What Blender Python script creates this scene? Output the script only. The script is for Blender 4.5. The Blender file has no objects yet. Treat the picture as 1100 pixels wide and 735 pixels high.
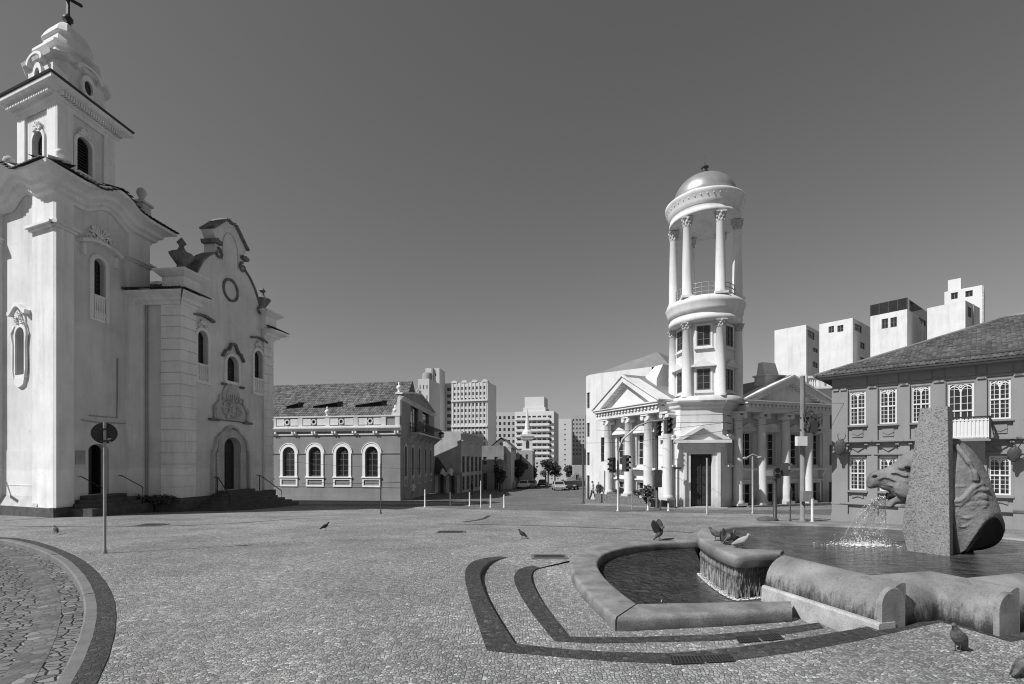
import bpy, bmesh, math, random
from mathutils import Vector, Matrix, noise
from mathutils.geometry import delaunay_2d_cdt
random.seed(7)
R = math.radians
SC = bpy.context.scene
COL = SC.collection
CAM_H = 2.3
FPX = 520.0          # focal length for a 1100 px wide picture
HZ = 495.0           # row of the horizon

def g(Y):
    """height of the sloping square at depth Y"""
    if Y < 11: return 0.0
    if Y < 45: return -.04*(Y-11)
    if Y < 150: return -1.36-.03*(Y-45)
    return -4.51
def X_(px, D): return (px-550)/FPX*D
def Z_(py, D): return CAM_H+(HZ-py)/FPX*D
def at(px, py, z=0.0):
    """point at height z seen at that place in the photograph"""
    D = FPX*(CAM_H-z)/(py-HZ)
    return Vector((X_(px, D), D, z))
def atg(px, D, dz=0.0):
    return Vector((X_(px, D), D, g(D)+dz))

# ---------------------------------------------------------------- scene tree
def props(o, label=None, cat=None, group=None, kind=None):
    if label: o['label'] = label
    if cat: o['category'] = cat
    if group: o['group'] = group
    if kind: o['kind'] = kind
    return o
def thing(name, label, cat, loc=(0, 0, 0), group=None, rz=0):
    o = bpy.data.objects.new(name, None); COL.objects.link(o)
    o.empty_display_size = .3
    o.location = loc; o.rotation_euler = (0, 0, rz)
    return props(o, label, cat, group)
def rootloc(o):
    v = Vector((0, 0, 0))
    while o is not None:
        v = v+Vector(o.location); o = o.parent
    return v
def kids(o): return [c for c in bpy.data.objects if c.parent == o]
def dup(src, loc, rz=0, label=None, group=None, sc=None):
    r = src.copy(); COL.objects.link(r); r.location = loc; r.rotation_euler = (0, 0, rz)
    if sc: r.scale = (sc, sc, sc)
    if label: r['label'] = label
    if group: r['group'] = group
    for ch in kids(src):
        c = ch.copy(); COL.objects.link(c); c.parent = r
        for gg in kids(ch):
            d = gg.copy(); COL.objects.link(d); d.parent = c
    return r

# ---------------------------------------------------------------- mesh builder
class MB:
    def __init__(s, M=None):
        s.v = []; s.f = []; s.mi = []; s.sm = []; s.tint = []
        s.M = M if M is not None else Matrix.Identity(4); s.m = 0; s.t = .5
    def add(s, vs, fs, smooth=False):
        n = len(s.v)
        for p in vs: s.v.append(s.M @ Vector(p))
        for f in fs:
            s.f.append([i+n for i in f]); s.mi.append(s.m); s.sm.append(smooth); s.tint.append(s.t)
    def quad(s, a, b, c, d): s.add([a, b, c, d], [(0, 1, 2, 3)])
    def box(s, x0, x1, y0, y1, z0, z1):
        v = [(x0,y0,z0),(x1,y0,z0),(x1,y1,z0),(x0,y1,z0),(x0,y0,z1),(x1,y0,z1),(x1,y1,z1),(x0,y1,z1)]
        s.add(v, [(0,3,2,1),(4,5,6,7),(0,1,5,4),(1,2,6,5),(2,3,7,6),(3,0,4,7)])
    def taper(s, x0, x1, y0, y1, z0, X0, X1, Y0, Y1, z1):
        v = [(x0,y0,z0),(x1,y0,z0),(x1,y1,z0),(x0,y1,z0),(X0,Y0,z1),(X1,Y0,z1),(X1,Y1,z1),(X0,Y1,z1)]
        s.add(v, [(0,3,2,1),(4,5,6,7),(0,1,5,4),(1,2,6,5),(2,3,7,6),(3,0,4,7)])
    def _ext(s, a, b):
        n = len(a)
        s.add(list(a)+list(b), [tuple(range(n))[::-1], tuple(range(n, 2*n))]+[(i, (i+1) % n, n+(i+1) % n, n+i) for i in range(n)])
    def prism(s, pts, y0, y1):
        """outline in the wall plane (x,z), from depth y0 to y1"""
        s._ext([(p[0], y0, p[1]) for p in pts], [(p[0], y1, p[1]) for p in pts])
    def prismz(s, pts, z0, z1):
        s._ext([(p[0], p[1], z0) for p in pts], [(p[0], p[1], z1) for p in pts])
    def prismx(s, pts, x0, x1):
        s._ext([(x0, p[0], p[1]) for p in pts], [(x1, p[0], p[1]) for p in pts])
    def lathe(s, prof, cx=0, cy=0, seg=24, smooth=True, a0=0, a1=360, cap=True):
        full = abs(a1-a0) >= 359.9
        n = seg if full else seg+1
        vs = []; fs = []
        for (r, z) in prof:
            for k in range(n):
                a = R(a0+(a1-a0)*k/seg)
                vs.append((cx+r*math.cos(a), cy+r*math.sin(a), z))
        for j in range(len(prof)-1):
            for k in range(seg):
                k2 = (k+1) % n
                fs.append((j*n+k, j*n+k2, (j+1)*n+k2, (j+1)*n+k))
        s.add(vs, fs, smooth)
        if cap and full:
            b = [(cx+prof[0][0]*math.cos(2*math.pi*k/seg), cy+prof[0][0]*math.sin(2*math.pi*k/seg), prof[0][1]) for k in range(seg)]
            t = [(cx+prof[-1][0]*math.cos(2*math.pi*k/seg), cy+prof[-1][0]*math.sin(2*math.pi*k/seg), prof[-1][1]) for k in range(seg)]
            if prof[0][0] > 1e-4: s.add(b, [tuple(range(seg))[::-1]])
            if prof[-1][0] > 1e-4: s.add(t, [tuple(range(seg))])
    def loft(s, rings, smooth=True, cap=True):
        n = len(rings[0]); vs = [p for r in rings for p in r]; fs = []
        for j in range(len(rings)-1):
            for k in range(n):
                k2 = (k+1) % n
                fs.append((j*n+k, j*n+k2, (j+1)*n+k2, (j+1)*n+k))
        s.add(vs, fs, smooth)
        if cap:
            s.add(rings[0], [tuple(range(n))[::-1]]); s.add(rings[-1], [tuple(range(n))])
    def tube(s, pts, r, seg=8, smooth=True):
        pts = [Vector(p) for p in pts]
        rr = r if isinstance(r, (list, tuple)) else [r]*len(pts)
        rings = []
        for i, p in enumerate(pts):
            d = (pts[min(i+1, len(pts)-1)]-pts[max(i-1, 0)]).normalized()
            up = Vector((0, 0, 1)) if abs(d.z) < .95 else Vector((0, 1, 0))
            a = d.cross(up).normalized(); b = d.cross(a)
            rings.append([p+(a*math.cos(2*math.pi*k/seg)+b*math.sin(2*math.pi*k/seg))*rr[i] for k in range(seg)])
        s.loft(rings, smooth)
    def ell(s, c, rx, ry, rz, seg=16, rings=10, rot=None):
        c = Vector(c); rs = []
        for j in range(rings+1):
            t = math.pi*j/rings
            ring = []
            for k in range(seg):
                a = 2*math.pi*k/seg
                p = Vector((rx*math.sin(t)*math.cos(a), ry*math.sin(t)*math.sin(a), -rz*math.cos(t)))
                if rot: p = rot @ p
                ring.append(c+p)
            rs.append(ring)
        s.loft(rs, True, False)
    def build(s, name, mat, parent=None, recalc=True, origin=None):
        me = bpy.data.meshes.new(name)
        off = rootloc(parent) if parent is not None else (Vector(origin) if origin is not None else Vector((0, 0, 0)))
        me.from_pydata([p-off for p in s.v], [], s.f)
        mats = mat if isinstance(mat, (list, tuple)) else [mat]
        for m in mats: me.materials.append(m)
        me.polygons.foreach_set('material_index', s.mi)
        me.polygons.foreach_set('use_smooth', s.sm)
        at_ = me.attributes.new('tint', 'FLOAT', 'FACE'); at_.data.foreach_set('value', s.tint)
        if recalc:
            bm = bmesh.new(); bm.from_mesh(me)
            bmesh.ops.recalc_face_normals(bm, faces=bm.faces)
            bm.to_mesh(me); bm.free()
        me.update()
        o = bpy.data.objects.new(name, me); COL.objects.link(o)
        if parent is not None: o.parent = parent
        elif origin is not None: o.location = origin
        return o
def mod_bevel(o, w=.02, seg=2, angle=40):
    m = o.modifiers.new('bevel', 'BEVEL'); m.width = w; m.segments = seg; m.limit_method = 'ANGLE'; m.angle_limit = R(angle)
    return o
def place_mesh(name, me, parent, M):
    """one more copy of a mesh as a part; M is its world matrix"""
    o = bpy.data.objects.new(name, me); COL.objects.link(o); o.parent = parent
    o.matrix_local = Matrix.Translation(-rootloc(parent)) @ M if parent is not None else M
    return o

class Face:
    """a vertical wall plane: local x runs along the wall, y goes into it, z is up"""
    def __init__(s, a, b, z0=0):
        s.a = Vector((a[0], a[1])); s.b = Vector((b[0], b[1])); s.L = (s.b-s.a).length
        s.d = (s.b-s.a).normalized(); s.n = Vector((s.d.y, -s.d.x)); s.z0 = z0
        s.M = Matrix(((s.d.x, -s.n.x, 0, a[0]), (s.d.y, -s.n.y, 0, a[1]), (0, 0, 1, 0), (0, 0, 0, 1)))
    @staticmethod
    def px(pa, Da, pb, Db): return Face((X_(pa, Da), Da), (X_(pb, Db), Db))
    def u(s, px, w=0):
        k = (px-550)/FPX
        ax, ay = s.a.x+s.n.x*w, s.a.y+s.n.y*w
        return (ax-k*ay)/(k*s.d.y-s.d.x)
    def D(s, px, w=0): return s.a.y+s.n.y*w+s.d.y*s.u(px, w)
    def z(s, px, py, w=0): return Z_(py, s.D(px, w))
    def uz(s, px, py, w=0): return (s.u(px, w), s.z(px, py, w))
    def at(s, u, y=0, z=0): return s.M @ Vector((u, y, z))
    def T(s, u, z, y=0): return s.M @ Matrix.Translation((u, y, z))
    def side(s, length):
        """wall plane turning back from the right hand end, square to this one"""
        e = s.b; q = e-s.n*length
        return Face(e, q)
    def mb(s): return MB(s.M)

def outline(u0, u1, z0, z1, arch=None, n=14):
    """opening outline from bottom left over the head to bottom right; arch = rise of the head"""
    if not arch: return [(u0, z0), (u0, z1), (u1, z1), (u1, z0)]
    c = (u0+u1)/2; w = (u1-u0)/2; zs = z1-arch
    pts = [(u0, z0)]
    for k in range(n+1):
        a = math.pi-math.pi*k/n
        pts.append((c+w*math.cos(a), zs+arch*math.sin(a)))
    return pts+[(u1, z0)]
def wall(mb, u0, u1, z0, z1, ops=(), depth=.3, y=0.0):
    us = sorted({u0, u1, *[o[0] for o in ops], *[o[1] for o in ops]})
    zs = sorted({z0, z1, *[o[2] for o in ops], *[o[3] for o in ops]})
    us = [q for q in us if u0-1e-6 <= q <= u1+1e-6]; zs = [q for q in zs if z0-1e-6 <= q <= z1+1e-6]
    for i in range(len(us)-1):
        for j in range(len(zs)-1):
            cu, cz = (us[i]+us[i+1])/2, (zs[j]+zs[j+1])/2
            if any(o[0] < cu < o[1] and o[2] < cz < o[3] for o in ops): continue
            mb.quad((us[i], y, zs[j]), (us[i+1], y, zs[j]), (us[i+1], y, zs[j+1]), (us[i], y, zs[j+1]))
    for o in ops:
        arch = o[4] if len(o) > 4 else None
        pts = outline(*o[:4], arch)
        for k in range(len(pts)-1):
            a, b = pts[k], pts[k+1]
            mb.quad((a[0], y, a[1]), (b[0], y, b[1]), (b[0], y+depth, b[1]), (a[0], y+depth, a[1]))
            if arch and 0 < k < len(pts)-2 and a[0] != b[0]:
                mb.quad((a[0], y, a[1]), (b[0], y, b[1]), (b[0], y, o[3]), (a[0], y, o[3])) if abs(b[1]-o[3]) > 1e-6 or abs(a[1]-o[3]) > 1e-6 else None
        a, b = pts[-1], pts[0]
        mb.quad((a[0], y, a[1]), (b[0], y, b[1]), (b[0], y+depth, b[1]), (a[0], y+depth, a[1]))
def surround(mb, o, wd=.15, proud=.06, y=0.0, bottom=False, y1=0.0):
    arch = o[4] if len(o) > 4 else None
    pi = outline(*o[:4], arch)
    po = outline(o[0]-wd, o[1]+wd, o[2]-(wd if bottom else 0), o[3]+wd, (arch+wd) if arch else None)
    n = len(pi); f = y-proud
    for k in range(n-1):
        a, b, c, d = pi[k], pi[k+1], po[k+1], po[k]
        mb.quad((a[0], f, a[1]), (b[0], f, b[1]), (c[0], f, c[1]), (d[0], f, d[1]))
        mb.quad((d[0], f, d[1]), (c[0], f, c[1]), (c[0], y1, c[1]), (d[0], y1, d[1]))
        mb.quad((a[0], f, a[1]), (b[0], f, b[1]), (b[0], y+.02, b[1]), (a[0], y+.02, a[1]))
    if bottom:
        a, b, c, d = pi[-1], pi[0], po[0], po[-1]
        mb.quad((a[0], f, a[1]), (b[0], f, b[1]), (c[0], f, c[1]), (d[0], f, d[1]))
        mb.quad((d[0], f, d[1]), (c[0], f, c[1]), (c[0], y1, c[1]), (d[0], y1, d[1]))
    else:
        for (a, d) in ((pi[0], po[0]), (pi[-1], po[-1])):
            mb.quad((a[0], f, a[1]), (d[0], f, d[1]), (d[0], y1, d[1]), (a[0], y1, a[1]))
def arcband(mb, cu, cz, r0, r1, y0, y1, a0=0, a1=180, n=14, ez=1.0):
    pts = [(cu+r1*math.cos(R(a0+(a1-a0)*k/n)), cz+ez*r1*math.sin(R(a0+(a1-a0)*k/n))) for k in range(n+1)]
    pin = [(cu+r0*math.cos(R(a0+(a1-a0)*k/n)), cz+ez*r0*math.sin(R(a0+(a1-a0)*k/n))) for k in range(n+1)]
    for k in range(n):
        mb.prism([pin[k], pts[k], pts[k+1], pin[k+1]], y0, y1)
CORN = [(0, 0), (.10, .0), (.12, .10), (.22, .16), (.26, .28), (.40, .32), (.42, .42), (0, .46)]
def mould(mb, u0, u1, z0, prof=None, sc=1.0, y=0.0, e=0.0):
    """cornice moulding of a profile (out, up) along the wall"""
    prof = prof or CORN
    pts = [(y-o*sc, z0+h*sc) for (o, h) in prof]
    pts[0] = (y+.02, z0); pts[-1] = (y+.02, pts[-1][1])
    mb.prismx(pts, u0-e, u1+e)
def sweep(mb, u0, u1, prof, zf, n=24, mit0=1, mit1=1, y=0):
    """moulding whose height varies along the wall, mitred at its ends"""
    rings = []
    for i in range(n+1):
        t = i/n; ring = []
        for (o, h) in prof:
            u = (u0-o*mit0)*(1-t)+(u1+o*mit1)*t
            ring.append((u, y-o, zf(t)+h))
        rings.append(ring)
    mb.loft(rings, False, True)
def tiles(mb, A, B, C, Dd, tw=.24, rows=18, amp=.05, under=True, seg=5, thick=.10):
    """clay tile slope: A,B eave left and right, C,Dd ridge right and left (world or frame space)"""
    A, B, C, Dd = map(Vector, (A, B, C, Dd))
    ud = (B-A); L = ud.length; ud.normalize()
    up = (Dd-A)-ud*((Dd-A).dot(ud)); H = up.length; up.normalize()
    nn = ud.cross(up).normalized()
    if nn.z < 0: nn = -nn
    l1 = (Dd-A).dot(ud); r1 = (C-A).dot(ud)
    nt = max(2, int(round((max(L, r1)-min(0, l1))/tw)))
    u_lo = min(0, l1)
    rnd = random.Random(int(L*100))
    for j in range(rows):
        v0, v1 = j/rows, (j+1.12)/rows
        v1c = min(v1, 1.0)
        lo0, hi0 = l1*v0, L+(r1-L)*v0
        lo1, hi1 = l1*v1c, L+(r1-L)*v1c
        for k in range(nt):
            ua, ub = u_lo+k*tw, u_lo+(k+1)*tw
            if ub <= min(lo0, lo1) or ua >= max(hi0, hi1): continue
            jz = rnd.uniform(-.008, .008); ju = rnd.uniform(-.01, .01)
            vs = []
            for (v, lo, hi, lift) in ((v0, lo0, hi0, .03), (v1c, lo1, hi1, 0)):
                for q in range(seg+1):
                    u = ua+(ub-ua)*q/seg
                    h = amp*abs(math.sin(math.pi*q/seg))+lift+jz
                    uc = min(max(u+ju, lo), hi)
                    vs.append(A+ud*uc+up*(H*v)+nn*h)
            fs = [(q, q+1, seg+2+q, seg+1+q) for q in range(seg)]
            mb.t = rnd.random(); mb.add(vs, fs, True)
            lipv = vs[:seg+1]+[p-nn*.05 for p in vs[:seg+1]]
            mb.add(lipv, [(q, q+1, seg+2+q, seg+1+q) for q in range(seg)])
    if under:
        mb.t = .2
        mb.add([A-nn*.03, B-nn*.03, C-nn*.03, Dd-nn*.03, A-nn*thick, B-nn*thick, C-nn*thick, Dd-nn*thick],
               [(0,1,2,3),(4,5,6,7),(0,1,5,4),(1,2,6,5),(2,3,7,6),(3,0,4,7)])

# ---------------------------------------------------------------- materials
def nodes(name):
    m = bpy.data.materials.new(name); m.use_nodes = True
    nt = m.node_tree; b = nt.nodes['Principled BSDF']
    return m, nt, nt.nodes, nt.links, b
def mth(nt, op, a, b=None, clamp=False):
    n = nt.nodes.new('ShaderNodeMath'); n.operation = op; n.use_clamp = clamp
    for i, q in enumerate((a, b)):
        if q is None: continue
        if isinstance(q, (int, float)): n.inputs[i].default_value = q
        else: nt.links.new(q, n.inputs[i])
    return n.outputs[0]
def mapr(nt, val, a, b, c, d):
    n = nt.nodes.new('ShaderNodeMapRange'); n.clamp = True
    nt.links.new(val, n.inputs[0])
    for i, q in enumerate((a, b, c, d)): n.inputs[i+1].default_value = q
    return n.outputs[0]
def tex_noise(nt, vec, scale, detail=4, rough=.55, sv=None):
    n = nt.nodes.new('ShaderNodeTexNoise'); n.inputs['Scale'].default_value = scale
    n.inputs['Detail'].default_value = detail; n.inputs['Roughness'].default_value = rough
    if sv:
        mp = nt.nodes.new('ShaderNodeMapping'); mp.inputs['Scale'].default_value = sv
        nt.links.new(vec, mp.inputs[0]); vec = mp.outputs[0]
    nt.links.new(vec, n.inputs['Vector'])
    return n.outputs[0]
def pos(nt): return nt.nodes.new('ShaderNodeNewGeometry').outputs['Position']
def setcol(nt, b, val):
    c = nt.nodes.new('ShaderNodeCombineColor')
    for i in range(3): nt.links.new(val, c.inputs[i])
    nt.links.new(c.outputs[0], b.inputs['Base Color'])
def bump(nt, b, h, strength=.3, dist=.02):
    n = nt.nodes.new('ShaderNodeBump'); n.inputs['Strength'].default_value = strength; n.inputs['Distance'].default_value = dist
    nt.links.new(h, n.inputs['Height']); nt.links.new(n.outputs[0], b.inputs['Normal'])
def mat(name, base, rough=.85, var=.12, scale=.6, streak=.0, fine=.06, fscale=25, bmp=.15, bscale=60, bdist=.01, spec=.25, metal=0, spots=0, tint=0, repaint=0):
    m, nt, N, L, b = nodes(name)
    p = pos(nt)
    n1 = tex_noise(nt, p, scale, 5, .6)
    v = mapr(nt, n1, .3, .7, base*(1-var), base*(1+var*.5))
    n2 = tex_noise(nt, p, fscale, 3, .6)
    v = mth(nt, 'MULTIPLY', v, mapr(nt, n2, .25, .75, 1-fine, 1+fine))
    if streak:
        n3 = tex_noise(nt, p, 1.0, 5, .65, (2.2, 2.2, .22))
        v = mth(nt, 'MULTIPLY', v, mapr(nt, n3, .48, .78, 1, 1-streak))
    if spots:
        n4 = tex_noise(nt, p, 3.5, 6, .7)
        v = mth(nt, 'MULTIPLY', v, mapr(nt, n4, .58, .72, 1, 1-spots))
    if repaint:      # lower walls were painted over more recently; dirt above, damp at the very foot
        sx = N.new('ShaderNodeSeparateXYZ'); L.new(p, sx.inputs[0])
        zz = mth(nt, 'ADD', sx.outputs[2], mth(nt, 'MULTIPLY', tex_noise(nt, p, .9, 4, .6), .5))
        v = mth(nt, 'MULTIPLY', v, mapr(nt, zz, 2.05, 2.12, 1.0, 1-repaint))
        v = mth(nt, 'MULTIPLY', v, mapr(nt, mth(nt, 'ADD', sx.outputs[2], mth(nt, 'MULTIPLY', tex_noise(nt, p, 2.5, 5, .7), 1.4)), .2, .75, .72, 1.0))
        cr = tex_noise(nt, p, 1.7, 8, .72); d_ = mth(nt, 'ABSOLUTE', mth(nt, 'SUBTRACT', cr, .5))
        ms_ = mapr(nt, tex_noise(nt, p, .35, 2, .5), .52, .62, 0, 1)
        v = mth(nt, 'MULTIPLY', v, mth(nt, 'SUBTRACT', 1.0, mth(nt, 'MULTIPLY', ms_, mapr(nt, d_, .0, .006, .35, 0))))
    if tint:
        a = N.new('ShaderNodeAttribute'); a.attribute_name = 'tint'
        v = mth(nt, 'MULTIPLY', v, mapr(nt, a.outputs['Fac'], 0, 1, 1-tint, 1+tint))
    setcol(nt, b, v)
    b.inputs['Roughness'].default_value = rough; b.inputs['Metallic'].default_value = metal
    b.inputs['Specular IOR Level'].default_value = spec
    if bmp: bump(nt, b, tex_noise(nt, p, bscale, 4, .6), bmp, bdist)
    return m
M = {}
M['white'] = mat('white_plaster', .68, streak=.22, spots=.07, var=.10, bmp=.12, repaint=.03)
M['church'] = mat('aged_white_plaster', .73, streak=.18, var=.16, scale=.45, spots=.14, bmp=.25, bscale=30, repaint=.10)
M['church_trim'] = mat('white_church_trim', .82, streak=.22, var=.12, scale=.6, spots=.14, bmp=.25, bscale=30, repaint=.08)
M['stone_trim'] = mat('aged_stone_trim', .50, streak=.22, var=.2, scale=1.2, spots=.2, bmp=.3, bscale=30)
M['dirty_trim'] = mat('blackened_trim', .19, streak=.4, var=.5, scale=2.5, spots=.4, bmp=.5, bscale=20)
M['plinth'] = mat('dark_plinth_stone', .10, var=.35, scale=3, spots=.3, bmp=.5, bscale=14, bdist=.03)
M['rubble'] = mat('rough_rubble_stone', .17, var=.5, scale=6, spots=.4, bmp=.8, bscale=12, bdist=.05)
M['house'] = mat('painted_render', .26, streak=.14, var=.14, bmp=.12)
M['house_parapet'] = mat('weathered_white_paint', .60, streak=.25, var=.15, spots=.15)
M['house_trim'] = mat('white_painted_trim', .85, streak=.08, var=.06)
M['grey_wall'] = mat('grey_render', .46, streak=.25, var=.25, spots=.15)
M['dark_wall'] = mat('dark_render', .28, streak=.25, var=.3, spots=.2)
M['colonial'] = mat('painted_colonial_wall', .25, streak=.10, var=.10, bmp=.15, bscale=35)
M['colonial_trim'] = mat('painted_colonial_trim', .225, var=.10)
M['tile'] = mat('weathered_clay_tile', .15, var=.35, scale=.8, tint=.42, spots=.35, fine=.2, bmp=.3)
M['tile_dark'] = mat('old_dark_tile', .065, var=.4, scale=1.2, tint=.4, spots=.3, fine=.2)
M['zinc'] = mat('sheet_roof', .23, rough=.55, var=.2, scale=.8, streak=.1)
M['dome'] = mat('metal_dome', .42, rough=.38, var=.18, scale=1.2, metal=.55, bmp=.05)
M['glass'] = mat('dark_window_glass', .025, rough=.06, var=.4, scale=.9, fine=0, bmp=.04, bscale=3, bdist=.02, spec=.55)
M['shutter'] = mat('dark_timber', .045, rough=.6, var=.3, scale=3)
M['door'] = mat('dark_door_timber', .040, rough=.55, var=.3, scale=4)
M['frame'] = mat('white_window_frame', .62, rough=.5, var=.04, bmp=0)
M['frame_dark'] = mat('grey_window_frame', .13, rough=.5, var=.1, bmp=0)
M['curtain'] = mat('pale_curtain', .55, rough=.9, var=.2, scale=3, bmp=0)
M['iron'] = mat('black_iron', .03, rough=.5, var=.2, scale=5, bmp=.1)
M['galv'] = mat('galvanised_steel', .34, rough=.45, var=.15, scale=4, metal=.3, bmp=.05)
M['pole_conc'] = mat('weathered_pole_concrete', .20, var=.25, scale=1.0, spots=.2, streak=.15, bmp=.3)
M['shutter_grey'] = mat('grey_closed_shutter', .27, rough=.6, var=.2, scale=3, bmp=.2, bscale=40)
M['dkmetal'] = mat('dark_painted_metal', .055, rough=.5, var=.2, scale=4, bmp=.05)
M['conc'] = mat('concrete', .36, var=.25, scale=1.0, spots=.2, streak=.15, bmp=.3)
M['coping'] = mat('worn_coping_stone', .225, var=.45, scale=2.2, spots=.5, fine=.35, fscale=45, bmp=.8, bscale=45, bdist=.012)
M['basin'] = mat('wet_basin_stone', .27, var=.35, scale=1.5, spots=.55, streak=.5, fine=.15, rough=.42, bmp=.4, bscale=30, spec=.5)
def basin_mat():
    m, nt, N, L, b = nodes('water_stained_basin_stone')
    p = pos(nt)
    v = mapr(nt, tex_noise(nt, p, 1.5, 5, .6), .3, .7, .13, .33)
    v = mth(nt, 'MULTIPLY', v, mapr(nt, tex_noise(nt, p, 45, 4, .65), .25, .75, .75, 1.22))
    v = mth(nt, 'MULTIPLY', v, mapr(nt, tex_noise(nt, p, 6, 6, .7), .52, .72, 1, .55))
    sx = N.new('ShaderNodeSeparateXYZ'); L.new(p, sx.inputs[0])
    runs = mth(nt, 'ADD', mth(nt, 'MULTIPLY', tex_noise(nt, p, 1.0, 5, .7, (24, 24, 1.6)), .45), mth(nt, 'MULTIPLY', tex_noise(nt, p, 1.0, 6, .75, (5.5, 5.5, 3.5)), .55))
    low = mapr(nt, sx.outputs[2], .0, .40, 1, 0)
    k = mth(nt, 'ADD', mth(nt, 'MULTIPLY', runs, 1.0), mth(nt, 'MULTIPLY', low, .30))
    st = mapr(nt, k, .56, .76, 1, .16)
    hi = mapr(nt, sx.outputs[2], .30, .42, 0, 1)
    mx = N.new('ShaderNodeMix'); mx.data_type = 'FLOAT'; L.new(hi, mx.inputs[0]); L.new(st, mx.inputs[2]); mx.inputs[3].default_value = 1
    v = mth(nt, 'MULTIPLY', v, mx.outputs[0])
    setcol(nt, b, v); b.inputs['Roughness'].default_value = .5; b.inputs['Specular IOR Level'].default_value = .4
    bump(nt, b, tex_noise(nt, p, 40, 5, .65), .5, .02)
    return m
M['basin'] = basin_mat()
M['algae'] = mat('algae_streaked_stone', .13, var=.6, scale=3.0, spots=.6, streak=.7, rough=.3, bmp=.7, bscale=18, bdist=.03, spec=.6)
M['ledge'] = mat('pale_granite_ledge', .42, var=.3, scale=4, spots=.3, fine=.3, fscale=50, bmp=.4)
M['cap_stone'] = mat('stained_cap_stone', .25, var=.35, scale=2.5, spots=.4, streak=.4, fine=.2, fscale=60, bmp=.5, bscale=40, bdist=.012)
M['kerb'] = mat('granite_kerb', .17, var=.25, scale=2.5, fine=.25, fscale=90, spots=.2, bmp=.4, bscale=50)
M['statue'] = mat('weathered_cast_stone', .20, var=.4, scale=1.8, spots=.35, streak=.25, fine=.12, rough=.6, bmp=.7, bscale=16, bdist=.03, spec=.35)
M['hollow_shade'] = mat('painted_hollow_shade', .02, var=.5, scale=3, rough=.8, bmp=.6, bscale=12)  # near black tone standing in for shade in hollows and openings
M['leaf'] = mat('foliage', .07, var=.5, scale=2.5, tint=.5, rough=.6, bmp=0)
M['bark'] = mat('bark', .09, var=.4, scale=5, bmp=.6, bscale=20)
M['tower_white'] = mat('pale_tower_wall', .62, var=.08, scale=.15, streak=.06, bmp=0)
M['tower_grey'] = mat('grey_tower_wall', .40, var=.1, scale=.15, streak=.06, bmp=0)
M['tower_mid'] = mat('beige_tower_wall', .55, var=.08, scale=.15, streak=.05, bmp=0)
M['tower_dark'] = mat('dark_tower_wall', .28, var=.1, scale=.15, bmp=0)  # one even dark tone for a fin, a tank and the end building
M['win_far'] = mat('far_window_glass', .03, rough=.35, var=.8, scale=.9, bmp=0, spec=.15)
M['car_w'] = mat('white_car_paint', .7, rough=.3, var=.02, bmp=0, spec=.5)
M['car_s'] = mat('silver_car_paint', .35, rough=.3, var=.02, bmp=0, spec=.5)
M['car_d'] = mat('dark_car_paint', .04, rough=.25, var=.02, bmp=0, spec=.5)
M['rubber'] = mat('tyre_rubber', .02, rough=.8, var=.1, bmp=0)
M['skin'] = mat('skin', .28, rough=.6, var=.05, bmp=0)
M['cloth_l'] = mat('light_cloth', .6, rough=.9, var=.1, bmp=0)
M['cloth_d'] = mat('dark_cloth', .05, rough=.9, var=.1, bmp=0)
M['feather'] = mat('pigeon_feathers', .11, rough=.6, var=.6, scale=14, fine=.3, fscale=60, bmp=.2)
M['feather_dk'] = mat('dark_feathers', .03, rough=.6, var=.5, scale=14, bmp=.2)
M['orange_cone'] = mat('white_post_paint', .62, rough=.6, var=.2, scale=5, bmp=.1)
M['lamp_glass'] = mat('milky_lamp_glass', .6, rough=.3, var=.05, bmp=0)
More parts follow.
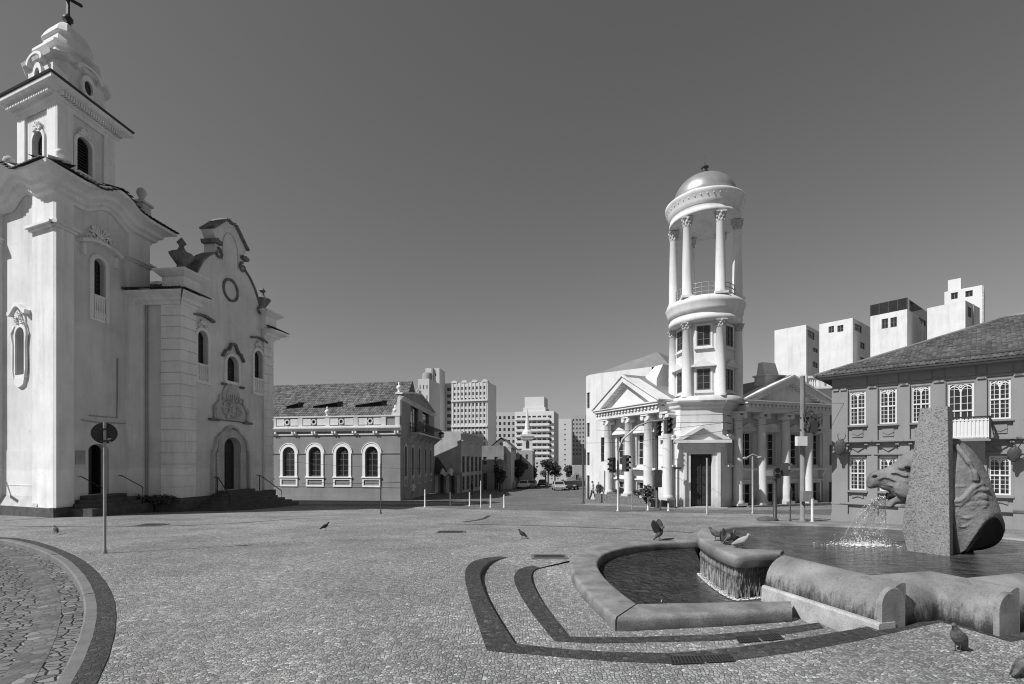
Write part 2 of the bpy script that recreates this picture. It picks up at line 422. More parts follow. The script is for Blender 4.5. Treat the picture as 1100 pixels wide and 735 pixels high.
# ================================================================ ground materials
def mosaic(name, base, var, scale, joint, jw=.035, big=.25, bmp=.8, bdist=.012, stretch=None, rough=.75):
    m, nt, N, L, b = nodes(name)
    p = pos(nt)
    mp = N.new('ShaderNodeMapping'); mp.inputs['Scale'].default_value = (1, 1, 0)
    if stretch: mp.inputs['Scale'].default_value = (stretch[0], stretch[1], 0); mp.inputs['Rotation'].default_value = (0, 0, stretch[2])
    L.new(p, mp.inputs[0])
    wn = N.new('ShaderNodeTexNoise'); wn.inputs['Scale'].default_value = 2.2; wn.inputs['Detail'].default_value = 2
    L.new(mp.outputs[0], wn.inputs['Vector'])
    mx = N.new('ShaderNodeVectorMath'); mx.operation = 'MULTIPLY_ADD'
    L.new(wn.outputs['Color'], mx.inputs[0]); mx.inputs[1].default_value = (.12, .12, 0); L.new(mp.outputs[0], mx.inputs[2])
    def vor(feat):
        v = N.new('ShaderNodeTexVoronoi'); v.voronoi_dimensions = '2D'; v.feature = feat
        v.inputs['Scale'].default_value = scale; v.inputs['Randomness'].default_value = .82
        L.new(mx.outputs[0], v.inputs['Vector']); return v
    vc, ve = vor('F1'), vor('DISTANCE_TO_EDGE')
    sp = N.new('ShaderNodeSeparateColor'); L.new(vc.outputs['Color'], sp.inputs[0])
    cell = mapr(nt, sp.outputs[0], 0, 1, base*(1-var), base*(1+var))
    odd = mapr(nt, sp.outputs[1], .86, .90, 1.0, 1.5)
    cell = mth(nt, 'MULTIPLY', cell, odd)
    n1 = tex_noise(nt, p, .55, 5, .62)
    cell = mth(nt, 'MULTIPLY', cell, mapr(nt, n1, .3, .7, 1-big, 1+big))
    n1b = tex_noise(nt, p, .12, 3, .6)
    cell = mth(nt, 'MULTIPLY', cell, mapr(nt, n1b, .35, .65, 1-big*.7, 1+big*.6))
    n2 = tex_noise(nt, p, 70, 3, .6)
    cell = mth(nt, 'MULTIPLY', cell, mapr(nt, n2, .3, .7, .8, 1.2))
    edge = mapr(nt, ve.outputs['Distance'], jw*.4, jw*2.2, 0, 1)
    mixn = N.new('ShaderNodeMix'); mixn.data_type = 'FLOAT'
    L.new(edge, mixn.inputs[0]); mixn.inputs[2].default_value = joint; L.new(cell, mixn.inputs[3])
    setcol(nt, b, mixn.outputs[0])
    b.inputs['Roughness'].default_value = rough; b.inputs['Specular IOR Level'].default_value = .3
    h = mapr(nt, ve.outputs['Distance'], 0, jw*4, 0, 1)
    h = mth(nt, 'ADD', h, mth(nt, 'MULTIPLY', sp.outputs[2], .5))
    h = mth(nt, 'ADD', h, mth(nt, 'MULTIPLY', n2, .25))
    bump(nt, b, h, bmp, bdist)
    return m
M['mosaic'] = mosaic('pale_stone_mosaic', .29, .40, 23, .10, jw=.05, big=.26)
M['mosaic_dark'] = mosaic('dark_stone_mosaic', .055, .4, 17, .028, jw=.04, big=.2, bmp=.6)
M['pavers'] = mosaic('worn_granite_setts', .15, .30, 6.0, .04, jw=.035, big=.25, bdist=.03, stretch=(1.0, 1.5, -.5))
M['street'] = mosaic('street_setts', .13, .25, 7, .09, jw=.04, big=.2, bmp=.4)
M['terrain'] = mat('dusty_ground', .15, var=.3, scale=.3)
M['soil'] = mat('dark_soil', .06, var=.4, scale=3)

def granite():
    m, nt, N, L, b = nodes('speckled_granite')
    p = pos(nt)
    v = N.new('ShaderNodeTexVoronoi'); v.inputs['Scale'].default_value = 58; L.new(p, v.inputs['Vector'])
    sp = N.new('ShaderNodeSeparateColor'); L.new(v.outputs['Color'], sp.inputs[0])
    c = mapr(nt, sp.outputs[0], 0, 1, .19, .27)
    dk = mapr(nt, sp.outputs[1], .78, .86, 1, .45)
    c = mth(nt, 'MULTIPLY', c, dk)
    v2 = N.new('ShaderNodeTexVoronoi'); v2.inputs['Scale'].default_value = 85; L.new(p, v2.inputs['Vector'])
    sp2 = N.new('ShaderNodeSeparateColor'); L.new(v2.outputs['Color'], sp2.inputs[0])
    c = mth(nt, 'MULTIPLY', c, mapr(nt, sp2.outputs[0], 0, 1, .7, 1.25))
    st = tex_noise(nt, p, 1.0, 5, .6, (3, 3, .5))
    c = mth(nt, 'MULTIPLY', c, mapr(nt, st, .45, .75, 1.0, .72))
    setcol(nt, b, c); b.inputs['Roughness'].default_value = .6
    bump(nt, b, sp2.outputs[1], .25, .006)
    return m
M['granite'] = granite()
def water_mat(name, lo, hi, sc, strength, dist, stretch=(1, 1, 1), rough=.08):
    """shallow murky water: light and dark of the ripples is painted in as mottled colour"""
    m, nt, N, L, b = nodes(name)
    p = pos(nt)
    h = tex_noise(nt, p, sc, 3, .55, stretch)
    h2 = tex_noise(nt, p, sc*2.3, 3, .6, stretch)
    hh = mth(nt, 'ADD', h, mth(nt, 'MULTIPLY', h2, .4))
    c = mapr(nt, tex_noise(nt, p, sc*.8, 5, .65), .32, .68, lo, hi)  # mottling stands in for light and dark on the ripples
    c = mth(nt, 'MULTIPLY', c, mapr(nt, tex_noise(nt, p, 1.2, 4, .6), .3, .7, .65, 1.3))
    setcol(nt, b, c); b.inputs['Roughness'].default_value = rough; b.inputs['IOR'].default_value = 1.33
    b.inputs['Specular IOR Level'].default_value = .5
    bump(nt, b, hh, strength, dist)
    return m
M['water_lo'] = water_mat('choppy_water', .030, .085, 7.0, 1.0, .3)
M['water_hi'] = water_mat('rippled_water', .035, .11, 5.0, 1.0, .16, (.6, 2.2, 1))
def spray_mat():
    m, nt, N, L, b = nodes('falling_water')
    b.inputs['Base Color'].default_value = (.8, .8, .8, 1)
    b.inputs['Roughness'].default_value = .08; b.inputs['Transmission Weight'].default_value = .75
    b.inputs['IOR'].default_value = 1.33
    return m
M['spray'] = spray_mat()
def film_mat():
    m, nt, N, L, b = nodes('thin_water_film'); p = pos(nt)
    n = tex_noise(nt, p, 22, 4, .65)
    a = mapr(nt, n, .44, .70, .08, .7)
    L.new(a, b.inputs['Alpha']); b.inputs['Base Color'].default_value = (.75, .75, .75, 1); b.inputs['Roughness'].default_value = .12
    bump(nt, b, n, .6, .03); return m
M['film'] = film_mat()
m, nt, N, L, b = nodes('white_foam'); b.inputs['Base Color'].default_value = (.8, .8, .8, 1); b.inputs['Roughness'].default_value = .35
M['foam'] = m

# ================================================================ ground
def cdt_sheet(outer, holes=(), zf=lambda x, y: 0, step=1.5, lines=()):
    """flat region with holes turned into a triangulated sheet that follows zf"""
    pts = []; edges = []
    def ring(poly):
        n0 = len(pts)
        dense = []
        for i in range(len(poly)):
            a = Vector(poly[i]); c = Vector(poly[(i+1) % len(poly)])
            k = max(1, int((c-a).length/step))
            for q in range(k): dense.append(a+(c-a)*(q/k))
        for i, p in enumerate(dense):
            pts.append(Vector((p.x, p.y))); edges.append((n0+i, n0+(i+1) % len(dense)))
    ring([Vector((p[0], p[1])) for p in outer])
    for h in holes: ring([Vector((p[0], p[1])) for p in h])
    xs = [p[0] for p in outer]; ys = [p[1] for p in outer]
    def inside(poly, x, y):
        c = False; n = len(poly)
        for i in range(n):
            x1, y1 = poly[i][0], poly[i][1]; x2, y2 = poly[(i+1) % n][0], poly[(i+1) % n][1]
            if (y1 > y) != (y2 > y) and x < (x2-x1)*(y-y1)/(y2-y1)+x1: c = not c
        return c
    yv = min(ys)+step*.5
    while yv < max(ys):
        xv = min(xs)+step*.5
        while xv < max(xs):
            if inside(outer, xv, yv) and not any(inside(h, xv, yv) for h in holes): pts.append(Vector((xv, yv)))
            xv += step
        yv += step
    v, e, f, *_ = delaunay_2d_cdt(pts, edges, [], 0, 1e-5)
    fs = []
    for t in f:
        cx = sum(v[i].x for i in t)/3; cy = sum(v[i].y for i in t)/3
        if inside(outer, cx, cy) and not any(inside(h, cx, cy) for h in holes): fs.append(tuple(t))
    return [(p.x, p.y, zf(p.x, p.y)) for p in v], fs
def sheet(name, matn, outer, holes=(), zf=lambda x, y: g(y), step=1.5, skirt=0):
    vs, fs = cdt_sheet(outer, holes, zf, step)
    mb = MB(); mb.add(vs, fs)
    o = mb.build(name, M[matn], recalc=False)
    me = o.data
    bm = bmesh.new(); bm.from_mesh(me)
    for f in bm.faces:
        if f.normal.z < 0: f.normal_flip()
    bm.to_mesh(me); bm.free()
    return props(o, kind='structure')
def strip_h(left, right, zf, name, matn, dz=.004):
    """band between two polylines"""
    mb = MB()
    for i in range(len(left)-1):
        a, b_, c, d = left[i], left[i+1], right[i+1], right[i]
        mb.quad(*[(p[0], p[1], zf(p[0], p[1])+dz) for p in (a, b_, c, d)])
    o = mb.build(name, M[matn], recalc=False)
    bm = bmesh.new(); bm.from_mesh(o.data)
    for f in bm.faces:
        if f.normal.z < 0: f.normal_flip()
    bm.to_mesh(o.data); bm.free()
    return props(o, kind='structure')
def resample(pts, n):
    pts = [Vector((p[0], p[1])) for p in pts]
    L = [0]
    for i in range(1, len(pts)): L.append(L[-1]+(pts[i]-pts[i-1]).length)
    out = []
    for k in range(n):
        t = L[-1]*k/(n-1); i = 0
        while i < len(L)-2 and L[i+1] < t: i += 1
        q = (t-L[i])/max(1e-9, L[i+1]-L[i]); out.append(pts[i].lerp(pts[i+1], q))
    return out
def smooth(pts, it=2):
    """rounded version of an open polyline (corner cutting)"""
    pts = [Vector((p[0], p[1])) for p in pts]
    for _ in range(it):
        q = [pts[0]]
        for i in range(len(pts)-1):
            q.append(pts[i].lerp(pts[i+1], .25)); q.append(pts[i].lerp(pts[i+1], .75))
        q.append(pts[-1]); pts = q
    return pts

# far terrain, one sheet to the horizon
mb = MB()
ys = [-200, -60, 0, 11, 20, 30, 45, 70, 100, 150, 300, 800, 3000]
xs = [-2500, -600, -150, -60, -20, 0, 20, 60, 150, 600, 2500]
for i in range(len(xs)-1):
    for j in range(len(ys)-1):
        mb.quad(*[(x, y, g(y)-.62) for (x, y) in ((xs[i], ys[j]), (xs[i+1], ys[j]), (xs[i+1], ys[j+1]), (xs[i], ys[j+1]))])
props(mb.build('ground', M['terrain']), kind='structure')

# kerb line of the paved corner at lower left (its outer top edge)
def gpt(px, py): 
    D = 3.0
    for _ in range(60): D = FPX*(CAM_H-g(D))/(py-HZ)
    return Vector((X_(px, D), D))
def gpt(px, py):
    lo, hi = 1.0, 400.0
    for _ in range(60):
        m_ = (lo+hi)/2
        if HZ+FPX*(CAM_H-g(m_))/m_ > py: lo = m_
        else: hi = m_
    return Vector((X_(px, lo), lo))
kpx = [(60, 760), (78, 735), (93, 705), (103, 675), (105, 650), (99, 630), (86, 612), (66, 597), (40, 586), (18, 580.5), (0, 578)]
kerb_o = [Vector((-3.2, -6)), Vector((-3.4, 1.5))]+[gpt(*p) for p in kpx]+[Vector((-32, 18.5)), Vector((-70, 21))]
kerb_o = resample(smooth(kerb_o, 2), 90)
def offset(pts, d):
    out = []
    for i, p in enumerate(pts):
        t = (pts[min(i+1, len(pts)-1)]-pts[max(i-1, 0)]).normalized()
        out.append(p+Vector((-t.y, t.x))*d)      # d>0 : to the left of the travel direction
    return out
kerb_i = offset(kerb_o, .15)     # road side
band_o = offset(kerb_o, -.22)    # dark stone band, square side
gut1 = offset(kerb_o, .42); gut2 = offset(kerb_o, .72)
def kz(i, n): 
    return 0
# sunken steps round the fountain: outlines taken at the height where each edge lies
def pl(pts, z): return [at(x, y, z).xy for x, y in pts]
T1, T2 = -.10, -.18
step1 = pl([(548, 597.5), (537, 599.5), (525, 604), (517, 611), (515, 620), (521, 639), (535, 664), (553, 691.5)], 0)
front1 = pl([(553, 691.5), (600, 697), (650, 700.5), (720, 702), (790, 696), (860, 686), (915, 676.5)], 0)
band1o = pl([(536, 596.5), (520, 598.5), (507, 603), (500.5, 610), (499, 620), (502, 636), (511, 664), (523, 699.5)], 0)
bandf_o = pl([(523, 699.5), (600, 706), (650, 710.5), (720, 713.5), (790, 710), (860, 700), (925, 688)], 0)
bandf_i = pl([(553, 691.5), (600, 697), (650, 700.5), (720, 702), (790, 696), (860, 686), (925, 675)], 0)
step1 = smooth(step1, 2)
lathe_dummy = None
ZL, ZW, ZK, ZV = .61, .565, .02, -.19      # upper rim, upper water, lower coping, lower water
def P3(pts, z): return [at(x, y, z) for x, y in pts]
co = resample(smooth([p.xy for p in P3([(661, 663.5), (640, 645), (622, 627), (611, 609), (612, 597), (629, 586), (660, 580), (700, 577), (748, 575.5)], ZK)], 2), 60)
ci = resample(smooth([p.xy for p in P3([(684.5, 648), (669, 637), (656, 626), (645, 613.5), (641, 603.5), (650, 593), (680, 585.5), (720, 582), (750, 581)], ZK)], 2), 60)
cm_ = [a.lerp(b, .3) for a, b in zip(co, ci)]
fo = [p.xy for p in P3([(662.5, 664), (720, 661.5), (790, 658), (851, 654)], ZK)]; fi = [p.xy for p in P3([(686, 648), (735, 647), (795, 645.8), (849, 645)], ZK)]
k_top = min(range(60), key=lambda i: abs(co[i].y-11.6) + (10 if i < 20 else 0))
hole_right = [Vector((5.15, 6.9)), Vector((4.9, 8.3)), Vector((4.8, 9.5)), Vector((5.3, 11.5))]+[cm_[i] for i in range(59, k_top-1, -4)]
hole_old = [Vector((5.15, 6.9)), Vector((4.75, 8.3)), Vector((5.0, 9.5)), Vector((5.2, 12.6)), Vector((5.6, 14.9)), Vector((3.4, 14.6)), Vector((1.9, 13.6)), Vector((1.2, 12.4)), Vector((.6, 11.9))]
sunk = [Vector(p) for p in step1]+[Vector(p) for p in front1[1:]]+hole_right
sunk = [p for i, p in enumerate(sunk) if i == 0 or (p-sunk[i-1]).length > .02]

def plaza_z(x, y): return g(y)
# square: right of the kerb, up to the street at the far side
plaza = [p for p in kerb_o]+[Vector((-70, 40)), Vector((70, 40)), Vector((70, -6))]
sheet('square_paving', 'mosaic', plaza, [sunk], plaza_z, 1.6)
road = [p for p in kerb_i]+[Vector((-70, -6))]
sheet('road_setts', 'pavers', road, (), lambda x, y: g(y)-.13, 1.6)
strip_h(gut1, gut2, lambda x, y: g(y)-.13, 'road_gutter', 'street', .004)
strip_h(kerb_o, band_o, lambda x, y: g(y), 'paving_band', 'mosaic_dark', .010)
# kerb of single granite lengths
kb = thing('kerb', 'curved granite kerb round the sett road in the near left corner', 'kerb', (kerb_o[20].x, kerb_o[20].y, 0))
i = 0; rk = random.Random(3)
while i < len(kerb_o)-3:
    n = rk.choice((2, 3, 3)); j = min(i+n, len(kerb_o)-1)
    mb = MB(); rings = []
    dz = rk.uniform(-.012, .012)
    for k in range(i, j+1):
        a, c = kerb_o[k], kerb_i[k]
        fade = max(0.0, min(1.0, (14.6-a.y)/3.0))
        z1 = g(a.y)+.006+.012*fade+dz*fade; z0 = g(a.y)-.3
        sh = 0
        q = (a-c).normalized()*.012
        e = (kerb_o[min(k+1, len(kerb_o)-1)]-kerb_o[max(k-1, 0)]).normalized()*.006
        s_ = e if k == i else (-e if k == j else e*0)
        rings.append([(a.x+s_.x, a.y+s_.y, z0), (c.x+s_.x, c.y+s_.y, z0), (c.x+s_.x, c.y+s_.y, z1-.03), (c.x+q.x*2+s_.x, c.y+q.y*2+s_.y, z1), (a.x+s_.x, a.y+s_.y, z1)])
    mb.loft(rings, False); mb.build('kerb_block', M['kerb'], kb)
    i = j
props(kb)
# treads of the sunken steps
def t1z(x, y): return T1*max(0, min(1, (12.0-y)/1.6))
def t2z(x, y): return T2*max(0, min(1, (12.0-y)/2.2))
step2 = smooth(pl([(580, 611), (573.5, 612.5), (570.5, 617), (570.5, 625), (583.6, 649.5), (612, 684)], T1), 2)
front2 = pl([(612, 684), (640, 685), (687, 684.5), (767, 682), (830, 676), (880, 669)], T1)
band2o = smooth(pl([(572, 609), (558, 611.5), (551.5, 617), (553.5, 631), (571.5, 660), (596, 689.5)], T1), 2)
band2f = pl([(596, 689.5), (640, 691.5), (687, 690.5), (767, 689), (830, 684), (885, 675)], T1)
sunk2 = [Vector(p) for p in step2]+[Vector(p) for p in front2[1:]]+[Vector((4.5, 7.7))]+[a.lerp(b, .4) for a, b in zip(fo[::-1], fi[::-1])]+[cm_[i] for i in range(2, k_top, 4)]
tread1 = [Vector(p) for p in step1]+[Vector(p) for p in front1[1:]]+[Vector(p) for p in front2[::-1]]+[Vector(p) for p in step2[::-1][1:]]+[cm_[k_top]]
sheet('upper_tread', 'mosaic', tread1, (), t1z, .8)
sheet('lower_tread', 'mosaic', sunk2, (), t2z, .8)
def riser(name, line, za, zb):
    mb = MB()
    for a, c in zip(line[:-1], line[1:]):
        mb.quad((a[0], a[1], za(a[0], a[1])), (c[0], c[1], za(c[0], c[1])), (c[0], c[1], zb(c[0], c[1])), (a[0], a[1], zb(a[0], a[1])))
    return props(mb.build(name, M['kerb'], recalc=False), kind='structure')
riser('step_riser', list(step1)+list(front1[1:]), lambda x, y: g(y), lambda x, y: t1z(x, y)-.02)
riser('step_riser', list(step2)+list(front2[1:]), t1z, lambda x, y: t2z(x, y)-.02)
N_ = 30
strip_h(resample(smooth(band1o, 2), N_), resample(step1, N_), lambda x, y: g(y), 'step_band', 'mosaic_dark')
strip_h(resample(bandf_o, 40), resample(bandf_i, 40), lambda x, y: g(y), 'step_band', 'mosaic_dark', .0045)
bz_o = pl([(925, 688), (1011, 668.5), (1046, 678), (1085, 690), (1140, 681)], 0); bz_i = pl([(925, 675), (1011, 655), (1046, 664), (1080, 674), (1140, 664)], 0)
strip_h(bz_o, bz_i, lambda x, y: g(y), 'step_band', 'mosaic_dark', .005)
strip_h(resample(band2o, N_), resample(step2, N_), t1z, 'step_band', 'mosaic_dark')
strip_h(resample(band2f, N_), resample(front2, N_), t1z, 'step_band', 'mosaic_dark', .0045)
# drain grates let into the step bands
def grate(label, corners, z):
    c = sum((at(x, y, z) for x, y in corners), Vector((0, 0, 0)))/4
    t = thing('drain_grate', label, 'drain grate', (c.x, c.y, z+.005), 'drain grates in the fountain steps')
    p = [at(x, y, z) for x, y in corners]
    mb = MB(); fr = MB()
    up = Vector((0, 0, .011)); lo = Vector((0, 0, .006))
    mb.add([q+lo for q in p], [(0, 1, 2, 3)]); mb.build('pit_shade', M['hollow_shade'], t)  # flat dark sheet paints the shade between the bars
    n = 9
    for k in range(n+1):
        for (a0, a1, b0, b1) in ((p[0], p[1], p[3], p[2]),):
            s_ = k/n; e = .018
            a, b_ = a0.lerp(a1, s_), b0.lerp(b1, s_); a2, b2 = a0.lerp(a1, min(1, s_+e*2)), b0.lerp(b1, min(1, s_+e*2))
            fr.add([a+up, a2+up, b2+up, b_+up], [(0, 1, 2, 3)])
    for s_ in (0, .48, .96):
        a, b_ = p[0].lerp(p[3], s_), p[1].lerp(p[2], s_); a2, b2 = p[0].lerp(p[3], s_+.04), p[1].lerp(p[2], s_+.04)
        u2 = Vector((0, 0, .014)); fr.add([a+u2, b_+u2, b2+u2, a2+u2], [(0, 1, 2, 3)])
    fr.build('bars', M['dkmetal'], t)
grate('left dark slotted drain grate in the outermost step band, nearest the camera', [(718, 706), (752, 705), (757, 713), (721, 714.5)], .003)
grate('right dark slotted drain grate in the outermost step band, nearest the camera', [(754, 705), (783, 703), (791, 711), (759, 713)], .003)
grate('left dark slotted drain grate in the inner step band, nearer the pool', [(789, 684.5), (811, 683), (818, 689.5), (794, 691.5)], T1+.003)
grate('right dark slotted drain grate in the inner step band, nearer the pool', [(813, 683), (835, 680.5), (843, 687), (820, 689.3)], T1+.003)

# the street across the far side of the square, and its pavements
st_a = [Vector((-70, 37.0)), Vector((-8, 34.5)), Vector((-2, 30.4)), Vector((6, 28.4)), Vector((16, 26.2)), Vector((24, 24.6)), Vector((40, 21))]
st_b = [Vector((-70, 38.2)), Vector((-8, 37.4)), Vector((-3.2, 36.6)), Vector((1.2, 38)), Vector((6.2, 35.6)), Vector((11.2, 30.2)), Vector((15, 29.6)), Vector((24, 31.5)), Vector((40, 30))]
strip_h(resample(st_a, 40), resample(st_b, 40), lambda x, y: g(y), 'street', 'street', .006)
# street running away between the houses
lane = MB()
ys = [37, 40, 45, 55, 70, 90, 120, 150, 260]
for a, c in zip(ys[:-1], ys[1:]):
    def xl(y): return -3.0+.085*(y-37)
    def xr(y): return 5.5+.105*(y-37)
    lane.quad((xl(a), a, g(a)+.009), (xr(a), a, g(a)+.009), (xr(c), c, g(c)+.009), (xl(c), c, g(c)+.009))
props(lane.build('street', M['street']), kind='structure')
far = MB()
for a, c in zip([40, 45, 60, 80, 110, 150], [45, 60, 80, 110, 150, 320]):
    for xa, xb in ((-160, -60), (-60, 0), (0, 60), (60, 200)):
        far.quad((xa, a, g(a)-.02), (xb, a, g(a)-.02), (xb, c, g(c)-.02), (xa, c, g(c)-.02))
props(far.build('pavement', M['street']), kind='structure')

# dark joint lines crossing the paving and flush covers
def joint(px, w=.05):
    pts = resample(smooth([gpt(*p) for p in px], 1), 24); o = offset(pts, w)
    strip_h(pts, o, lambda x, y: g(y), 'paving_joint', 'mosaic_dark', .007)
joint([(-20, 565), (60, 566), (112, 566.5), (200, 565), (262, 562), (310, 558), (350, 556.5)], .10)
joint([(0, 560), (40, 557.5), (70, 555)], .12)
joint([(500, 561), (520, 558.5), (528, 554)], .22); joint([(470, 563), (540, 564), (640, 567), (745, 572.5)], .10)
for (px, py, w, d, lb) in ((162, 564.3, .85, .7, 'flush dark access cover in the paving in front of the side door steps'), (484, 572, .9, .45, 'flush dark access cover in the open paving beyond the fountain steps'), (590, 598.5, .75, .35, 'small flush access cover just left of the low pool coping')):
    p = gpt(px, py); t = thing('access_cover', lb, 'access cover', (p.x, p.y, g(p.y)), 'flush covers in the paving')
    mb = MB(Matrix.Translation((p.x, p.y, g(p.y)))); sl = g(p.y+.3)-g(p.y)
    mb.box(-w/2-.06, w/2+.06, -d/2-.06, d/2+.06, -.05, .009+abs(sl)); mb.build('frame', M['kerb'], t)
    mb = MB(Matrix.Translation((p.x, p.y, g(p.y)))); mb.box(-w/2, w/2, -d/2, d/2, -.04, .013+abs(sl))
    for k in range(7): mb.box(-w/2+.05, w/2-.05, -d/2+d*(k+.4)/7, -d/2+d*(k+.7)/7, 0, .018+abs(sl))
    mb.build('plate', M['dkmetal'], t)
# ================================================================ windows (meshes made once, placed many times)
WIN = {}
def win_mesh(key, w, h, kind='rect', cols=2, rows=3, arch=None, fr=.07, bar=.03, frame='frame', pane='glass', dpt=.16):
    """returns (frame mesh, pane mesh): origin at the foot of the opening in the wall plane"""
    if key in WIN: return WIN[key]
    f = MB(); p = MB(); rise = arch or 0; zs = h-rise
    y0, y1 = dpt, dpt+.06
    pts = outline(-w/2, w/2, 0, h, arch, 12)
    p.add([(a, dpt+.035, b) for a, b in pts], [tuple(range(len(pts)))])
    if kind == 'louvre':
        n = max(4, int(h/.16))
        for k in range(n):
            z = h*k/n+.02; hw = w/2-.03
            if arch and z+.1 > zs:
                q = min(1, (z+.1-zs)/rise); hw = w/2*math.sqrt(max(0, 1-q*q))-.02
                if hw < .06: continue
            f.add([(-hw, y0, z), (hw, y0, z), (hw, y0-.0+.10, z+.11), (-hw, y0+.10, z+.11), (-hw, y0, z+.025), (hw, y0, z+.025), (hw, y0+.10, z+.135), (-hw, y0+.10, z+.135)],
                  [(0,1,2,3),(4,5,6,7),(0,1,5,4),(2,3,7,6),(1,2,6,5),(0,3,7,4)])
        p.v = [Vector((v.x, v.y+.09, v.z)) for v in p.v]
    # frame round the opening
    def band(o0, o1, yy0, yy1):
        for k in range(len(o0)-1):
            f.prism([o0[k], o0[k+1], o1[k+1], o1[k]], yy0, yy1)
    inn = outline(-w/2+fr, w/2-fr, 0, h-fr, (arch-fr) if arch else None, 12)
    band(pts, inn, y0, y1)
    f.box(-w/2, w/2, y0-.02, y1, 0, fr)
    if kind in ('rect', 'arch'):
        for c in range(1, cols):
            x = -w/2+w*c/cols
            b = bar*1.6 if (cols % 2 == 0 and c == cols//2) else bar
            top = zs+ (rise*math.sqrt(max(0, 1-(2*x/w)**2)) if arch else 0)-fr*.5
            if kind == 'arch' : top = zs
            f.box(x-b/2, x+b/2, y0+.005, y1-.012, fr*.6, top)
        hh = zs if arch else h
        for r in range(1, rows+(1 if kind == 'arch' else 0)):
            z = hh*r/rows; b = bar*(1.8 if r == rows else 1)
            f.box(-w/2+fr*.5, w/2-fr*.5, y0+.008, y1-.016, z-b/2, z+b/2)
        if kind == 'arch' and rise > .2:
            for a in (40, 70, 110, 140):
                f.tube([(0, y0+.025, zs), ((w/2-fr)*math.cos(R(a)), y0+.025, zs+(rise-fr)*math.sin(R(a)))], bar*.5, 4, False)
            arcband(f, 0, zs, w*.16, w*.16+bar, y0+.012, y1-.02, 0, 180, 8, rise/(w/2))
    if kind == 'gothic':
        zc = h*.50; ft = fr
        f.box(-w/2+ft*.5, w/2-ft*.5, y0-.012, y1-.008, zc-.028, zc+.028)
        for sx in (-1, 1):
            cx = sx*w*.25; r = w*.25-.02; zsp = h-w*.46
            arcband(f, cx, zsp, r-.018, r+.012, y0+.004, y1-.012, 0, 180, 12, 1.25)
            f.box(cx-.009, cx+.009, y0+.012, y1-.02, zc, zsp+r*1.1)
            for k in (1, 2, 3):
                z = zc+(zsp+r*.55-zc)*k/3; f.box(cx-r, cx+r, y0+.014, y1-.022, z-.008, z+.008)
            f.box(cx-.009, cx+.009, y0+.012, y1-.02, ft, zc)
            for k in (1, 2, 3):
                z = ft+(zc-ft)*k/4; f.box(cx-w*.25+.01, cx+w*.25-.01, y0+.014, y1-.022, z-.008, z+.008)
        f.box(-.022, .022, y0+.002, y1-.010, ft, h-w*.32)
        arcband(f, 0, h-w*.46, w*.5-.045, w*.5-.015, y0+.006, y1-.014, 0, 180, 14, .84)
        arcband(f, 0, h-w*.19, .02, .055, y0+.006, y1-.016, 0, 360, 10, 1.3)
        for sx in (-1, 1):
            f.prism([(sx*w*.5, h-ft), (sx*w*.5, h-w*.16), (sx*(w*.5-.05), h-w*.16), (sx*w*.30, h-ft)], y0+.010, y1-.018)
            f.tube([(sx*.05, y0+.02, h-w*.19), (sx*w*.2, y0+.02, h-w*.10)], .016, 4, False)
    def mk(mb, nm, mt):
        me = bpy.data.meshes.new(nm); me.from_pydata([tuple(v) for v in mb.v], [], mb.f); me.materials.append(M[mt])
        bm = bmesh.new(); bm.from_mesh(me); bmesh.ops.recalc_face_normals(bm, faces=bm.faces); bm.to_mesh(me); bm.free()
        me.polygons.foreach_set('use_smooth', [False]*len(me.polygons)); return me
    fm, pm = mk(f, 'window', frame), mk(p, 'pane', pane)
    WIN[key] = (fm, pm); return WIN[key]
def window(parent, face, u, z, key, *a, y=0, name='window', pane=True, **kw):
    fm, pm = win_mesh(key, *a, **kw)
    o = place_mesh(name, fm, parent, face.T(u, z, y))
    if pane:
        c = bpy.data.objects.new('pane', pm); COL.objects.link(c); c.parent = o
    return o
def urn(mb, cx, cy, z, s=1.0, square=False):
    mb.lathe([(.18*s, z), (.20*s, z+.06*s), (.10*s, z+.14*s), (.08*s, z+.22*s), (.26*s, z+.42*s), (.30*s, z+.60*s), (.24*s, z+.72*s), (.10*s, z+.80*s), (.07*s, z+.92*s), (.12*s, z+1.02*s), (.09*s, z+1.12*s), (.0, z+1.22*s)], cx, cy, 14)
def ornament(mb, cu, cz, w, h, y=-.05, seed=1, n=26):
    """carved stucco: scrolls, shells and leaves in low relief"""
    r = random.Random(seed)
    for k in range(n):
        a = 2*math.pi*r.random(); q = math.sqrt(r.random())
        x, z = cu+w/2*q*math.cos(a), cz+h/2*q*math.sin(a)
        s = r.uniform(.05, .13)*(w+h)*.35
        mb.ell((x, y, z), s, .05+.06*r.random(), s*r.uniform(.5, 1.2), 8, 5)
    for k in range(7):
        a = R(20+140*k/6)
        mb.tube([(cu, y-.03, cz-h*.1), (cu+w*.22*math.cos(a), y-.07, cz+h*.30*math.sin(a)), (cu+w*.30*math.cos(a), y-.04, cz+h*.44*math.sin(a))], [.03, .05, .06], 6)
    for sx in (-1, 1):
        pts = []
        for k in range(16):
            t = k/15; a = R(90+sx*420*t); rr = w*.20*(1-t*.8)
            pts.append((cu+sx*w*.36+rr*math.cos(a), y-.04, cz-h*.22+rr*math.sin(a)))
        mb.tube(pts, [.045*(1-.5*k/15) for k in range(16)], 6)

# ================================================================ the baroque church at the left
CH = thing('church', 'tall white baroque church with louvred bell tower and scrolled gable', 'church', (-23.0, 26.0, g(26)))
C0 = Vector((X_(60.8, 24.2), 24.2)); dR = Vector((.1, .995)).normalized(); dL = Vector((-.93, .37)).normalized()
SR, SL = 5.4, 5.35
FR = Face(C0, C0+dR*SR); FL = Face(C0+dL*SL, C0)
ZB = Z_(212, 24.2)              # underside of the big cornice
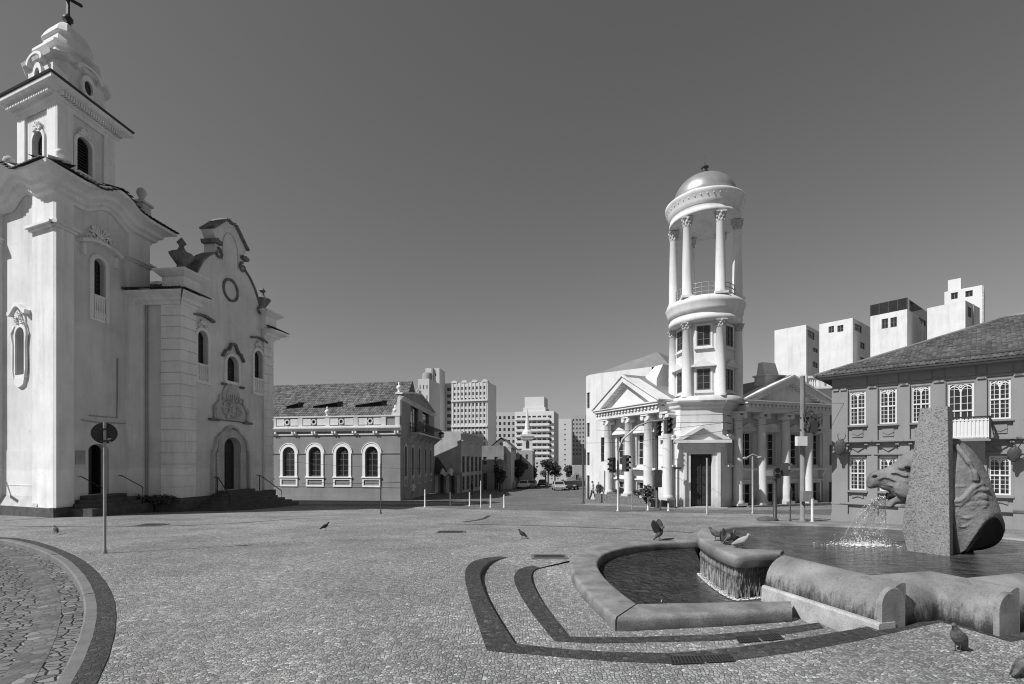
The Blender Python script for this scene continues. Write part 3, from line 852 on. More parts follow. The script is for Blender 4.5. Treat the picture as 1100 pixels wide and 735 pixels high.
# tower shaft with its openings
zb = g(24.2)-.6
win_o = (FR.u(99.5), FR.u(112), FR.z(105, 318), FR.z(105, 278), None)
wR = (win_o[0]+.0, win_o[1], win_o[2], win_o[3], (win_o[1]-win_o[0])/2)
dR_ = (FR.u(95), FR.u(117), FR.z(106, 531), FR.z(106, 477), .35)
dL_ = (FL.u(18.5), FL.u(28), FL.z(23, 403), FL.z(23, 352), (FL.u(28)-FL.u(18.5))/2)
mb = FR.mb(); wall(mb, 0, SR, zb, ZB+1.2, [wR, dR_], .5)
mb.M = FL.M; wall(mb, 0, SL, zb, ZB+1.2, [dL_], .5)
q = C0+dR*SR; q2 = q+dL*SL; q3 = C0+dL*SL
mb.M = Matrix.Identity(4)
mb.quad((q.x, q.y, zb), (q2.x, q2.y, zb), (q2.x, q2.y, ZB+1.2), (q.x, q.y, ZB+1.2))
mb.quad((q2.x, q2.y, zb), (q3.x, q3.y, zb), (q3.x, q3.y, ZB+1.2), (q2.x, q2.y, ZB+1.2))
mb.build('tower_wall', M['church'], CH)
# corner strips with their capitals
def strip(F, u0, u1, z0, z1, proud=.14, cap=True, capz=None):
    mb = F.mb(); mb.box(u0, u1, -proud, .02, z0, z1)
    if cap:
        c = capz or z1-1.0
        mb.box(u0-.10, u1+.10, -proud-.12, .02, c, c+.12); mb.box(u0-.20, u1+.2, -proud-.26, .02, c+.12, c+.24); mb.box(u0-.06, u1+.06, -proud-.08, .02, c+.24, c+.36)
    return mb.build('pilaster', M['church_trim'], CH)
capz = FR.z(57, 243)
strip(FR, -.14, FR.u(77), zb, ZB+.3, .14, True, capz)
strip(FR, FR.u(136.5), SR-.02, zb, ZB+.3, .14, True, capz)
strip(FL, FL.u(38.5), SL, zb, ZB+.3, .14, True, capz)
strip(FL, -.6, FL.u(3.2), zb, ZB+.3, .5, True, capz)
# plinth and its sloping head
mb = FR.mb()
pz1 = FR.z(61, 545.5)
for F, L in ((FR, SR), (FL, SL)):
    mb.M = F.M
    if F is FR:
        mb.box(-.24, FR.u(92.5), -.24, .02, zb, pz1); mb.box(FR.u(120.5), L, -.24, .02, zb, pz1)
    else: mb.box(-.2, L+.24, -.245, .02, zb, pz1)
mb.build('plinth', M['plinth'], CH)
mb = FL.mb(); mb.prismx([(-.20, pz1+.003), (.02, pz1+.003), (.02, pz1+.55), (-.02, pz1+.52)], 0, SL-1.35)
mb.prismx([(-.26, pz1-.02), (.02, pz1-.02), (.02, pz1+.005), (-.26, pz1+.005)], 0, SL-.1)
mb.build('plinth_slope', M['stone_trim'], CH)
# the undulating cornice
PROF = [(.02, 0), (.12, .02), (.16, .16), (.30, .24), (.36, .42), (.52, .52), (.60, .72), (.86, .86), (1.02, .92), (1.06, 1.06), (.02, 1.12)]
def wave(t):
    q = (t-.5)/.26
    return ZB+ (.62*(.5+.5*math.cos(math.pi*max(-1, min(1, q))))-.0)
KM = 1.325
mb = FR.mb(); sweep(mb, 0, SR, PROF, wave, 36, KM, 1); mb.M = FL.M; sweep(mb, 0, SL, PROF, wave, 36, 1, KM)
mb.build('tower_cornice', M['church_trim'], CH)
# tiles riding on the cornice
mb = FR.mb(); rr = random.Random(4)
for F, L in ((FR, SR), (FL, SL)):
    mb.M = F.M; n = 30
    for k in range(n):
        t = (k+.5)/n; u = -1.1+(L+2.2)*t; z = wave(max(0, min(1, u/L)))+1.08
        mb.t = rr.random()
        for (yy0, yy1, zz0, zz1) in ((-1.16, -.2, .03, .34),):
            pts0 = [(u+.115*math.cos(a), yy0, z+zz0+.075*math.sin(a)) for a in [math.pi*j/6 for j in range(7)]]
            pts1 = [(u+.10*math.cos(a), yy1, z+zz1+.075*math.sin(a)) for a in [math.pi*j/6 for j in range(7)]]
            nn = len(pts0); mb.add(pts0+pts1, [(j, j+1, nn+j+1, nn+j) for j in range(nn-1)]+[tuple(range(nn))], True)
    mb.t = .3
    for k in range(24):
        t0, t1 = k/24, (k+1)/24
        ua, ub = -1.1+(L+2.2)*t0, -1.1+(L+2.2)*t1
        za, zc = wave(max(0, min(1, ua/L)))+1.08, wave(max(0, min(1, ub/L)))+1.08
        mb.quad((ua, -1.12, za+.02), (ub, -1.12, zc+.02), (ub, .3, zc+.42), (ua, .3, za+.42))
mb.build('cornice_tiles', M['tile_dark'], CH)
# window on the shaded side
mb = FR.mb(); surround(mb, wR, .22, .10, bottom=False)
u0, u1 = wR[0]-.22, wR[1]+.22; bz0 = FR.z(105, 343); 
mb.box(u0, u1, -.10, .02, bz0-.12, bz0); mb.box(u0-.05, u1+.05, -.16, .02, wR[2]-.1, wR[2])
mb.box(u0, u0+.2, -.10, .02, bz0, wR[2]-.1); mb.box(u1-.2, u1, -.10, .02, bz0, wR[2]-.1)
for k in range(5):
    u = u0+.3+(u1-u0-.6)*k/4
    mb.M = FR.M @ Matrix.Translation((u, -.06, 0)); mb.lathe([(.05, bz0), (.09, bz0+.25), (.04, bz0+.5), (.07, wR[2]-.1)], 0, 0, 8)
mb.M = FR.M
cu = (wR[0]+wR[1])/2; hz_ = wR[3]+.45
for k in range(10):
    t0, t1 = -1+2*k/10, -1+2*(k+1)/10
    f_ = lambda t: hz_+.30*math.cos(t*math.pi/2)**.8*1.0
    mb.prism([(cu+t0*1.15, f_(t0)), (cu+t1*1.15, f_(t1)), (cu+t1*1.2, f_(t1)+.16), (cu+t0*1.2, f_(t0)+.16)], -.34, .02)
mb.box(cu-1.0, cu-.85, -.2, .02, hz_-.6, hz_); mb.box(cu+.85, cu+1.0, -.2, .02, hz_-.6, hz_)
ornament(mb, cu, hz_+.75, 1.7, 1.0, -.1, 5)
mb.build('window_surround', M['church_trim'], CH)
window(CH, FR, cu, wR[2], 'ch_side', wR[1]-wR[0], wR[3]-wR[2], 'rect', 3, 7, (wR[1]-wR[0])/2, .05, .05, frame='shutter', dpt=.26)
# window on the sunlit side with its framed relief
cu = (dL_[0]+dL_[1])/2; w_ = dL_[1]-dL_[0]
mb = FL.mb(); surround(mb, dL_, .16, .09, bottom=True)
zt, zl = FL.z(23, 330), FL.z(23, 416)
for k in range(12):
    t0, t1 = -1+2*k/12, -1+2*(k+1)/12
    f_ = lambda t: zt-.25+.22*math.cos(t*math.pi)
    mb.prism([(cu+t0*.8, f_(t0)), (cu+t1*.8, f_(t1)), (cu+t1*.86, f_(t1)+.2), (cu+t0*.86, f_(t0)+.2)], -.26, .02)
mb.prism([(cu-.42, zt-.42), (cu+.42, zt-.42), (cu+.5, dL_[3]+.2), (cu-.5, dL_[3]+.2)], -.08, .02)
ornament(mb, cu, (zt+dL_[3])/2-.02, .8, .7, -.10, 8, 16)
for s_ in (-1, 1):
    mb.tube([(cu+s_*.5, -.08, dL_[3]+.1), (cu+s_*.68, -.1, dL_[3]-.3), (cu+s_*.58, -.08, dL_[3]-.9), (cu+s_*.62, -.08, dL_[2]+.3), (cu+s_*.5, -.08, dL_[2]-.2)], .07, 6)
mb.prism([(cu-.52, dL_[2]-.16), (cu+.52, dL_[2]-.16), (cu+.40, dL_[2]-.5), (cu+.12, zl), (cu-.12, zl), (cu-.40, dL_[2]-.5)], -.12, .02)
mb.build('window_surround', M['church_trim'], CH)
window(CH, FL, cu, dL_[2], 'ch_left', w_, dL_[3]-dL_[2], 'louvre', arch=w_/2, frame='shutter', pane='shutter', dpt=.3, fr=.05)
# panel line on the sunlit wall
mb = FL.mb(); mb.box(.76, FL.u(38.5)-.02, -.022, .02, pz1+.5, pz1+2.9); mb.box(.76, FL.u(38.5)-.02, -.04, .02, pz1+1.05, pz1+1.10)
mb.build('dado', M['church'], CH)
# side door, steps and rails
mb = FR.mb(); mb.box(dR_[0]+.02, dR_[0]+.55, .40, .47, dR_[2], dR_[3]); mb.box(dR_[0]+.1, dR_[1]-.04, 1.8, 1.9, dR_[2], dR_[3])
mb.box(dR_[0]-.1, dR_[1]+.1, .5, 2.0, dR_[3]-.05, dR_[3]); mb.box(dR_[1], dR_[1]+.06, .5, 2.0, dR_[2], dR_[3]); mb.box(dR_[0]-.06, dR_[0], .5, 2.0, dR_[2], dR_[3])
mb.build('door', M['door'], CH)
mb = FR.mb(); cu = (dR_[0]+dR_[1])/2
for k in range(4):
    mb.box(cu-1.05-.25*k, cu+1.15+.25*k, -.55-.32*k, .55, zb, dR_[2]-.01-.2*k)
mb.build('side_steps', M['plinth'], CH)
for s_ in (-1, 1):
    mb = FR.mb(); u = cu+s_*1.15
    mb.tube([(u, -1.5, dR_[2]-.6), (u, -1.5, dR_[2]+.35), (u, -.2, dR_[2]+1.0), (u, -.05, dR_[2]+.98)], .025, 6); mb.build('handrail', M['iron'], CH)
mb = FR.mb(); mb.box(FR.u(81), FR.u(91), -.04, .02, FR.z(86, 499), FR.z(86, 484)); mb.build('plaque', M['conc'], CH)
mb = FR.mb()
mb.tube([(FR.u(86), -.05, FR.z(86, 451)), (FR.u(104), -.05, FR.z(104, 454)), (FR.u(134), -.05, FR.z(134, 455))], .025, 5)
mb.tube([(FR.u(95), -.05, FR.z(95, 446.5)), (FR.u(125), -.05, FR.z(125, 449)), (FR.u(125.5), -.05, FR.z(125.5, 385))], .03, 5)
mb.build('conduit', M['conc'], CH)
mb = FL.mb(); mb.tube([(.2, -.75, Z_(499, 26)), (.2, -1.3, Z_(499, 26)), (1.0, -1.5, Z_(500.5, 25.6))], .07, 6); mb.build('lamp_bracket', M['galv'], CH)

# ---- belfry
B0 = Vector((X_(62, 25.2), 25.2)); BR, BL = 3.15, 3.6
BFR = Face(B0, B0+dR*BR); BFL = Face(B0+dL*BL, B0)
bz0 = ZB+.9; bz1 = BFR.z(62, 112)
oR = (BFR.u(81.5), BFR.u(98), BFR.z(90, 192), BFR.z(90, 149), None); oR = oR[:4]+((oR[1]-oR[0])/2,)
oL = (BFL.u(36.5), BFL.u(47.5), BFL.z(42, 181), BFL.z(42, 142), None); oL = oL[:4]+((oL[1]-oL[0])/2,)
mb = BFR.mb(); wall(mb, 0, BR, bz0, bz1+.3, [oR], .4); mb.M = BFL.M; wall(mb, 0, BL, bz0, bz1+.3, [oL], .4)
q = B0+dR*BR; q2 = q+dL*BL; q3 = B0+dL*BL; mb.M = Matrix.Identity(4)
mb.quad((q.x, q.y, bz0), (q2.x, q2.y, bz0), (q2.x, q2.y, bz1), (q.x, q.y, bz1)); mb.quad((q2.x, q2.y, bz0), (q3.x, q3.y, bz0), (q3.x, q3.y, bz1), (q2.x, q2.y, bz1))
mb.build('belfry_wall', M['church'], CH)
for F, a, b in ((BFR, -.10, .72), (BFR, BR-.66, BR), (BFL, BL-.78, BL), (BFL, 0, .72)):
    strip(F, a, b, bz0, bz1+.1, .10, False)
for F, o, k in ((BFR, oR, 'bel_r'), (BFL, oL, 'bel_l')):
    mb = F.mb(); surround(mb, o, .17, .09); cu = (o[0]+o[1])/2
    arcband(mb, cu, o[3]-.02, .16, .34, -.14, .02, 20, 160, 8); ornament(mb, cu, o[3]+.25, .8, .5, -.08, 3, 10)
    mb.box(cu-.75, cu+.75, -.14, .02, o[2]-.16, o[2])
    mb.build('window_surround', M['church_trim'], CH)
    window(CH, F, cu, o[2], k, o[1]-o[0], o[3]-o[2], 'louvre', arch=o[4], frame='shutter', pane='shutter', dpt=.18, fr=.05, name='louvre')
# balustrade before the right louvre
mb = BFR.mb(); a, b, z1_ = BFR.u(79), BFR.u(104), BFR.z(90, 192)
for k in range(7):
    u = a+(b-a)*k/6; mb.M = BFR.M @ Matrix.Translation((u, -.42, 0)); mb.lathe([(.05, z1_-.72), (.09, z1_-.5), (.04, z1_-.25), (.07, z1_-.08)], 0, 0, 8)
mb.M = BFR.M; mb.box(a-.15, b+.15, -.52, -.32, z1_-.08, z1_+.03); mb.box(a-.2, b+.2, -.55, -.28, z1_-.85, z1_-.72)
mb.build('balustrade', M['church_trim'], CH)
# belfry cornice with dentils
PB = [(.02, 0), (.10, 0), (.12, .2), (.2, .24), (.24, .36), (.24, .5), (.62, .66), (.70, .72), (.72, .88), (.02, .92)]
mb = BFR.mb()
for F, L in ((BFR, BR), (BFL, BL)):
    mb.M = F.M; sweep(mb, 0, L, PB, lambda t: bz1, 2, KM if F is BFR else 1, 1 if F is BFR else KM)
    n = 26
    for k in range(n):
        u = -.2+(L+.4)*(k+.5)/n; mb.box(u-.04, u+.04, -.50, -.2, bz1+.36, bz1+.55)
mb.build('belfry_cornice', M['church_trim'], CH)
mb = BFR.mb()
cB = B0+dR*BR/2+dL*BL/2
def plan(sr, sl, z, e=0):
    c = [cB+dR*(-sr)+dL*(-sl), cB+dR*sr+dL*(-sl), cB+dR*sr+dL*sl, cB-dR*sr+dL*sl]
    return [(p.x, p.y, z) for p in c]
mb = MB(); mb.loft([plan(BR/2+.80, BL/2+.80, bz1+.90), plan(BR/2+.84, BL/2+.84, bz1+.98), plan(BR/2-.1, BL/2-.1, bz1+1.5)], False)
mb.build('belfry_tiles', M['tile_dark'], CH)
# drum, round lights, stepped bell shaped head, cross
dz0 = bz1+.95; dh = 1.75
def chplan(sr, sl, z, ch=.32, n=1):
    out = []
    for (a, b, c, d) in ((-1, -1, 1, 0), (1, -1, 0, 1), (1, 1, -1, 0), (-1, 1, 0, -1)):
        # chamfered corners
        p = cB+dR*(a*sr)+dL*(b*sl)
        pr = dR*(-a*ch*sr); pl_ = dL*(-b*ch*sl)
        s1, s2 = (p+pl_, p+pr) if (a*b > 0) else (p+pr, p+pl_)
        out += [(s1.x, s1.y, z), (s2.x, s2.y, z)]
    return out
mb = MB(); mb.loft([chplan(1.46, 1.72, dz0), chplan(1.46, 1.72, dz0+dh)], False); mb.build('drum', M['church'], CH)
mb = MB(); mb.loft([chplan(1.48, 1.74, dz0+dh), chplan(1.68, 1.92, dz0+dh+.10), chplan(1.74, 2.0, dz0+dh+.25), chplan(1.4, 1.6, dz0+dh+.5)], False)
mb.loft([chplan(1.28, 1.46, dz0+dh+.42), chplan(1.18, 1.34, dz0+dh+1.0), chplan(1.36, 1.52, dz0+dh+1.12), chplan(1.34, 1.5, dz0+dh+1.28), chplan(1.0, 1.12, dz0+dh+1.6)], False)
mb.loft([chplan(1.0, 1.1, dz0+dh+1.55), chplan(.92, 1.02, dz0+dh+2.0), chplan(1.04, 1.15, dz0+dh+2.1), chplan(1.0, 1.1, dz0+dh+2.2), chplan(.90, .98, dz0+dh+2.45), chplan(.74, .8, dz0+dh+2.75), chplan(.52, .56, dz0+dh+3.02), chplan(.28, .3, dz0+dh+3.2), chplan(.10, .11, dz0+dh+3.28)], False)
mb.build('bell_roof', M['church'], CH)
topz = dz0+dh+3.25
for F, sgn, off in ((BFR, 1, 1.28), (BFL, -1, 1.45)):
    nrm = F.n; d = F.d
    base = cB+nrm*( (BL/2) if F is BFR else (BR/2) )*0
    ctr = cB+(-dL*1.72 if F is BFR else -dR*1.46)
    FF = Face(ctr-d*1.0, ctr+d*1.0); zc = dz0+dh*.62
    mb = FF.mb(); arcband(mb, 1.0, zc, .24, .42, -.16, .1, 0, 360, 20, 1.6)
    pts = [(1.0+.6*math.cos(R(a)), zc+.55+.45*math.sin(R(a))) for a in range(0, 181, 15)]
    for k in range(len(pts)-1):
        mb.prism([pts[k], pts[k+1], (1.0+(pts[k+1][0]-1)*1.25, pts[k+1][1]+.12), (1.0+(pts[k][0]-1)*1.25, pts[k][1]+.12)], -.3, .3)
    mb.build('round_window_surround', M['church_trim'], CH)
    mb = FF.mb(); mb.prism([(1.0+.25*math.cos(R(a)), zc+.4*math.sin(R(a))) for a in range(0, 360, 20)], -.03, .05); mb.build('round_window', M['glass'], CH)
mb = MB(Matrix.Translation((cB.x, cB.y, 0)))
mb.lathe([(.16, topz-.1), (.2, topz+.1), (.1, topz+.25), (.24, topz+.42), (.24, topz+.55), (.1, topz+.72), (.06, topz+.8)], 0, 0, 12)
mb.box(-.06, .06, -.06, .06, topz+.7, topz+2.4)
e = Vector((.62, .78)).normalized()
mb2 = MB(Matrix.Translation((cB.x, cB.y, 0)) @ Matrix.Rotation(math.atan2(e.y, e.x), 4, 'Z')); mb2.m = 0
mb.M = mb2.M; mb.box(-.55, .55, -.05, .05, topz+1.62, topz+1.76)
for x in (-.55, .55): mb.ell((x, 0, topz+1.69), .1, .08, .1, 8, 6)
mb.build('cross', M['iron'], CH)
# corner finials standing on the big cornice
for (u, F, dd) in ((SR-.1, FR, .35), (.15, FL, .35), (SR+.35, FR, -.35)):
    if u > SR: continue
    p = F.at(u, dd, 0); mb = MB(Matrix.Translation((p.x, p.y, 0)))
    z = ZB+1.75
    mb.box(-.34, .34, -.34, .34, z-.7, z+.65); mb.box(-.44, .44, -.44, .44, z+.65, z+.78)
    mb.lathe([(.3, z+.78), (.2, z+.95), (.12, z+1.05), (.2, z+1.2), (.27, z+1.38), (.22, z+1.58), (.08, z+1.7), (0, z+1.74)], 0, 0, 14)
    mb.build('corner_finial', M['stone_trim'], CH)
# pedestal with scroll on the near corner
p = FR.at(.55, .45, 0); z = ZB+1.35; mb = MB(Matrix.Translation((p.x, p.y, 0)) @ Matrix.Rotation(R(40), 4, 'Z'))
mb.box(-.22, .22, -.22, .22, z-.3, z+.62); mb.taper(-.26, .26, -.26, .26, z+.62, -.42, .42, -.42, .42, z+.74); mb.box(-.42, .42, -.42, .42, z+.74, z+.80)
mb.lathe([(.12, z+.8), (.08, z+.92), (.15, z+1.05), (.20, z+1.2), (.15, z+1.36), (.05, z+1.44), (0, z+1.46)], 0, 0, 14)
for a_ in (0, 90): mb.tube([(.3, .3, z+.1), (.55, .1, z+.0), (.6, -.2, z+.25)], [.10, .12, .06], 6)
mb.build('corner_finial', M['church_trim'], CH)

# ---- nave front
N0 = Vector((X_(193.5, 28.5), 28.5)); NF = Face(N0, N0+Vector((.117, .993)).normalized()*8.7); NL = NF.L
NE = Face((X_(139, 28.75), 28.75), N0)          # end wall turned to the camera
zg = g(29)-.6; ZC = NF.z(193, 327)             # wall top under the eaves
ctr = NF.u(247.3)
def op(a, b, zt, zb_, px, arch): return (NF.u(a), NF.u(b), NF.z(px, zb_), NF.z(px, zt), arch)
o1 = op(211.5, 222.5, 355.5, 391, 217, .35); o1 = o1[:4]+((o1[1]-o1[0])/2*.95,)
o2 = op(243, 255.5, 383, 410, 249, .3); o2 = o2[:4]+((o2[1]-o2[0])/2*.9,)
o3 = op(272.5, 281.5, 377, 406.5, 277, .3); o3 = o3[:4]+((o3[1]-o3[0])/2*.95,)
od = op(239.5, 257.5, 470, 526, 248, .3); od = od[:4]+((od[1]-od[0])/2*.8,)
mb = NF.mb(); wall(mb, 0, NL, zg, ZC, [o1, o2, o3, od], .55)
# scrolled gable, symmetrical about the middle
pts_px = [(285.5, 352), (281, 338), (277.5, 326), (273, 311), (268, 300), (262.5, 291), (261.8, 286), (262, 279), (261, 275.5), (265, 270), (261, 262), (256, 251.5), (251.5, 242.5), (246.6, 240.5)]
right = [(NF.u(x)-ctr, NF.z(x, y)) for x, y in pts_px]
right[0] = (right[0][0], min(right[0][1], ZC))
right = [(max(0, a), b) for a, b in right]; right[-1] = (0, right[-1][1])
poly = [(ctr+a, b) for a, b in right]+[(ctr-a, b) for a, b in right[-2::-1]]
mb.prism(poly, 0.0, .8)
mb.M = Matrix.Identity(4)
for (a, b) in ((NF.at(0, 0), NF.at(0, 9)), (NF.at(NL, 0), NF.at(NL, 9)), (NF.at(0, 9), NF.at(NL, 9))):
    mb.quad((a.x, a.y, zg), (b.x, b.y, zg), (b.x, b.y, ZC), (a.x, a.y, ZC))
mb.build('nave_wall', M['church'], CH)
# gable copings and volutes
mb = NF.mb()
def coping(poly2, th=.16, out=.22):
    for k in range(len(poly2)-1):
        a, b = Vector(poly2[k]), Vector(poly2[k+1]); d = (b-a)
        if d.length < .02: continue
        n_ = Vector((d.y, -d.x)).normalized()
        if n_.y < -.1: n_ = -n_
        if abs(n_.y) <= .1 and (a.x-ctr)*n_.x < 0: n_ = -n_
        mb.prism([a, b, b+n_*th, a+n_*th], -out, .85)
for s_ in (1, -1):
    P_ = [(ctr+s_*a, b) for a, b in right]
    coping(P_[9:], .13, .20); coping(P_[7:9], .12, .22); coping(P_[0:6], .09, .12)
    # volutes
    for (i, rr_, dn) in ((5, .36, .1), (1, .30, .2)):
        c = Vector(P_[i]); pts = []
        for k in range(18):
            t = k/17; a = R(100-s_*(0)+s_*430*t); r_ = rr_*(1-.75*t)
            pts.append((c.x-s_*.25+r_*math.cos(a)*1, -.1, c.y+dn+r_*math.sin(a)))
        mb.tube(pts, [.085*(1-.45*k/17) for k in range(18)], 7)
        mb.M = NF.M
    a, b = P_[8]; mb.prism([(a-.28*s_, b-.28), (a+.30*s_, b-.28), (a+.36*s_, b-.05), (a-.28*s_, b-.05)], -.26, .85)
mb.build('gable_coping', M['dirty_trim'], CH)
mb = NF.mb(); cz = NF.z(247.5, 312); arcband(mb, ctr, cz, .62, .76, -.10, .02, 0, 360, 32, 1.02)
mb.build('gable_oval', M['dirty_trim'], CH); mb = NF.mb()
pk = NF.z(247, 262)
arcband(mb, ctr, pk-.5, .72, .765, -.04, .02, 0, 180, 14, 1.6); 
mb.box(ctr-.765, ctr-.72, -.04, .02, pk-1.4, pk-.5); mb.box(ctr+.72, ctr+.765, -.04, .02, pk-1.4, pk-.5)
mb.build('gable_arch', M['stone_trim'], CH)
# quoined corner strips
def quoin(F, u0, u1, z0, z1, proud, n):
    mb = F.mb()
    for k in range(n):
        a, b = z0+(z1-z0)*k/n, z0+(z1-z0)*(k+1)/n
        mb.box(u0, u1, -proud, .02, a+.03, b-.03); mb.box(u0+.05, u1-.05, -proud+.06, .02, b-.035, b+.03)
    mb.build('quoin_strip', M['church_trim'], CH)
pz = NF.z(193.5, 535.4)
ql = NF.u(208); quoin(NF, -.02, ql, pz, ZC, .16, 17); quoin(NF, NL-1.0, NL+.14, pz, ZC, .16, 17)
ew = NE.L; qe = NE.u(175)
mb = NE.mb(); wall(mb, 0, ew, zg, ZC, (), .3); mb.build('nave_end_wall', M['church'], CH)
quoin(NE, qe, ew+.16, pz, ZC, .14, 17)
mb = NE.mb(); mb.box(-.1, NE.u(157), -.26, .02, pz, ZC); mb.build('pilaster', M['church_trim'], CH)
mb = NE.mb(); mb.tube([(NE.u(158.8), -.07, pz), (NE.u(158.8), -.07, ZC)], .05, 8); mb.build('downpipe', M['galv'], CH)
# plinth, eaves with tiles, pedestals and urns
mb = NF.mb(); mb.box(-.26, NF.u(232), -.28, .02, zg, pz); mb.M = NE.M; mb.box(-.1, ew+.24, -.26, .02, zg, pz-.002)
mb.build('plinth', M['plinth'], CH)
mb = NF.mb(); mb.box(NF.u(267), NL+.24, -.28, .02, zg, pz); mb.build('plinth', M['plinth'], CH)
EP = [(.02, 0), (.18, 0), (.22, .14), (.42, .22), (.48, .36), (.85, .52), (.9, .62), (.02, .66)]
mb = NF.mb(); sweep(mb, 0, ql+.1, EP, lambda t: ZC-.02, 2, .885, .15)
mb.M = NE.M; sweep(mb, 0, ew, EP, lambda t: ZC-.02, 2, 0, .885)
mb.build('eaves', M['church_trim'], CH)
mb = NF.mb(); sweep(mb, NL-1.1, NL+.1, EP, lambda t: ZC-.02, 2, .15, 1); mb.build('eaves', M['church_trim'], CH)
mb = NF.mb(); rr = random.Random(6)
def eave_tiles(F, a, b, la, lb, back=0.0, rise=.36):
    """short tiled slope over the eaves; la, lb: how far its foot runs past the ends"""
    mb.M = F.M; n = max(3, int((b-a+la+lb)/.2))
    mb.t = .3; mb.quad((a-la, -.98, ZC+.66), (b+lb, -.98, ZC+.66), (b, back, ZC+.66+rise), (a, back, ZC+.66+rise))
    for k in range(n):
        f = (k+.5)/n; u0 = a-la+(b-a+la+lb)*f; u1 = a+(b-a)*f; mb.t = rr.random()
        p0 = [(u0+.10*math.cos(t), -1.02, ZC+.66+.075*math.sin(t)) for t in [math.pi*j/6 for j in range(7)]]
        p1 = [(u1+.08*math.cos(t), back, ZC+.66+rise+.06*math.sin(t)) for t in [math.pi*j/6 for j in range(7)]]
        mb.add(p0+p1, [(j, j+1, 8+j, 7+j) for j in range(6)]+[tuple(range(7))], True)
eave_tiles(NF, 0, ql, .87, .25); eave_tiles(NE, 0, ew, 0, .87)
mb.build('eaves_tiles', M['tile_dark'], CH)
mb = NF.mb(); eave_tiles(NF, NL-1.0, NL, .25, .9); mb.build('eaves_tiles', M['tile_dark'], CH)
for (u, sc) in ((.55, 1), (NL-.45, .9)):
    p = NF.at(u, .55, 0); mb = MB(NF.M @ Matrix.Translation((u, .3, 0)))
    z = ZC+.6
    mb.box(-.75, .55, -.7, .7, z, z+1.0); mb.taper(-.8, .6, -.75, .75, z+1.0, -1.15, .9, -1.1, 1.0, z+1.28); mb.box(-1.15, .9, -1.1, 1.0, z+1.28, z+1.36)
    mb.build('pedestal', M['church_trim'], CH)
    mb = MB(NF.M @ Matrix.Translation((u-.1, .3, 0))); z = z+1.36
    mb.lathe([(a_*1.2*sc, z+b_*1.2*sc) for a_, b_ in ((.5, 0), (.5, .16), (.22, .3), (.2, .42), (.5, .85), (.56, .98), (.30, 1.1), (.16, 1.22), (.1, 1.4), (.22, 1.56), (.1, 1.72), (.0, 1.86))], 0, 0, 8, False)
    mb.build('urn', M['dirty_trim'], CH)
# windows
for o, k, rail in ((o1, 'n1', True), (o2, 'n2', False), (o3, 'n1b', True)):
    cu = (o[0]+o[1])/2; w_ = o[1]-o[0]; mb = NF.mb(); surround(mb, o, .20, .09, bottom=not rail)
    if rail:
        zl = o[2]-1.05
        mb.box(o[0]-.2, o[0], -.09, .02, zl, o[2]); mb.box(o[1], o[1]+.2, -.09, .02, zl, o[2]); mb.box(o[0]-.25, o[1]+.25, -.12, .02, zl-.2, zl); mb.box(o[0], o[1], -.09, .02, o[2]-.12, o[2])
        for j in range(5):
            u = o[0]+.08+(w_-.16)*j/4; mb.M = NF.M @ Matrix.Translation((u, -.02, 0)); mb.lathe([(.04, zl), (.075, zl+.3), (.035, zl+.6), (.06, o[2]-.12)], 0, 0, 8)
        mb.M = NF.M
        ornament(mb, cu, o[3]+.42, .8, .5, -.07, 11, 8)
    mb.build('window_surround', M['church_trim'], CH)
    mb = NF.mb()
    if rail:
        for j in range(8):
            t0, t1 = -1+2*j/8, -1+2*(j+1)/8; f_ = lambda t: o[3]+.72+.16*math.cos(t*math.pi/2)
            mb.prism([(cu+t0*.85, f_(t0)), (cu+t1*.85, f_(t1)), (cu+t1*.9, f_(t1)+.12), (cu+t0*.9, f_(t0)+.12)], -.24, .02)
    else:
        for s_ in (-1, 1):
            pp = [(cu+s_*1.0, o[3]-.22), (cu+s_*.75, o[3]+.18), (cu+s_*.42, o[3]+.30), (cu+s_*.2, o[3]+.75), (cu, o[3]+.82)]
            for j in range(4): mb.prism([pp[j], pp[j+1], (pp[j+1][0], pp[j+1][1]+.12), (pp[j][0]+s_*.08, pp[j][1]+.10)], -.22, .02)
        mb.box(cu-1.05, cu-.72, -.2, .02, o[2]-.36, o[2]-.22); mb.box(cu+.72, cu+1.05, -.2, .02, o[2]-.36, o[2]-.22)
    mb.build('window_hood', M['dirty_trim'], CH)
    window(CH, NF, cu, o[2], k, w_, o[3]-o[2], 'rect', 2, 5, o[4], .06, .05, frame='shutter', pane='shutter', dpt=.28)
# cartouche over the door
mb = NF.mb(); zt, zl = NF.z(249, 414), NF.z(249, 452); h = zt-zl
body = [(-1.35, 0), (1.35, 0), (1.55, .1*h), (1.25, .42*h), (.85, .52*h), (.80, .78*h), (.55, .94*h), (0, h), (-.55, .94*h), (-.80, .78*h), (-.85, .52*h), (-1.25, .42*h), (-1.55, .1*h)]
mb.prism([(ctr+a, zl+b) for a, b in body], -.10, .02)
mb.prism([(ctr+a*.62, zl+.14*h+b*.76) for a, b in body], -.16, .0)
ornament(mb, ctr, zl+h*.42, 1.9, h*.75, -.15, 21, 34)
for s_ in (-1, 1): mb.tube([(ctr+s_*1.5, -.12, zl+.05), (ctr+s_*1.62, -.14, zl+.3*h), (ctr+s_*1.1, -.14, zl+.5*h), (ctr+s_*1.15, -.14, zl+.66*h), (ctr+s_*.85, -.14, zl+.62*h)], [.12, .1, .1, .08, .05], 6)
mb.build('cartouche', M['stone_trim'], CH)
mb = NF.mb(); mb.box(ctr-2.0, ctr-1.25, -.26, .02, zl-.14, zl); mb.box(ctr+1.25, ctr+2.0, -.26, .02, zl-.14, zl); mb.box(ctr-1.25, ctr+1.25, -.12, .02, zl-.06, zl-.004)
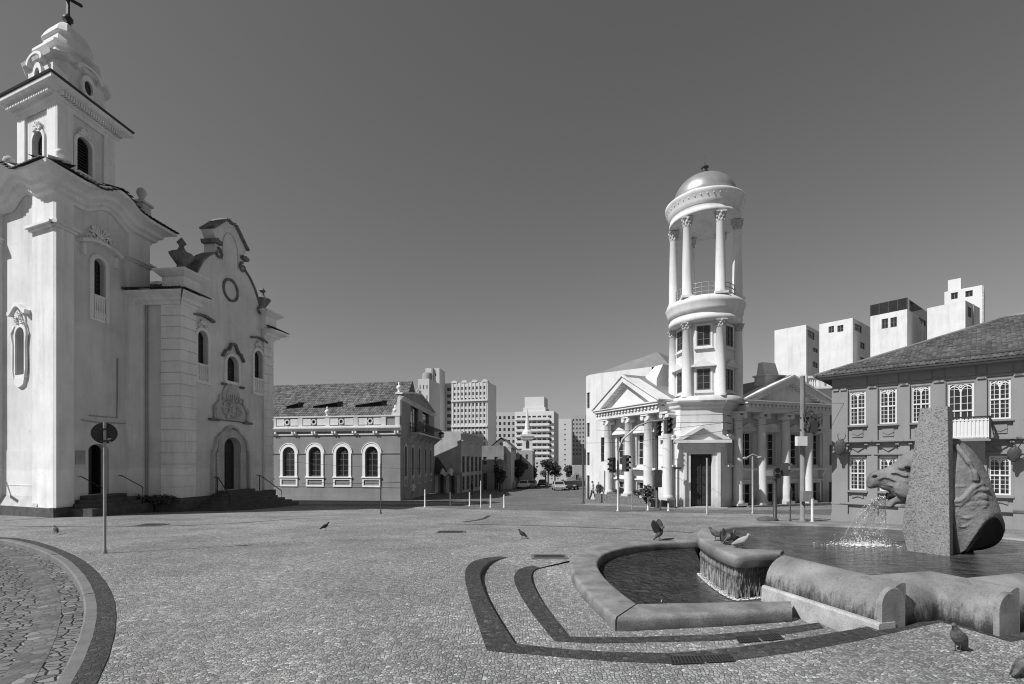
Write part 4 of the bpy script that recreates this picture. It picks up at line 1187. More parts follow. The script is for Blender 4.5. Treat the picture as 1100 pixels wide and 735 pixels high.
mb.build('cartouche_shelf', M['dirty_trim'], CH)
# portal
mb = NF.mb(); surround(mb, od, .54, .10)
rr = random.Random(9)
for s_ in (-1, 1):
    for j in range(9):
        z0 = od[2]+.28*j; u = ctr+s_*((od[1]-od[0])/2+.31)
        mb.box(u-.29, u+.29, -.135-.01*rr.random(), .0, z0+.01, z0+.265)
for s_ in (-1, 1):
    pp = [(1.75, od[2]-.1), (1.72, od[3]-1.0), (1.55, od[3]-.8), (1.42, od[3]-.2), (1.05, od[3]+.18), (.75, od[3]+.3), (.45, od[3]+.62), (0, od[3]+.72)]
    for j in range(len(pp)-1):
        a, b = Vector((ctr+s_*pp[j][0], pp[j][1])), Vector((ctr+s_*pp[j+1][0], pp[j+1][1])); d = (b-a).normalized(); n_ = Vector((d.y, -d.x))*.07
        mb.prism([a-n_, b-n_, b+n_, a+n_], -.22, .02)
mb.build('portal', M['stone_trim'], CH)
mb = NF.mb(); w_ = od[1]-od[0]
mb.box(od[0], ctr-.02, .45, .52, od[2], od[3]); mb.box(ctr+.02, od[1], .45, .52, od[2], od[3])
for s_ in (-1, 1):
    for j in range(4): mb.box(ctr+s_*w_*.25-w_*.17, ctr+s_*w_*.25+w_*.17, .42, .46, od[2]+.15+.62*j, od[2]+.62+.62*j)
mb.build('door', M['door'], CH)
mb = NF.mb(); n = 7; st0 = g(33)-.05; hh = (od[2]-st0)/n
for k in range(n):
    r_ = 1.35+.36*(n-1-k); z1 = st0+hh*(k+1)
    pts = [(ctr-r_*1.15, -.2), (ctr-r_*1.15, -.75-.30*(n-1-k)), (ctr-r_*.6, -1.0-.34*(n-1-k)), (ctr+r_*.6, -1.0-.34*(n-1-k)), (ctr+r_*1.15, -.75-.30*(n-1-k)), (ctr+r_*1.15, -.2)]
    mb.prismz([(a, b) for a, b in pts], zg, z1-.005)
o_ = mb.build('front_steps', M['plinth'], CH)
for s_ in (-1, 1):
    mb = NF.mb(); u = ctr+s_*2.1
    mb.tube([(u+s_*.6, -2.0, st0+.1), (u+s_*.6, -2.0, st0+1.05), (u, -.75, od[2]+.9), (u, -.45, od[2]+.92)], .03, 6)
    mb.tube([(u, -.7, od[2]-.3), (u, -.7, od[2]+.9)], .03, 6); mb.build('handrail', M['iron'], CH)
# nave roof
mb = MB(); a, b, c, d = NF.at(-.2, .8), NF.at(NL+.2, .8), NF.at(NL+.2, 14), NF.at(-.2, 14)
rz = ZC+3.2; m1, m2 = NF.at(NL/2, .8), NF.at(NL/2, 14)
tiles(mb, (a.x, a.y, ZC+.4), (d.x, d.y, ZC+.4), (m2.x, m2.y, rz), (m1.x, m1.y, rz), .5, 10)
tiles(mb, (c.x, c.y, ZC+.4), (b.x, b.y, ZC+.4), (m1.x, m1.y, rz), (m2.x, m2.y, rz), .5, 10)
mb.build('nave_roof', M['tile_dark'], CH)
# ================================================================ painted town house with arched windows, beyond the church
HF = Face.px(252, 47.3, 430, 44.2); HS = Face.px(430, 44.2, 466.5, 62); HL, HSL = HF.L, HS.L
HO = thing('town_house', 'grey town house with white arched windows and dormered tile roof, right of the baroque church', 'house', (HF.b.x, HF.b.y, g(38)))
zg = g(40)-.5; zE = HF.z(400, 466); zC_ = HF.z(430, 459.5); zP = HF.z(430, 446)
ops = []
for px in (310.5, 338.5, 368, 399.3):
    u = HF.u(px); ops.append((u-.64, u+.64, HF.z(px, 512), HF.z(px, 480), .64))
for k in range(1): 
    d = ops[1][0]-ops[0][0]; ops.insert(0, (ops[0][0]-d, ops[0][1]-d)+ops[0][2:])
zs0 = sum(o[2] for o in ops)/5; zs1 = sum(o[3] for o in ops)/5
ops = [(o[0], o[1], zs0, zs1, .64) for o in ops]
sops = []; 
for px in (435.3, 442.8, 450, 456.6, 462.3):
    u = HS.u(px); sops.append((u-.55, u+.55, zs0, zs1+.1, .55))
zU = HS.z(430, 421)
uops = []
for a, b in ((441, 449.5), (454, 461)):
    uops.append((HS.u(a), HS.u(b), HS.z(445, 465.5), HS.z(445, 435), None))
mb = HF.mb(); wall(mb, 0, HL, zg, zP, ops, .3); mb.M = HS.M; wall(mb, 0, HSL, zg, zU-.6, sops+uops, .35)
# scrolled shoulders and gable head of the street front
def sh(t): return zU-.6+.0
mb.prism([(0, zU-.62), (HSL, zU-.62), (HSL, zU-.2), (HSL*.8, zU+.35), (HSL*.5, zU+.9), (HSL*.2, zU+.35), (0, zU-.2)], 0, .4)
mb.M = Matrix.Identity(4)
e = HF.a; bk = HF.n*-9
for (p, q, z) in (((HF.a), (HF.a+bk), zP), ((HS.b), (HS.b-HS.n*9), zU-.6)):
    mb.quad((p.x, p.y, zg), (q.x, q.y, zg), (q.x, q.y, z), (p.x, p.y, z))
mb.build('wall', M['house'], HO)
# white trim
mb = HF.mb()
mb.box(0, HL+.06, -.10, .02, zE-.08, zE+.06)
mould(mb, 0, HL, zC_-.28, [(0, 0), (.1, 0), (.14, .1), (.34, .16), (.40, .26), (.42, .36), (0, .38)], 1, e=.1)
for k in range(9):
    u = HL-.3-k*(HL-.6)/8
    for s_ in (-.14, .14): mb.box(u+s_-.07, u+s_+.07, -.26, .02, zE+.06, zC_-.28)
mb.build('cornice', M['house_trim'], HO)
mb = HF.mb()
mb.box(0, HL+.02, -.10, .2, zC_+.10, zC_+.24); mb.box(0, HL+.02, -.12, .2, zP-.1, zP+.04)
cents = [HF.u(x) for x in (281, 309, 337.5, 367, 398, 427)]
us = [0]+[(cents[i]+cents[i+1])/2 for i in range(len(cents)-1)]
for u in us[1:]+[HL-.25]:
    mb.box(u-.22, u+.22, -.09, .02, zC_+.24, zP-.1)
for u in cents[:-1]:
    arcband(mb, u, (zC_+zP)/2+.07, .17, .27, -.10, .02, 0, 360, 16)
    for s_ in (-1, 1): mb.box(u+s_*.75-.42, u+s_*.75+.42, -.05, .02, zC_+.32, zP-.18)
mb.build('parapet', M['house_parapet'], HO)
for u in cents[:-1]:
    mb = HF.mb(); mb.prism([(u+.17*math.cos(R(a)), (zC_+zP)/2+.07+.17*math.sin(R(a))) for a in range(0, 360, 20)], -.012, .02); mb.build('oculus', M['shutter'], HO)
for px in (351, 424):
    mb = MB(HF.T(HF.u(px), 0, .1)); urn(mb, 0, 0, zP+.04, .75); mb.build('urn', M['house_trim'], HO)
for o in ops:
    mb = HF.mb(); surround(mb, o, .25, .08); cu = (o[0]+o[1])/2
    arcband(mb, cu, o[3]-.64, .64+.30, .64+.37, -.11, .02, 0, 180, 14)
    mb.box(cu-.98, cu+.98, -.14, .02, o[2]-.12, o[2])
    z0 = o[2]-.95
    for (a, b, c, d) in ((-.92, .92, z0, z0+.15), (-.92, .92, o[2]-.30, o[2]-.18), (-.92, -.76, z0+.15, o[2]-.30), (.76, .92, z0+.15, o[2]-.30)): mb.box(cu+a, cu+b, -.07, .02, c, d)
    mb.build('window_surround', M['house_trim'], HO)
    w = window(HO, HF, cu, o[2], 'house', 1.28, o[3]-o[2], 'arch', 2, 4, .64, .09, .05, frame='frame_dark', dpt=.14)
    mb = MB(HF.T(cu, o[2], 0)); hh = o[3]-o[2]-.64
    for s_ in (-1, 1): mb.box(s_*.31-.20, s_*.31+.20, .166, .172, .35, hh-.05)
    cw = mb.build('curtain', M['curtain'], None); cw.parent = w
    cw.matrix_parent_inverse = (Matrix.Translation(rootloc(HO)) @ w.matrix_local).inverted()
zi = ops[0][3]-.64
mb = HF.mb(); ed = [0]+[x for o in ops for x in (o[0]-.38, o[1]+.38)]+[HL+.03]
for a, b in zip(ed[::2], ed[1::2]): mb.box(a, b, -.06, .02, zi-.02, zi+.08)
mb.box(0, HL+.03, -.05, .02, zg, g(40)+.16)
for z in (g(40)+1.0,): mb.box(0, HL+.02, -.03, .02, z, z+.05)
mb.build('string_course', M['house'], HO)
# street side
for o in sops:
    mb = HS.mb(); surround(mb, o, .2, .07); cu = (o[0]+o[1])/2; mb.box(cu-.8, cu+.8, -.12, .02, o[2]-.12, o[2])
    z0 = o[2]-1.0
    for (a, b, c, d) in ((-.7, .7, z0, z0+.12), (-.7, .7, o[2]-.30, o[2]-.18), (-.7, -.58, z0+.12, o[2]-.30), (.58, .7, z0+.12, o[2]-.30)): mb.box(cu+a, cu+b, -.07, .02, c, d)
    arcband(mb, cu, z0-.8, .16, .26, -.06, .02, 0, 360, 12)
    mb.build('window_surround', M['stone_trim'], HO)
    window(HO, HS, cu, o[2], 'house_s', 1.1, o[3]-o[2], 'arch', 2, 4, .55, .09, .05, frame='frame_dark', dpt=.16)
for i, o in enumerate(uops):
    cu = (o[0]+o[1])/2; window(HO, HS, cu, o[2], 'house_u%d' % i, o[1]-o[0], o[3]-o[2], 'rect', 2, 3, None, .1, .05, frame='shutter', dpt=.2, name='balcony_door')
mb = HS.mb(); a, b = HS.u(440), HSL-.2; z = uops[0][2]-.02
mb.box(a, b, -1.0, .02, z-.18, z); 
for k in range(6): u = a+.3+(b-a-.6)*k/5; mb.prismx([(-.9, z-.18), (.02, z-.18), (.02, z-1.0), (-.2, z-.75)], u-.08, u+.08)
mb.build('balcony', M['stone_trim'], HO)
mb = HS.mb()
for k in range(34):
    u = a+(b-a)*k/33; mb.box(u-.03, u+.03, -.98, -.93, z, z+1.0)
for k in range(4): mb.box(a, a+.05, -.95+.28*k, -.9+.28*k, z, z+1.0)
mb.box(a, b, -1.0, -.92, z+1.0, z+1.07); mb.box(a, b, -1.0, -.94, z+.12, z+.17)
mb.build('balcony_rail', M['iron'], HO)
mb = HS.mb(); mould(mb, 0, HSL, zU-.75, None, .8, e=.1)
mb.prism([(-.05, zU-.2), (0, zU-.02), (HSL*.2, zU+.5), (HSL*.5, zU+1.05), (HSL*.8, zU+.5), (HSL, zU-.02), (HSL, zU-.2), (HSL*.8, zU+.35), (HSL*.5, zU+.9), (HSL*.2, zU+.35)], -.2, .45)
mb.M = HF.M; mb.prism([(HL-.9, zP), (HL, zP), (HL, zU-.3), (HL-.25, zU-.5), (HL-.35, zU-1.2), (HL-.75, zP+.35)], -.04, .3)
mb.build('gable_trim', M['house_parapet'], HO)
mb = MB(HS.T(.35, 0, .2)); urn(mb, 0, 0, zU+.0, .8); mb.build('urn', M['house_trim'], HO)
ornament(mb := HS.mb(), HSL*.5, zU+1.1, 2.6, .7, .1, 31, 16); mb.build('crest', M['stone_trim'], HO)
# roof and dormers
rH = HF.z(420, 414)+1.0; dep = 5.5
A = HF.at(-.3, .15, zP-.25); B = HF.at(HL-.2, .15, zP-.25); Cc = HF.at(HL-1.0, dep, rH+.25); Dd = HF.at(-.3, dep, rH+.25)
mb = MB(); tiles(mb, A, B, Cc, Dd, .24, 20, .05)
A2 = HS.at(HSL*.7, .45, zP-.25); B2 = HF.at(-.3, 2*dep, zP-.25); mb.t = .3; mb.add([Dd, Cc, A2, B2], [(0, 1, 2, 3)])
q1 = HS.at(HSL*.7, .45, zP-.25); mb.t = .4; mb.add([B, q1, Cc], [(0, 1, 2)])
rf = mb.build('roof', M['tile'], HO)
sl = (rH+.25-(zP-.25))/(dep-.15)
for px0, px1, py in ((326, 352, 440), (373, 401, 437), (296, 308, 440)):
    u0, u1 = HF.u(px0), HF.u(px1); y = 1.75; zb = zP-.25+sl*(y-.15)-.08; h = .55
    mb = HF.mb(); mb.quad((u0, y, zb), (u1, y, zb), (u1, y, zb+h), (u0, y, zb+h*.45)); mb.build('dormer', M['hollow_shade'], HO)  # near black face paints the shade inside the opening
    mb = HF.mb()
    mb.add([(u0-.2, y-.25, zb+h*.40), (u1+.15, y-.25, zb+h+.02), (u1+.15, y+1.5, zb+h*1.35), (u0-.2, y+1.5, zb+h*.9),
            (u0-.2, y-.25, zb+h*.40+.1), (u1+.15, y-.25, zb+h+.12), (u1+.15, y+1.5, zb+h*1.35+.1), (u0-.2, y+1.5, zb+h*.9+.1)],
           [(0,1,2,3),(4,5,6,7),(0,1,5,4),(1,2,6,5),(2,3,7,6),(3,0,4,7)])
    mb.quad((u1, y, zb), (u1, y+1.4, zb+.2), (u1, y+1.4, zb+h*1.2), (u1, y, zb+h))
    mb.build('dormer_roof', M['tile'], HO)

# ================================================================ white columned church with round tower
PC = thing('church', 'white columned church with pedimented wings and a round domed bell tower at its corner', 'church', (X_(757, 34.0), 34.0, g(34)))
LW = Face.px(651.5, 40.6, 718.5, 34.0); RW = Face.px(791, 34.0, 879, 36.7)
def column(F, u, z0, z1, r=.315, y=-.55, name='column', ionic=True):
    mb = MB(F.T(u, 0, y)); H = z1-z0
    mb.box(-r*1.35, r*1.35, -r*1.35, r*1.35, z0, z0+.16)
    mb.lathe([(r*1.25, z0+.16), (r*1.3, z0+.24), (r*1.1, z0+.32), (r*1.02, z0+.40), (r, z0+H*.3), (r*.95, z0+H*.6), (r*.83, z1-.5), (r*.95, z1-.47), (r*.83, z1-.42), (r*.85, z1-.36), (r*1.05, z1-.26)], 0, 0, 24)
    for s_ in (-1, 1): 
        mb.M = F.T(u, 0, y) @ Matrix.Translation((s_*r*.95, 0, z1-.28)) @ Matrix.Rotation(R(90), 4, 'X'); mb.lathe([(.17, -r*1.1), (.17, r*1.1)], 0, 0, 12)
    mb.M = F.T(u, 0, y); mb.box(-r*1.25, r*1.25, -r*1.2, r*1.2, z1-.14, z1)
    return mb.build(name, M['white'], PC)
def wing(F, pcol, wins, z_plinth, z_ent, z_cor, apex, wall_top, win_main, win_low, tag_):
    L = F.L; zg = g(36)-.6
    ops = []
    for (a, b) in wins:
        c = (a+b)/2; w = b-a
        ops.append((a, b, win_main[0], win_main[1])); ops.append((a, b, win_low[0], win_low[1]))
    mb = F.mb(); wall(mb, 0, L, zg, z_ent, ops, .3)
    mb.build('wall', M['white'], PC)
    mb = F.mb(); mb.box(-.05, L+.05, -1.15, .02, zg, z_plinth); mb.build('plinth', M['rubble'], PC)
    for i, (a, b) in enumerate(wins):
        c = (a+b)/2; w = b-a
        window(PC, F, c, win_main[0], tag_+'m%d' % round(w*100), w, win_main[1]-win_main[0], 'rect', 2, 4, None, .06, .03)
        window(PC, F, c, win_low[0], tag_+'l%d' % round(w*100), w, win_low[1]-win_low[0], 'rect', 2, 2, None, .06, .03)
        mb = F.mb(); surround(mb, (a, b, win_main[0], win_main[1]), .16, .07)
        mb.box(a-.35, b+.35, -.45, .02, win_main[0]-.34, win_main[0]-.18)
        for s_ in (a-.18, b+.18): mb.prismx([(-.4, win_main[0]-.34), (.02, win_main[0]-.34), (.02, win_main[0]-.85), (-.12, win_main[0]-.8)], s_-.08, s_+.08)
        zt = win_main[1]+.2
        if i % 2 == 0: mb.prism([(a-.4, zt), (b+.4, zt), (c, zt+.5)], -.28, .02)
        else:
            pts = [(c+(w/2+.4)*math.cos(R(t)), zt+.48*math.sin(R(t))) for t in range(0, 181, 15)]; mb.prism(pts, -.28, .02)
        mb.box(a-.45, b+.45, -.34, .02, zt-.1, zt+.0)
        surround(mb, (a, b, win_low[0], win_low[1]), .14, .06); mb.box(a-.3, b+.3, -.2, .02, win_low[1]+.16, win_low[1]+.26)
        mb.build('window_surround', M['white'], PC)
    for u in pcol: column(F, u, z_plinth, z_ent+.0)
    # entablature: architrave, frieze, dentils and cornice, standing forward over the columns
    mb = F.mb(); a, b = -.1, L+.1
    mb.box(a, b, -.98, .02, z_ent+.002, z_ent+.34); mb.box(a-.02, b+.02, -1.04, .02, z_ent+.34, z_ent+.44); mb.box(a, b, -.95, .02, z_ent+.44, z_cor-.2)
    n = int((b-a)/.36)
    for k in range(n): u = a+(b-a)*(k+.5)/n; mb.box(u-.1, u+.1, -1.1, -.9, z_cor-.22, z_cor)
    mb.box(a-.12, b+.12, -1.22, .02, z_cor+.001, z_cor+.16); mb.box(a-.18, b+.18, -1.3, .02, z_cor+.161, z_cor+.24)
    mb.build('entablature', M['white'], PC)
    # pediment
    mb = F.mb(); c = L/2; zt = z_cor+.24; h = apex-zt
    mb.prism([(a, zt), (b, zt), (c, zt+h-.35)], -.7, .0); mb.build('tympanum', M['white'], PC)
    mb = F.mb()
    for s_ in (-1, 1):
        e = (L/2+.28)
        p0, p1 = Vector((c+s_*e, zt)), Vector((c, zt+h)); d = (p1-p0).normalized(); nn = Vector((-d.y, d.x))*(1 if s_ > 0 else -1)
        nn = nn if nn.y < 0 else -nn
        mb.prism([p0, p1, p1+Vector((0, nn.y*.0-.42)), p0+Vector((-s_*.9, 0))], -1.2, .0)
        mb.prism([p0+Vector((s_*.08, .0)), p1+Vector((0, .0)), p1+Vector((0, .14)), p0+Vector((s_*.14, .10))], -1.3, .0)
        n = 13
        for k in range(1, n):
            q = p0.lerp(p1, k/n)+Vector((0, -.5)); mb.box(q.x-.1, q.x+.1, -1.05, -.7, q.y, q.y+.2)
    mb.build('pediment', M['white'], PC)
    return zt
zpl = LW.z(700, 534.5); zen = LW.z(718, 443.5)-.0; zco = LW.z(718, 428.5)-.45; apx = LW.z(676, 407)
ucol = [LW.u(x, .55) for x in (653, 675, 696, 717)]
ww = 1.02
wl = [((ucol[i]+ucol[i+1])/2-.24-ww/2, (ucol[i]+ucol[i+1])/2-.24+ww/2) for i in range(3)]
wm = (LW.z(687, 500), LW.z(687, 467)); wlow = (zpl+.05, LW.z(687, 518))
ztL = wing(LW, ucol, wl, zpl, zen, zco, apx, zen, wm, wlow, 'lw')
zpl2 = RW.z(835, 540.5); ucol2 = [RW.u(x, .55) for x in (793, 818.5, 844, 868)]
wl2 = [((ucol2[i]+ucol2[i+1])/2+.22-ww/2, (ucol2[i]+ucol2[i+1])/2+.22+ww/2) for i in range(3)]+[(ucol2[3]+.9, ucol2[3]+1.85)]
ztR = wing(RW, ucol2, wl2, zpl2, zen, zco, RW.z(841, 408), zen, wm, (zpl2+.05, wlow[1]), 'rw')
# wing roofs running back from the pediments
for F, zt, ap in ((LW, ztL, apx), (RW, ztR, RW.z(841, 408))):
    mb = MB(); L = F.L; bk = 13
    P_ = lambda u, y, z: F.at(u, y, z)
    mb.add([P_(-.25, -1.1, zt+.06), P_(L/2, -1.1, ap+.16), P_(L/2, bk, ap+.16), P_(-.25, bk, zt+.06)], [(0, 1, 2, 3)])
    mb.add([P_(L+.25, -1.1, zt+.06), P_(L/2, -1.1, ap+.16), P_(L/2, bk, ap+.16), P_(L+.25, bk, zt+.06)], [(0, 1, 2, 3)])
    mb.build('roof', M['zinc'], PC)
    mb = MB(); mb.quad(P_(0, .02, g(36)-.5), P_(0, bk, g(36)-.5), P_(0, bk, zt), P_(0, .02, zt)); mb.quad(P_(L, .02, g(36)-.5), P_(L, bk, g(36)-.5), P_(L, bk, zt), P_(L, .02, zt))
    mb.build('flank_wall', M['white'], PC)
# plain block standing on each roof
mb = MB(RW.T(RW.L*.44, 0, .4)); z = ztR+1.25
mb.box(-.9, .9, -.5, .5, z-1.2, z+.75); mb.taper(-1.0, 1.0, -.6, .6, z+.75, -1.0, 1.0, -.6, .6, z+.85); mb.taper(-.85, .55, -.35, .35, z+.85, -.85, .35, -.2, .2, z+1.75)
mb.build('roof_block', M['white'], PC)
mb = MB(LW.T(LW.L*.62, 0, 1.2)); z = ztL+1.2
mb.box(-.95, .75, -.5, .6, z-1.2, z+.8); mb.taper(-.95, .75, -.5, .6, z+.8, -.1, .75, .1, .6, z+1.9)
mb.build('roof_block', M['white'], PC)

# ---- round tower on a faceted base
TX, TY = X_(757, 34.4), 34.4
TM = Matrix.Translation((TX, TY, 0)) @ Matrix.Rotation(R(-9), 4, 'Z')
TZ = lambda py, D=33.0: Z_(py, D)
BO = -.66; base = [(-2.65+BO, -.2), (-1.34+BO, -1.95), (1.34+BO, -1.95), (2.65+BO, -.2), (2.2+BO, 2.6), (-2.2+BO, 2.6)]
zg = g(34)-.6; z1 = TZ(437, 32.4)
def facet(i):
    a, b = base[i], base[(i+1) % 6]
    pa = TM @ Vector((a[0], a[1], 0)); pb = TM @ Vector((b[0], b[1], 0))
    return Face((pa.x, pa.y), (pb.x, pb.y))
F0, Ff, F2 = facet(0), facet(1), facet(2)
dz1 = Ff.z(756, 488); dz0 = Ff.z(756, 544.5)
du0, du1 = Ff.u(741.5), Ff.u(765)
dw0, dw1 = Ff.L/2-(du1-du0)/2, Ff.L/2+(du1-du0)/2
mb = Ff.mb(); wall(mb, 0, Ff.L, zg, z1, [(dw0, dw1, dz0, dz1)], .4)
so = []
for F in (F0, F2):
    c = F.L*.5
    o = [(c-.42, c+.42, Ff.z(756, 464.5)+.0, Ff.z(756, 443)), (c-.38, c+.38, wm[0]+.2, wm[0]+1.6), (c-.38, c+.38, wlow[0], wlow[1])]
    so.append(o); mb.M = F.M; wall(mb, 0, F.L, zg, z1, o[:2], .3)
for i in (3, 4, 5):
    F = facet(i); mb.M = F.M; wall(mb, 0, F.L, zg, z1, (), .3)
mb.build('tower_base_wall', M['white'], PC)
mb = Ff.mb()
for F in (Ff, F0, F2):     # shallow courses of the smooth rustication
    mb.M = F.M
    zz = z1-.05
    for k in range(9):
        if F is Ff and zz-.5 < dz1+1.7: break
        mb.box(-.02, F.L+.02, -.03, .02, zz-.46, zz-.03); zz -= .5
        if k > 2 and F is Ff: break
        if k > 1 and F is not Ff: break
mb.build('tower_course', M['white'], PC)
for F, o in ((F0, so[0]), (F2, so[1])):
    for k, q in enumerate(o[:2]):
        c = (q[0]+q[1])/2; window(PC, F, c, q[2], 'tb%d' % k, q[1]-q[0], q[3]-q[2], 'rect', 2, 3, None, .09, .05)
        mb = F.mb(); surround(mb, q, .13, .06, bottom=True); mb.box(q[0]-.3, q[1]+.3, -.25, .02, q[2]-.25, q[2]-.13)
        if k == 1:
            mb.prism([(c+.75*math.cos(R(t)), q[3]+.2+.35*math.sin(R(t))) for t in range(0, 181, 15)], -.28, .02)
        mb.build('window_surround', M['white'], PC)
# portal
mb = Ff.mb(); surround(mb, (dw0, dw1, dz0, dz1), .28, .10); surround(mb, (dw0-.28, dw1+.28, dz0, dz1+.28), .2, .22)
pz = dz1+.75; hw = Ff.L/2+.45; c = Ff.L/2
mb.box(c-hw+.35, c+hw-.35, -.25, .02, pz-.27, pz); mb.box(c-hw, c+hw, -.6, .02, pz, pz+.2)
mb.prism([(c-hw+.2, pz+.2), (c+hw-.2, pz+.2), (c, pz+1.0)], -.3, .02)
for s_ in (-1, 1): mb.prism([(c+s_*hw, pz+.2), (c, pz+1.22), (c, pz+.98), (c+s_*(hw-.5), pz+.205)], -.62, .02)
mb.build('portal', M['white'], PC)
mb = Ff.mb(); mb.box(dw0, dw1, .3, .38, dz0, dz1)
for i in range(2):
    for j in range(5):
        u0 = dw0+.1+(dw1-dw0)/2*i; zz = dz0+.15+(dz1-dz0-.2)*j/5; mb.box(u0, u0+(dw1-dw0)/2-.2, .265, .31, zz, zz+(dz1-dz0-.2)/5-.12)
mb.box(c-.03, c+.03, .24, .31, dz0, dz1)
mb.build('door', M['door'], PC)
mb = Ff.mb(); mb.box(-.3, Ff.L+.3, -.7, .02, zg, dz0-.02); mb.box(-.1, Ff.L+.1, -.4, .0, dz0-.3, dz0+.0); mb.build('doorstep', M['conc'], PC)
# letters over the door, too small to read, as raised blocks of lettering
# base cornice
mb = MB(TM)
def pgon(e, z): 
    c = Vector((BO, .3)); return [((Vector(p)-c)*(1+e/2.4)+c).to_tuple()+(z,) for p in base]
zc = z1
mb.loft([pgon(.02, zc-.12), pgon(.16, zc-.02), pgon(.2, zc+.16), pgon(.36, zc+.3), pgon(.4, zc+.42), pgon(-.2, zc+.5)], False); mb.build('base_cornice', M['white'], PC)
# second stage: drum with engaged columns and two tiers of windows
zr0 = zc+.45; zr1 = TZ(347); RR = 2.05
angs = [R(-135+60*k) for k in range(6)]
def tf(a, r, w=2.0):
    """tangent wall plane on the drum at angle a"""
    c = TM @ Vector((r*math.cos(a), r*math.sin(a), 0)); t = TM.to_3x3() @ Vector((-math.sin(a), math.cos(a), 0))
    return Face((c.x-t.x*w/2, c.y-t.y*w/2), (c.x+t.x*w/2, c.y+t.y*w/2))
mb = MB(TM); mb.lathe([(RR, zr0-.1), (RR, zr1+.1)], 0, 0, 6, False, math.degrees(angs[0]), math.degrees(angs[0])+360)
mb.lathe([(RR+.42, zr0-.05), (RR+.42, zr0+.25), (RR+.3, zr0+.3)], 0, 0, 36)
mb.build('drum_wall', M['white'], PC)
ap = RR*math.cos(R(30))
for k in range(6):
    a = angs[k]+R(30)
    if math.sin(a) > .6: continue
    F = tf(a, ap+.01)
    for j, (yt, yb) in enumerate(((351, 372.5), (397, 419.5))):
        w_ = .88; q = (1-w_/2, 1+w_/2, TZ(yb), TZ(yt))
        mb = F.mb(); surround(mb, q, .12, .07, bottom=True); mb.box(.4, 1.6, -.16, .0, q[2]-.22, q[2]-.12)
        if j: mb.prism([(.25, q[3]+.20), (1.75, q[3]+.20), (1, q[3]+.66)], -.30, .02); mb.box(.22, 1.78, -.34, .02, q[3]+.12, q[3]+.20)
        mb.build('window_surround', M['white'], PC)
        mbp = window(PC, F, 1.0, q[2], 'drum%d' % j, w_, q[3]-q[2], 'rect', 2, 3, None, .07, .04, dpt=-.055, frame='frame_dark', pane='shutter_grey')
for k in range(6):
    p = (RR+.08)*math.cos(angs[k]), (RR+.08)*math.sin(angs[k])
    mb = MB(TM @ Matrix.Translation((p[0], p[1], 0)))
    mb.lathe([(.40, zr0+.25), (.40, zr0+.4), (.33, zr0+.48), (.33, zr0+2.5), (.28, zr1-.5), (.32, zr1-.47)], 0, 0, 18)
    mb.build('tower_column', M['white'], PC)
def cap(p, z0, z1, r):
    mb = MB(TM @ Matrix.Translation((p[0], p[1], 0))); h = z1-z0
    mb.lathe([(r, z0), (r*1.15, z0+.06), (r*1.05, z0+h*.3), (r*1.5, z0+h*.86)], 0, 0, 14)
    for q in range(8):
        a = q*math.pi/4
        for (zz, rr_, o) in ((.18, .5, 1.12), (.5, .55, 1.25), (.8, .5, 1.5)):
            mb.ell((r*o*math.cos(a+zz), r*o*math.sin(a+zz), z0+h*zz), r*.36*rr_*1.6, r*.36*rr_*1.6, h*.16, 7, 5)
    mb.box(-r*1.5, r*1.5, -r*1.5, r*1.5, z1-h*.14, z1)
    mb.build('capital', M['stone_trim'], PC)
for k in range(6): cap(((RR+.08)*math.cos(angs[k]), (RR+.08)*math.sin(angs[k])), zr1-.44, zr1, .235)
# gallery ring
zq = [TZ(347), TZ(341), TZ(337), TZ(333), TZ(328), TZ(323), TZ(320)]
mb = MB(TM); mb.lathe([(1.6, zq[0]), (2.42, zq[0]), (2.44, zq[1]), (2.36, zq[1]+.03), (2.38, zq[2]), (2.5, zq[2]+.04), (2.5, zq[3]), (2.62, zq[4]), (2.66, zq[4]+.12), (2.56, zq[5]), (2.3, zq[6])], 0, 0, 64)
mb.build('gallery_ring', M['white'], PC)
# open colonnade
zo0, zo1 = TZ(320.5), TZ(233.5); RO = 2.1
for k in range(6):
    p = RO*math.cos(angs[k]), RO*math.sin(angs[k]); mb = MB(TM @ Matrix.Translation((p[0], p[1], 0)))
    mb.box(-.42, .42, -.42, .42, zo0, zo0+.14)
    mb.lathe([(.40, zo0+.14), (.40, zo0+.24), (.33, zo0+.34), (.325, zo0+1.8), (.265, zo1-.70), (.29, zo1-.66)], 0, 0, 20)
    mb.build('open_column', M['white'], PC); cap(p, zo1-.66, zo1, .225)
mb = MB(TM)
for j, zz in enumerate((.95, .65, .35)):
    mb.tube([(1.95*math.cos(a), 1.95*math.sin(a), zo0+zz) for a in [2*math.pi*q/48 for q in range(49)]], .03, 6)
for k in range(30): a = 2*math.pi*k/30; mb.tube([(1.95*math.cos(a), 1.95*math.sin(a), zo0), (1.95*math.cos(a), 1.95*math.sin(a), zo0+.95)], .022, 5)
mb.build('gallery_rail', M['galv'], PC)
mb = MB(TM)
z = lambda py: TZ(py)
mb.lathe([(1.55, z(232)), (2.38, z(233)), (2.40, z(229)), (2.33, z(228.5)), (2.36, z(224)), (2.45, z(223)), (2.45, z(220)), (2.62, z(214.5)), (2.68, z(212.5)), (2.68, z(210.5)), (2.55, z(209.5)), (2.4, z(208.5)), (2.3, z(207.5))], 0, 0, 64)
mb.lathe([(1.55, z(232)), (1.55, z(214)), (0.02, z(213))], 0, 0, 40, cap=False)
for k in range(40):
    a = 2*math.pi*k/40; mb.M = TM @ Matrix.Rotation(a, 4, 'Z'); mb.box(2.5, 2.60, -.03, .03, z(216.5), z(215.4))
mb.build('dome_ring', M['white'], PC)
mb = MB(TM)
zd = lambda py: Z_(py, 34.4)
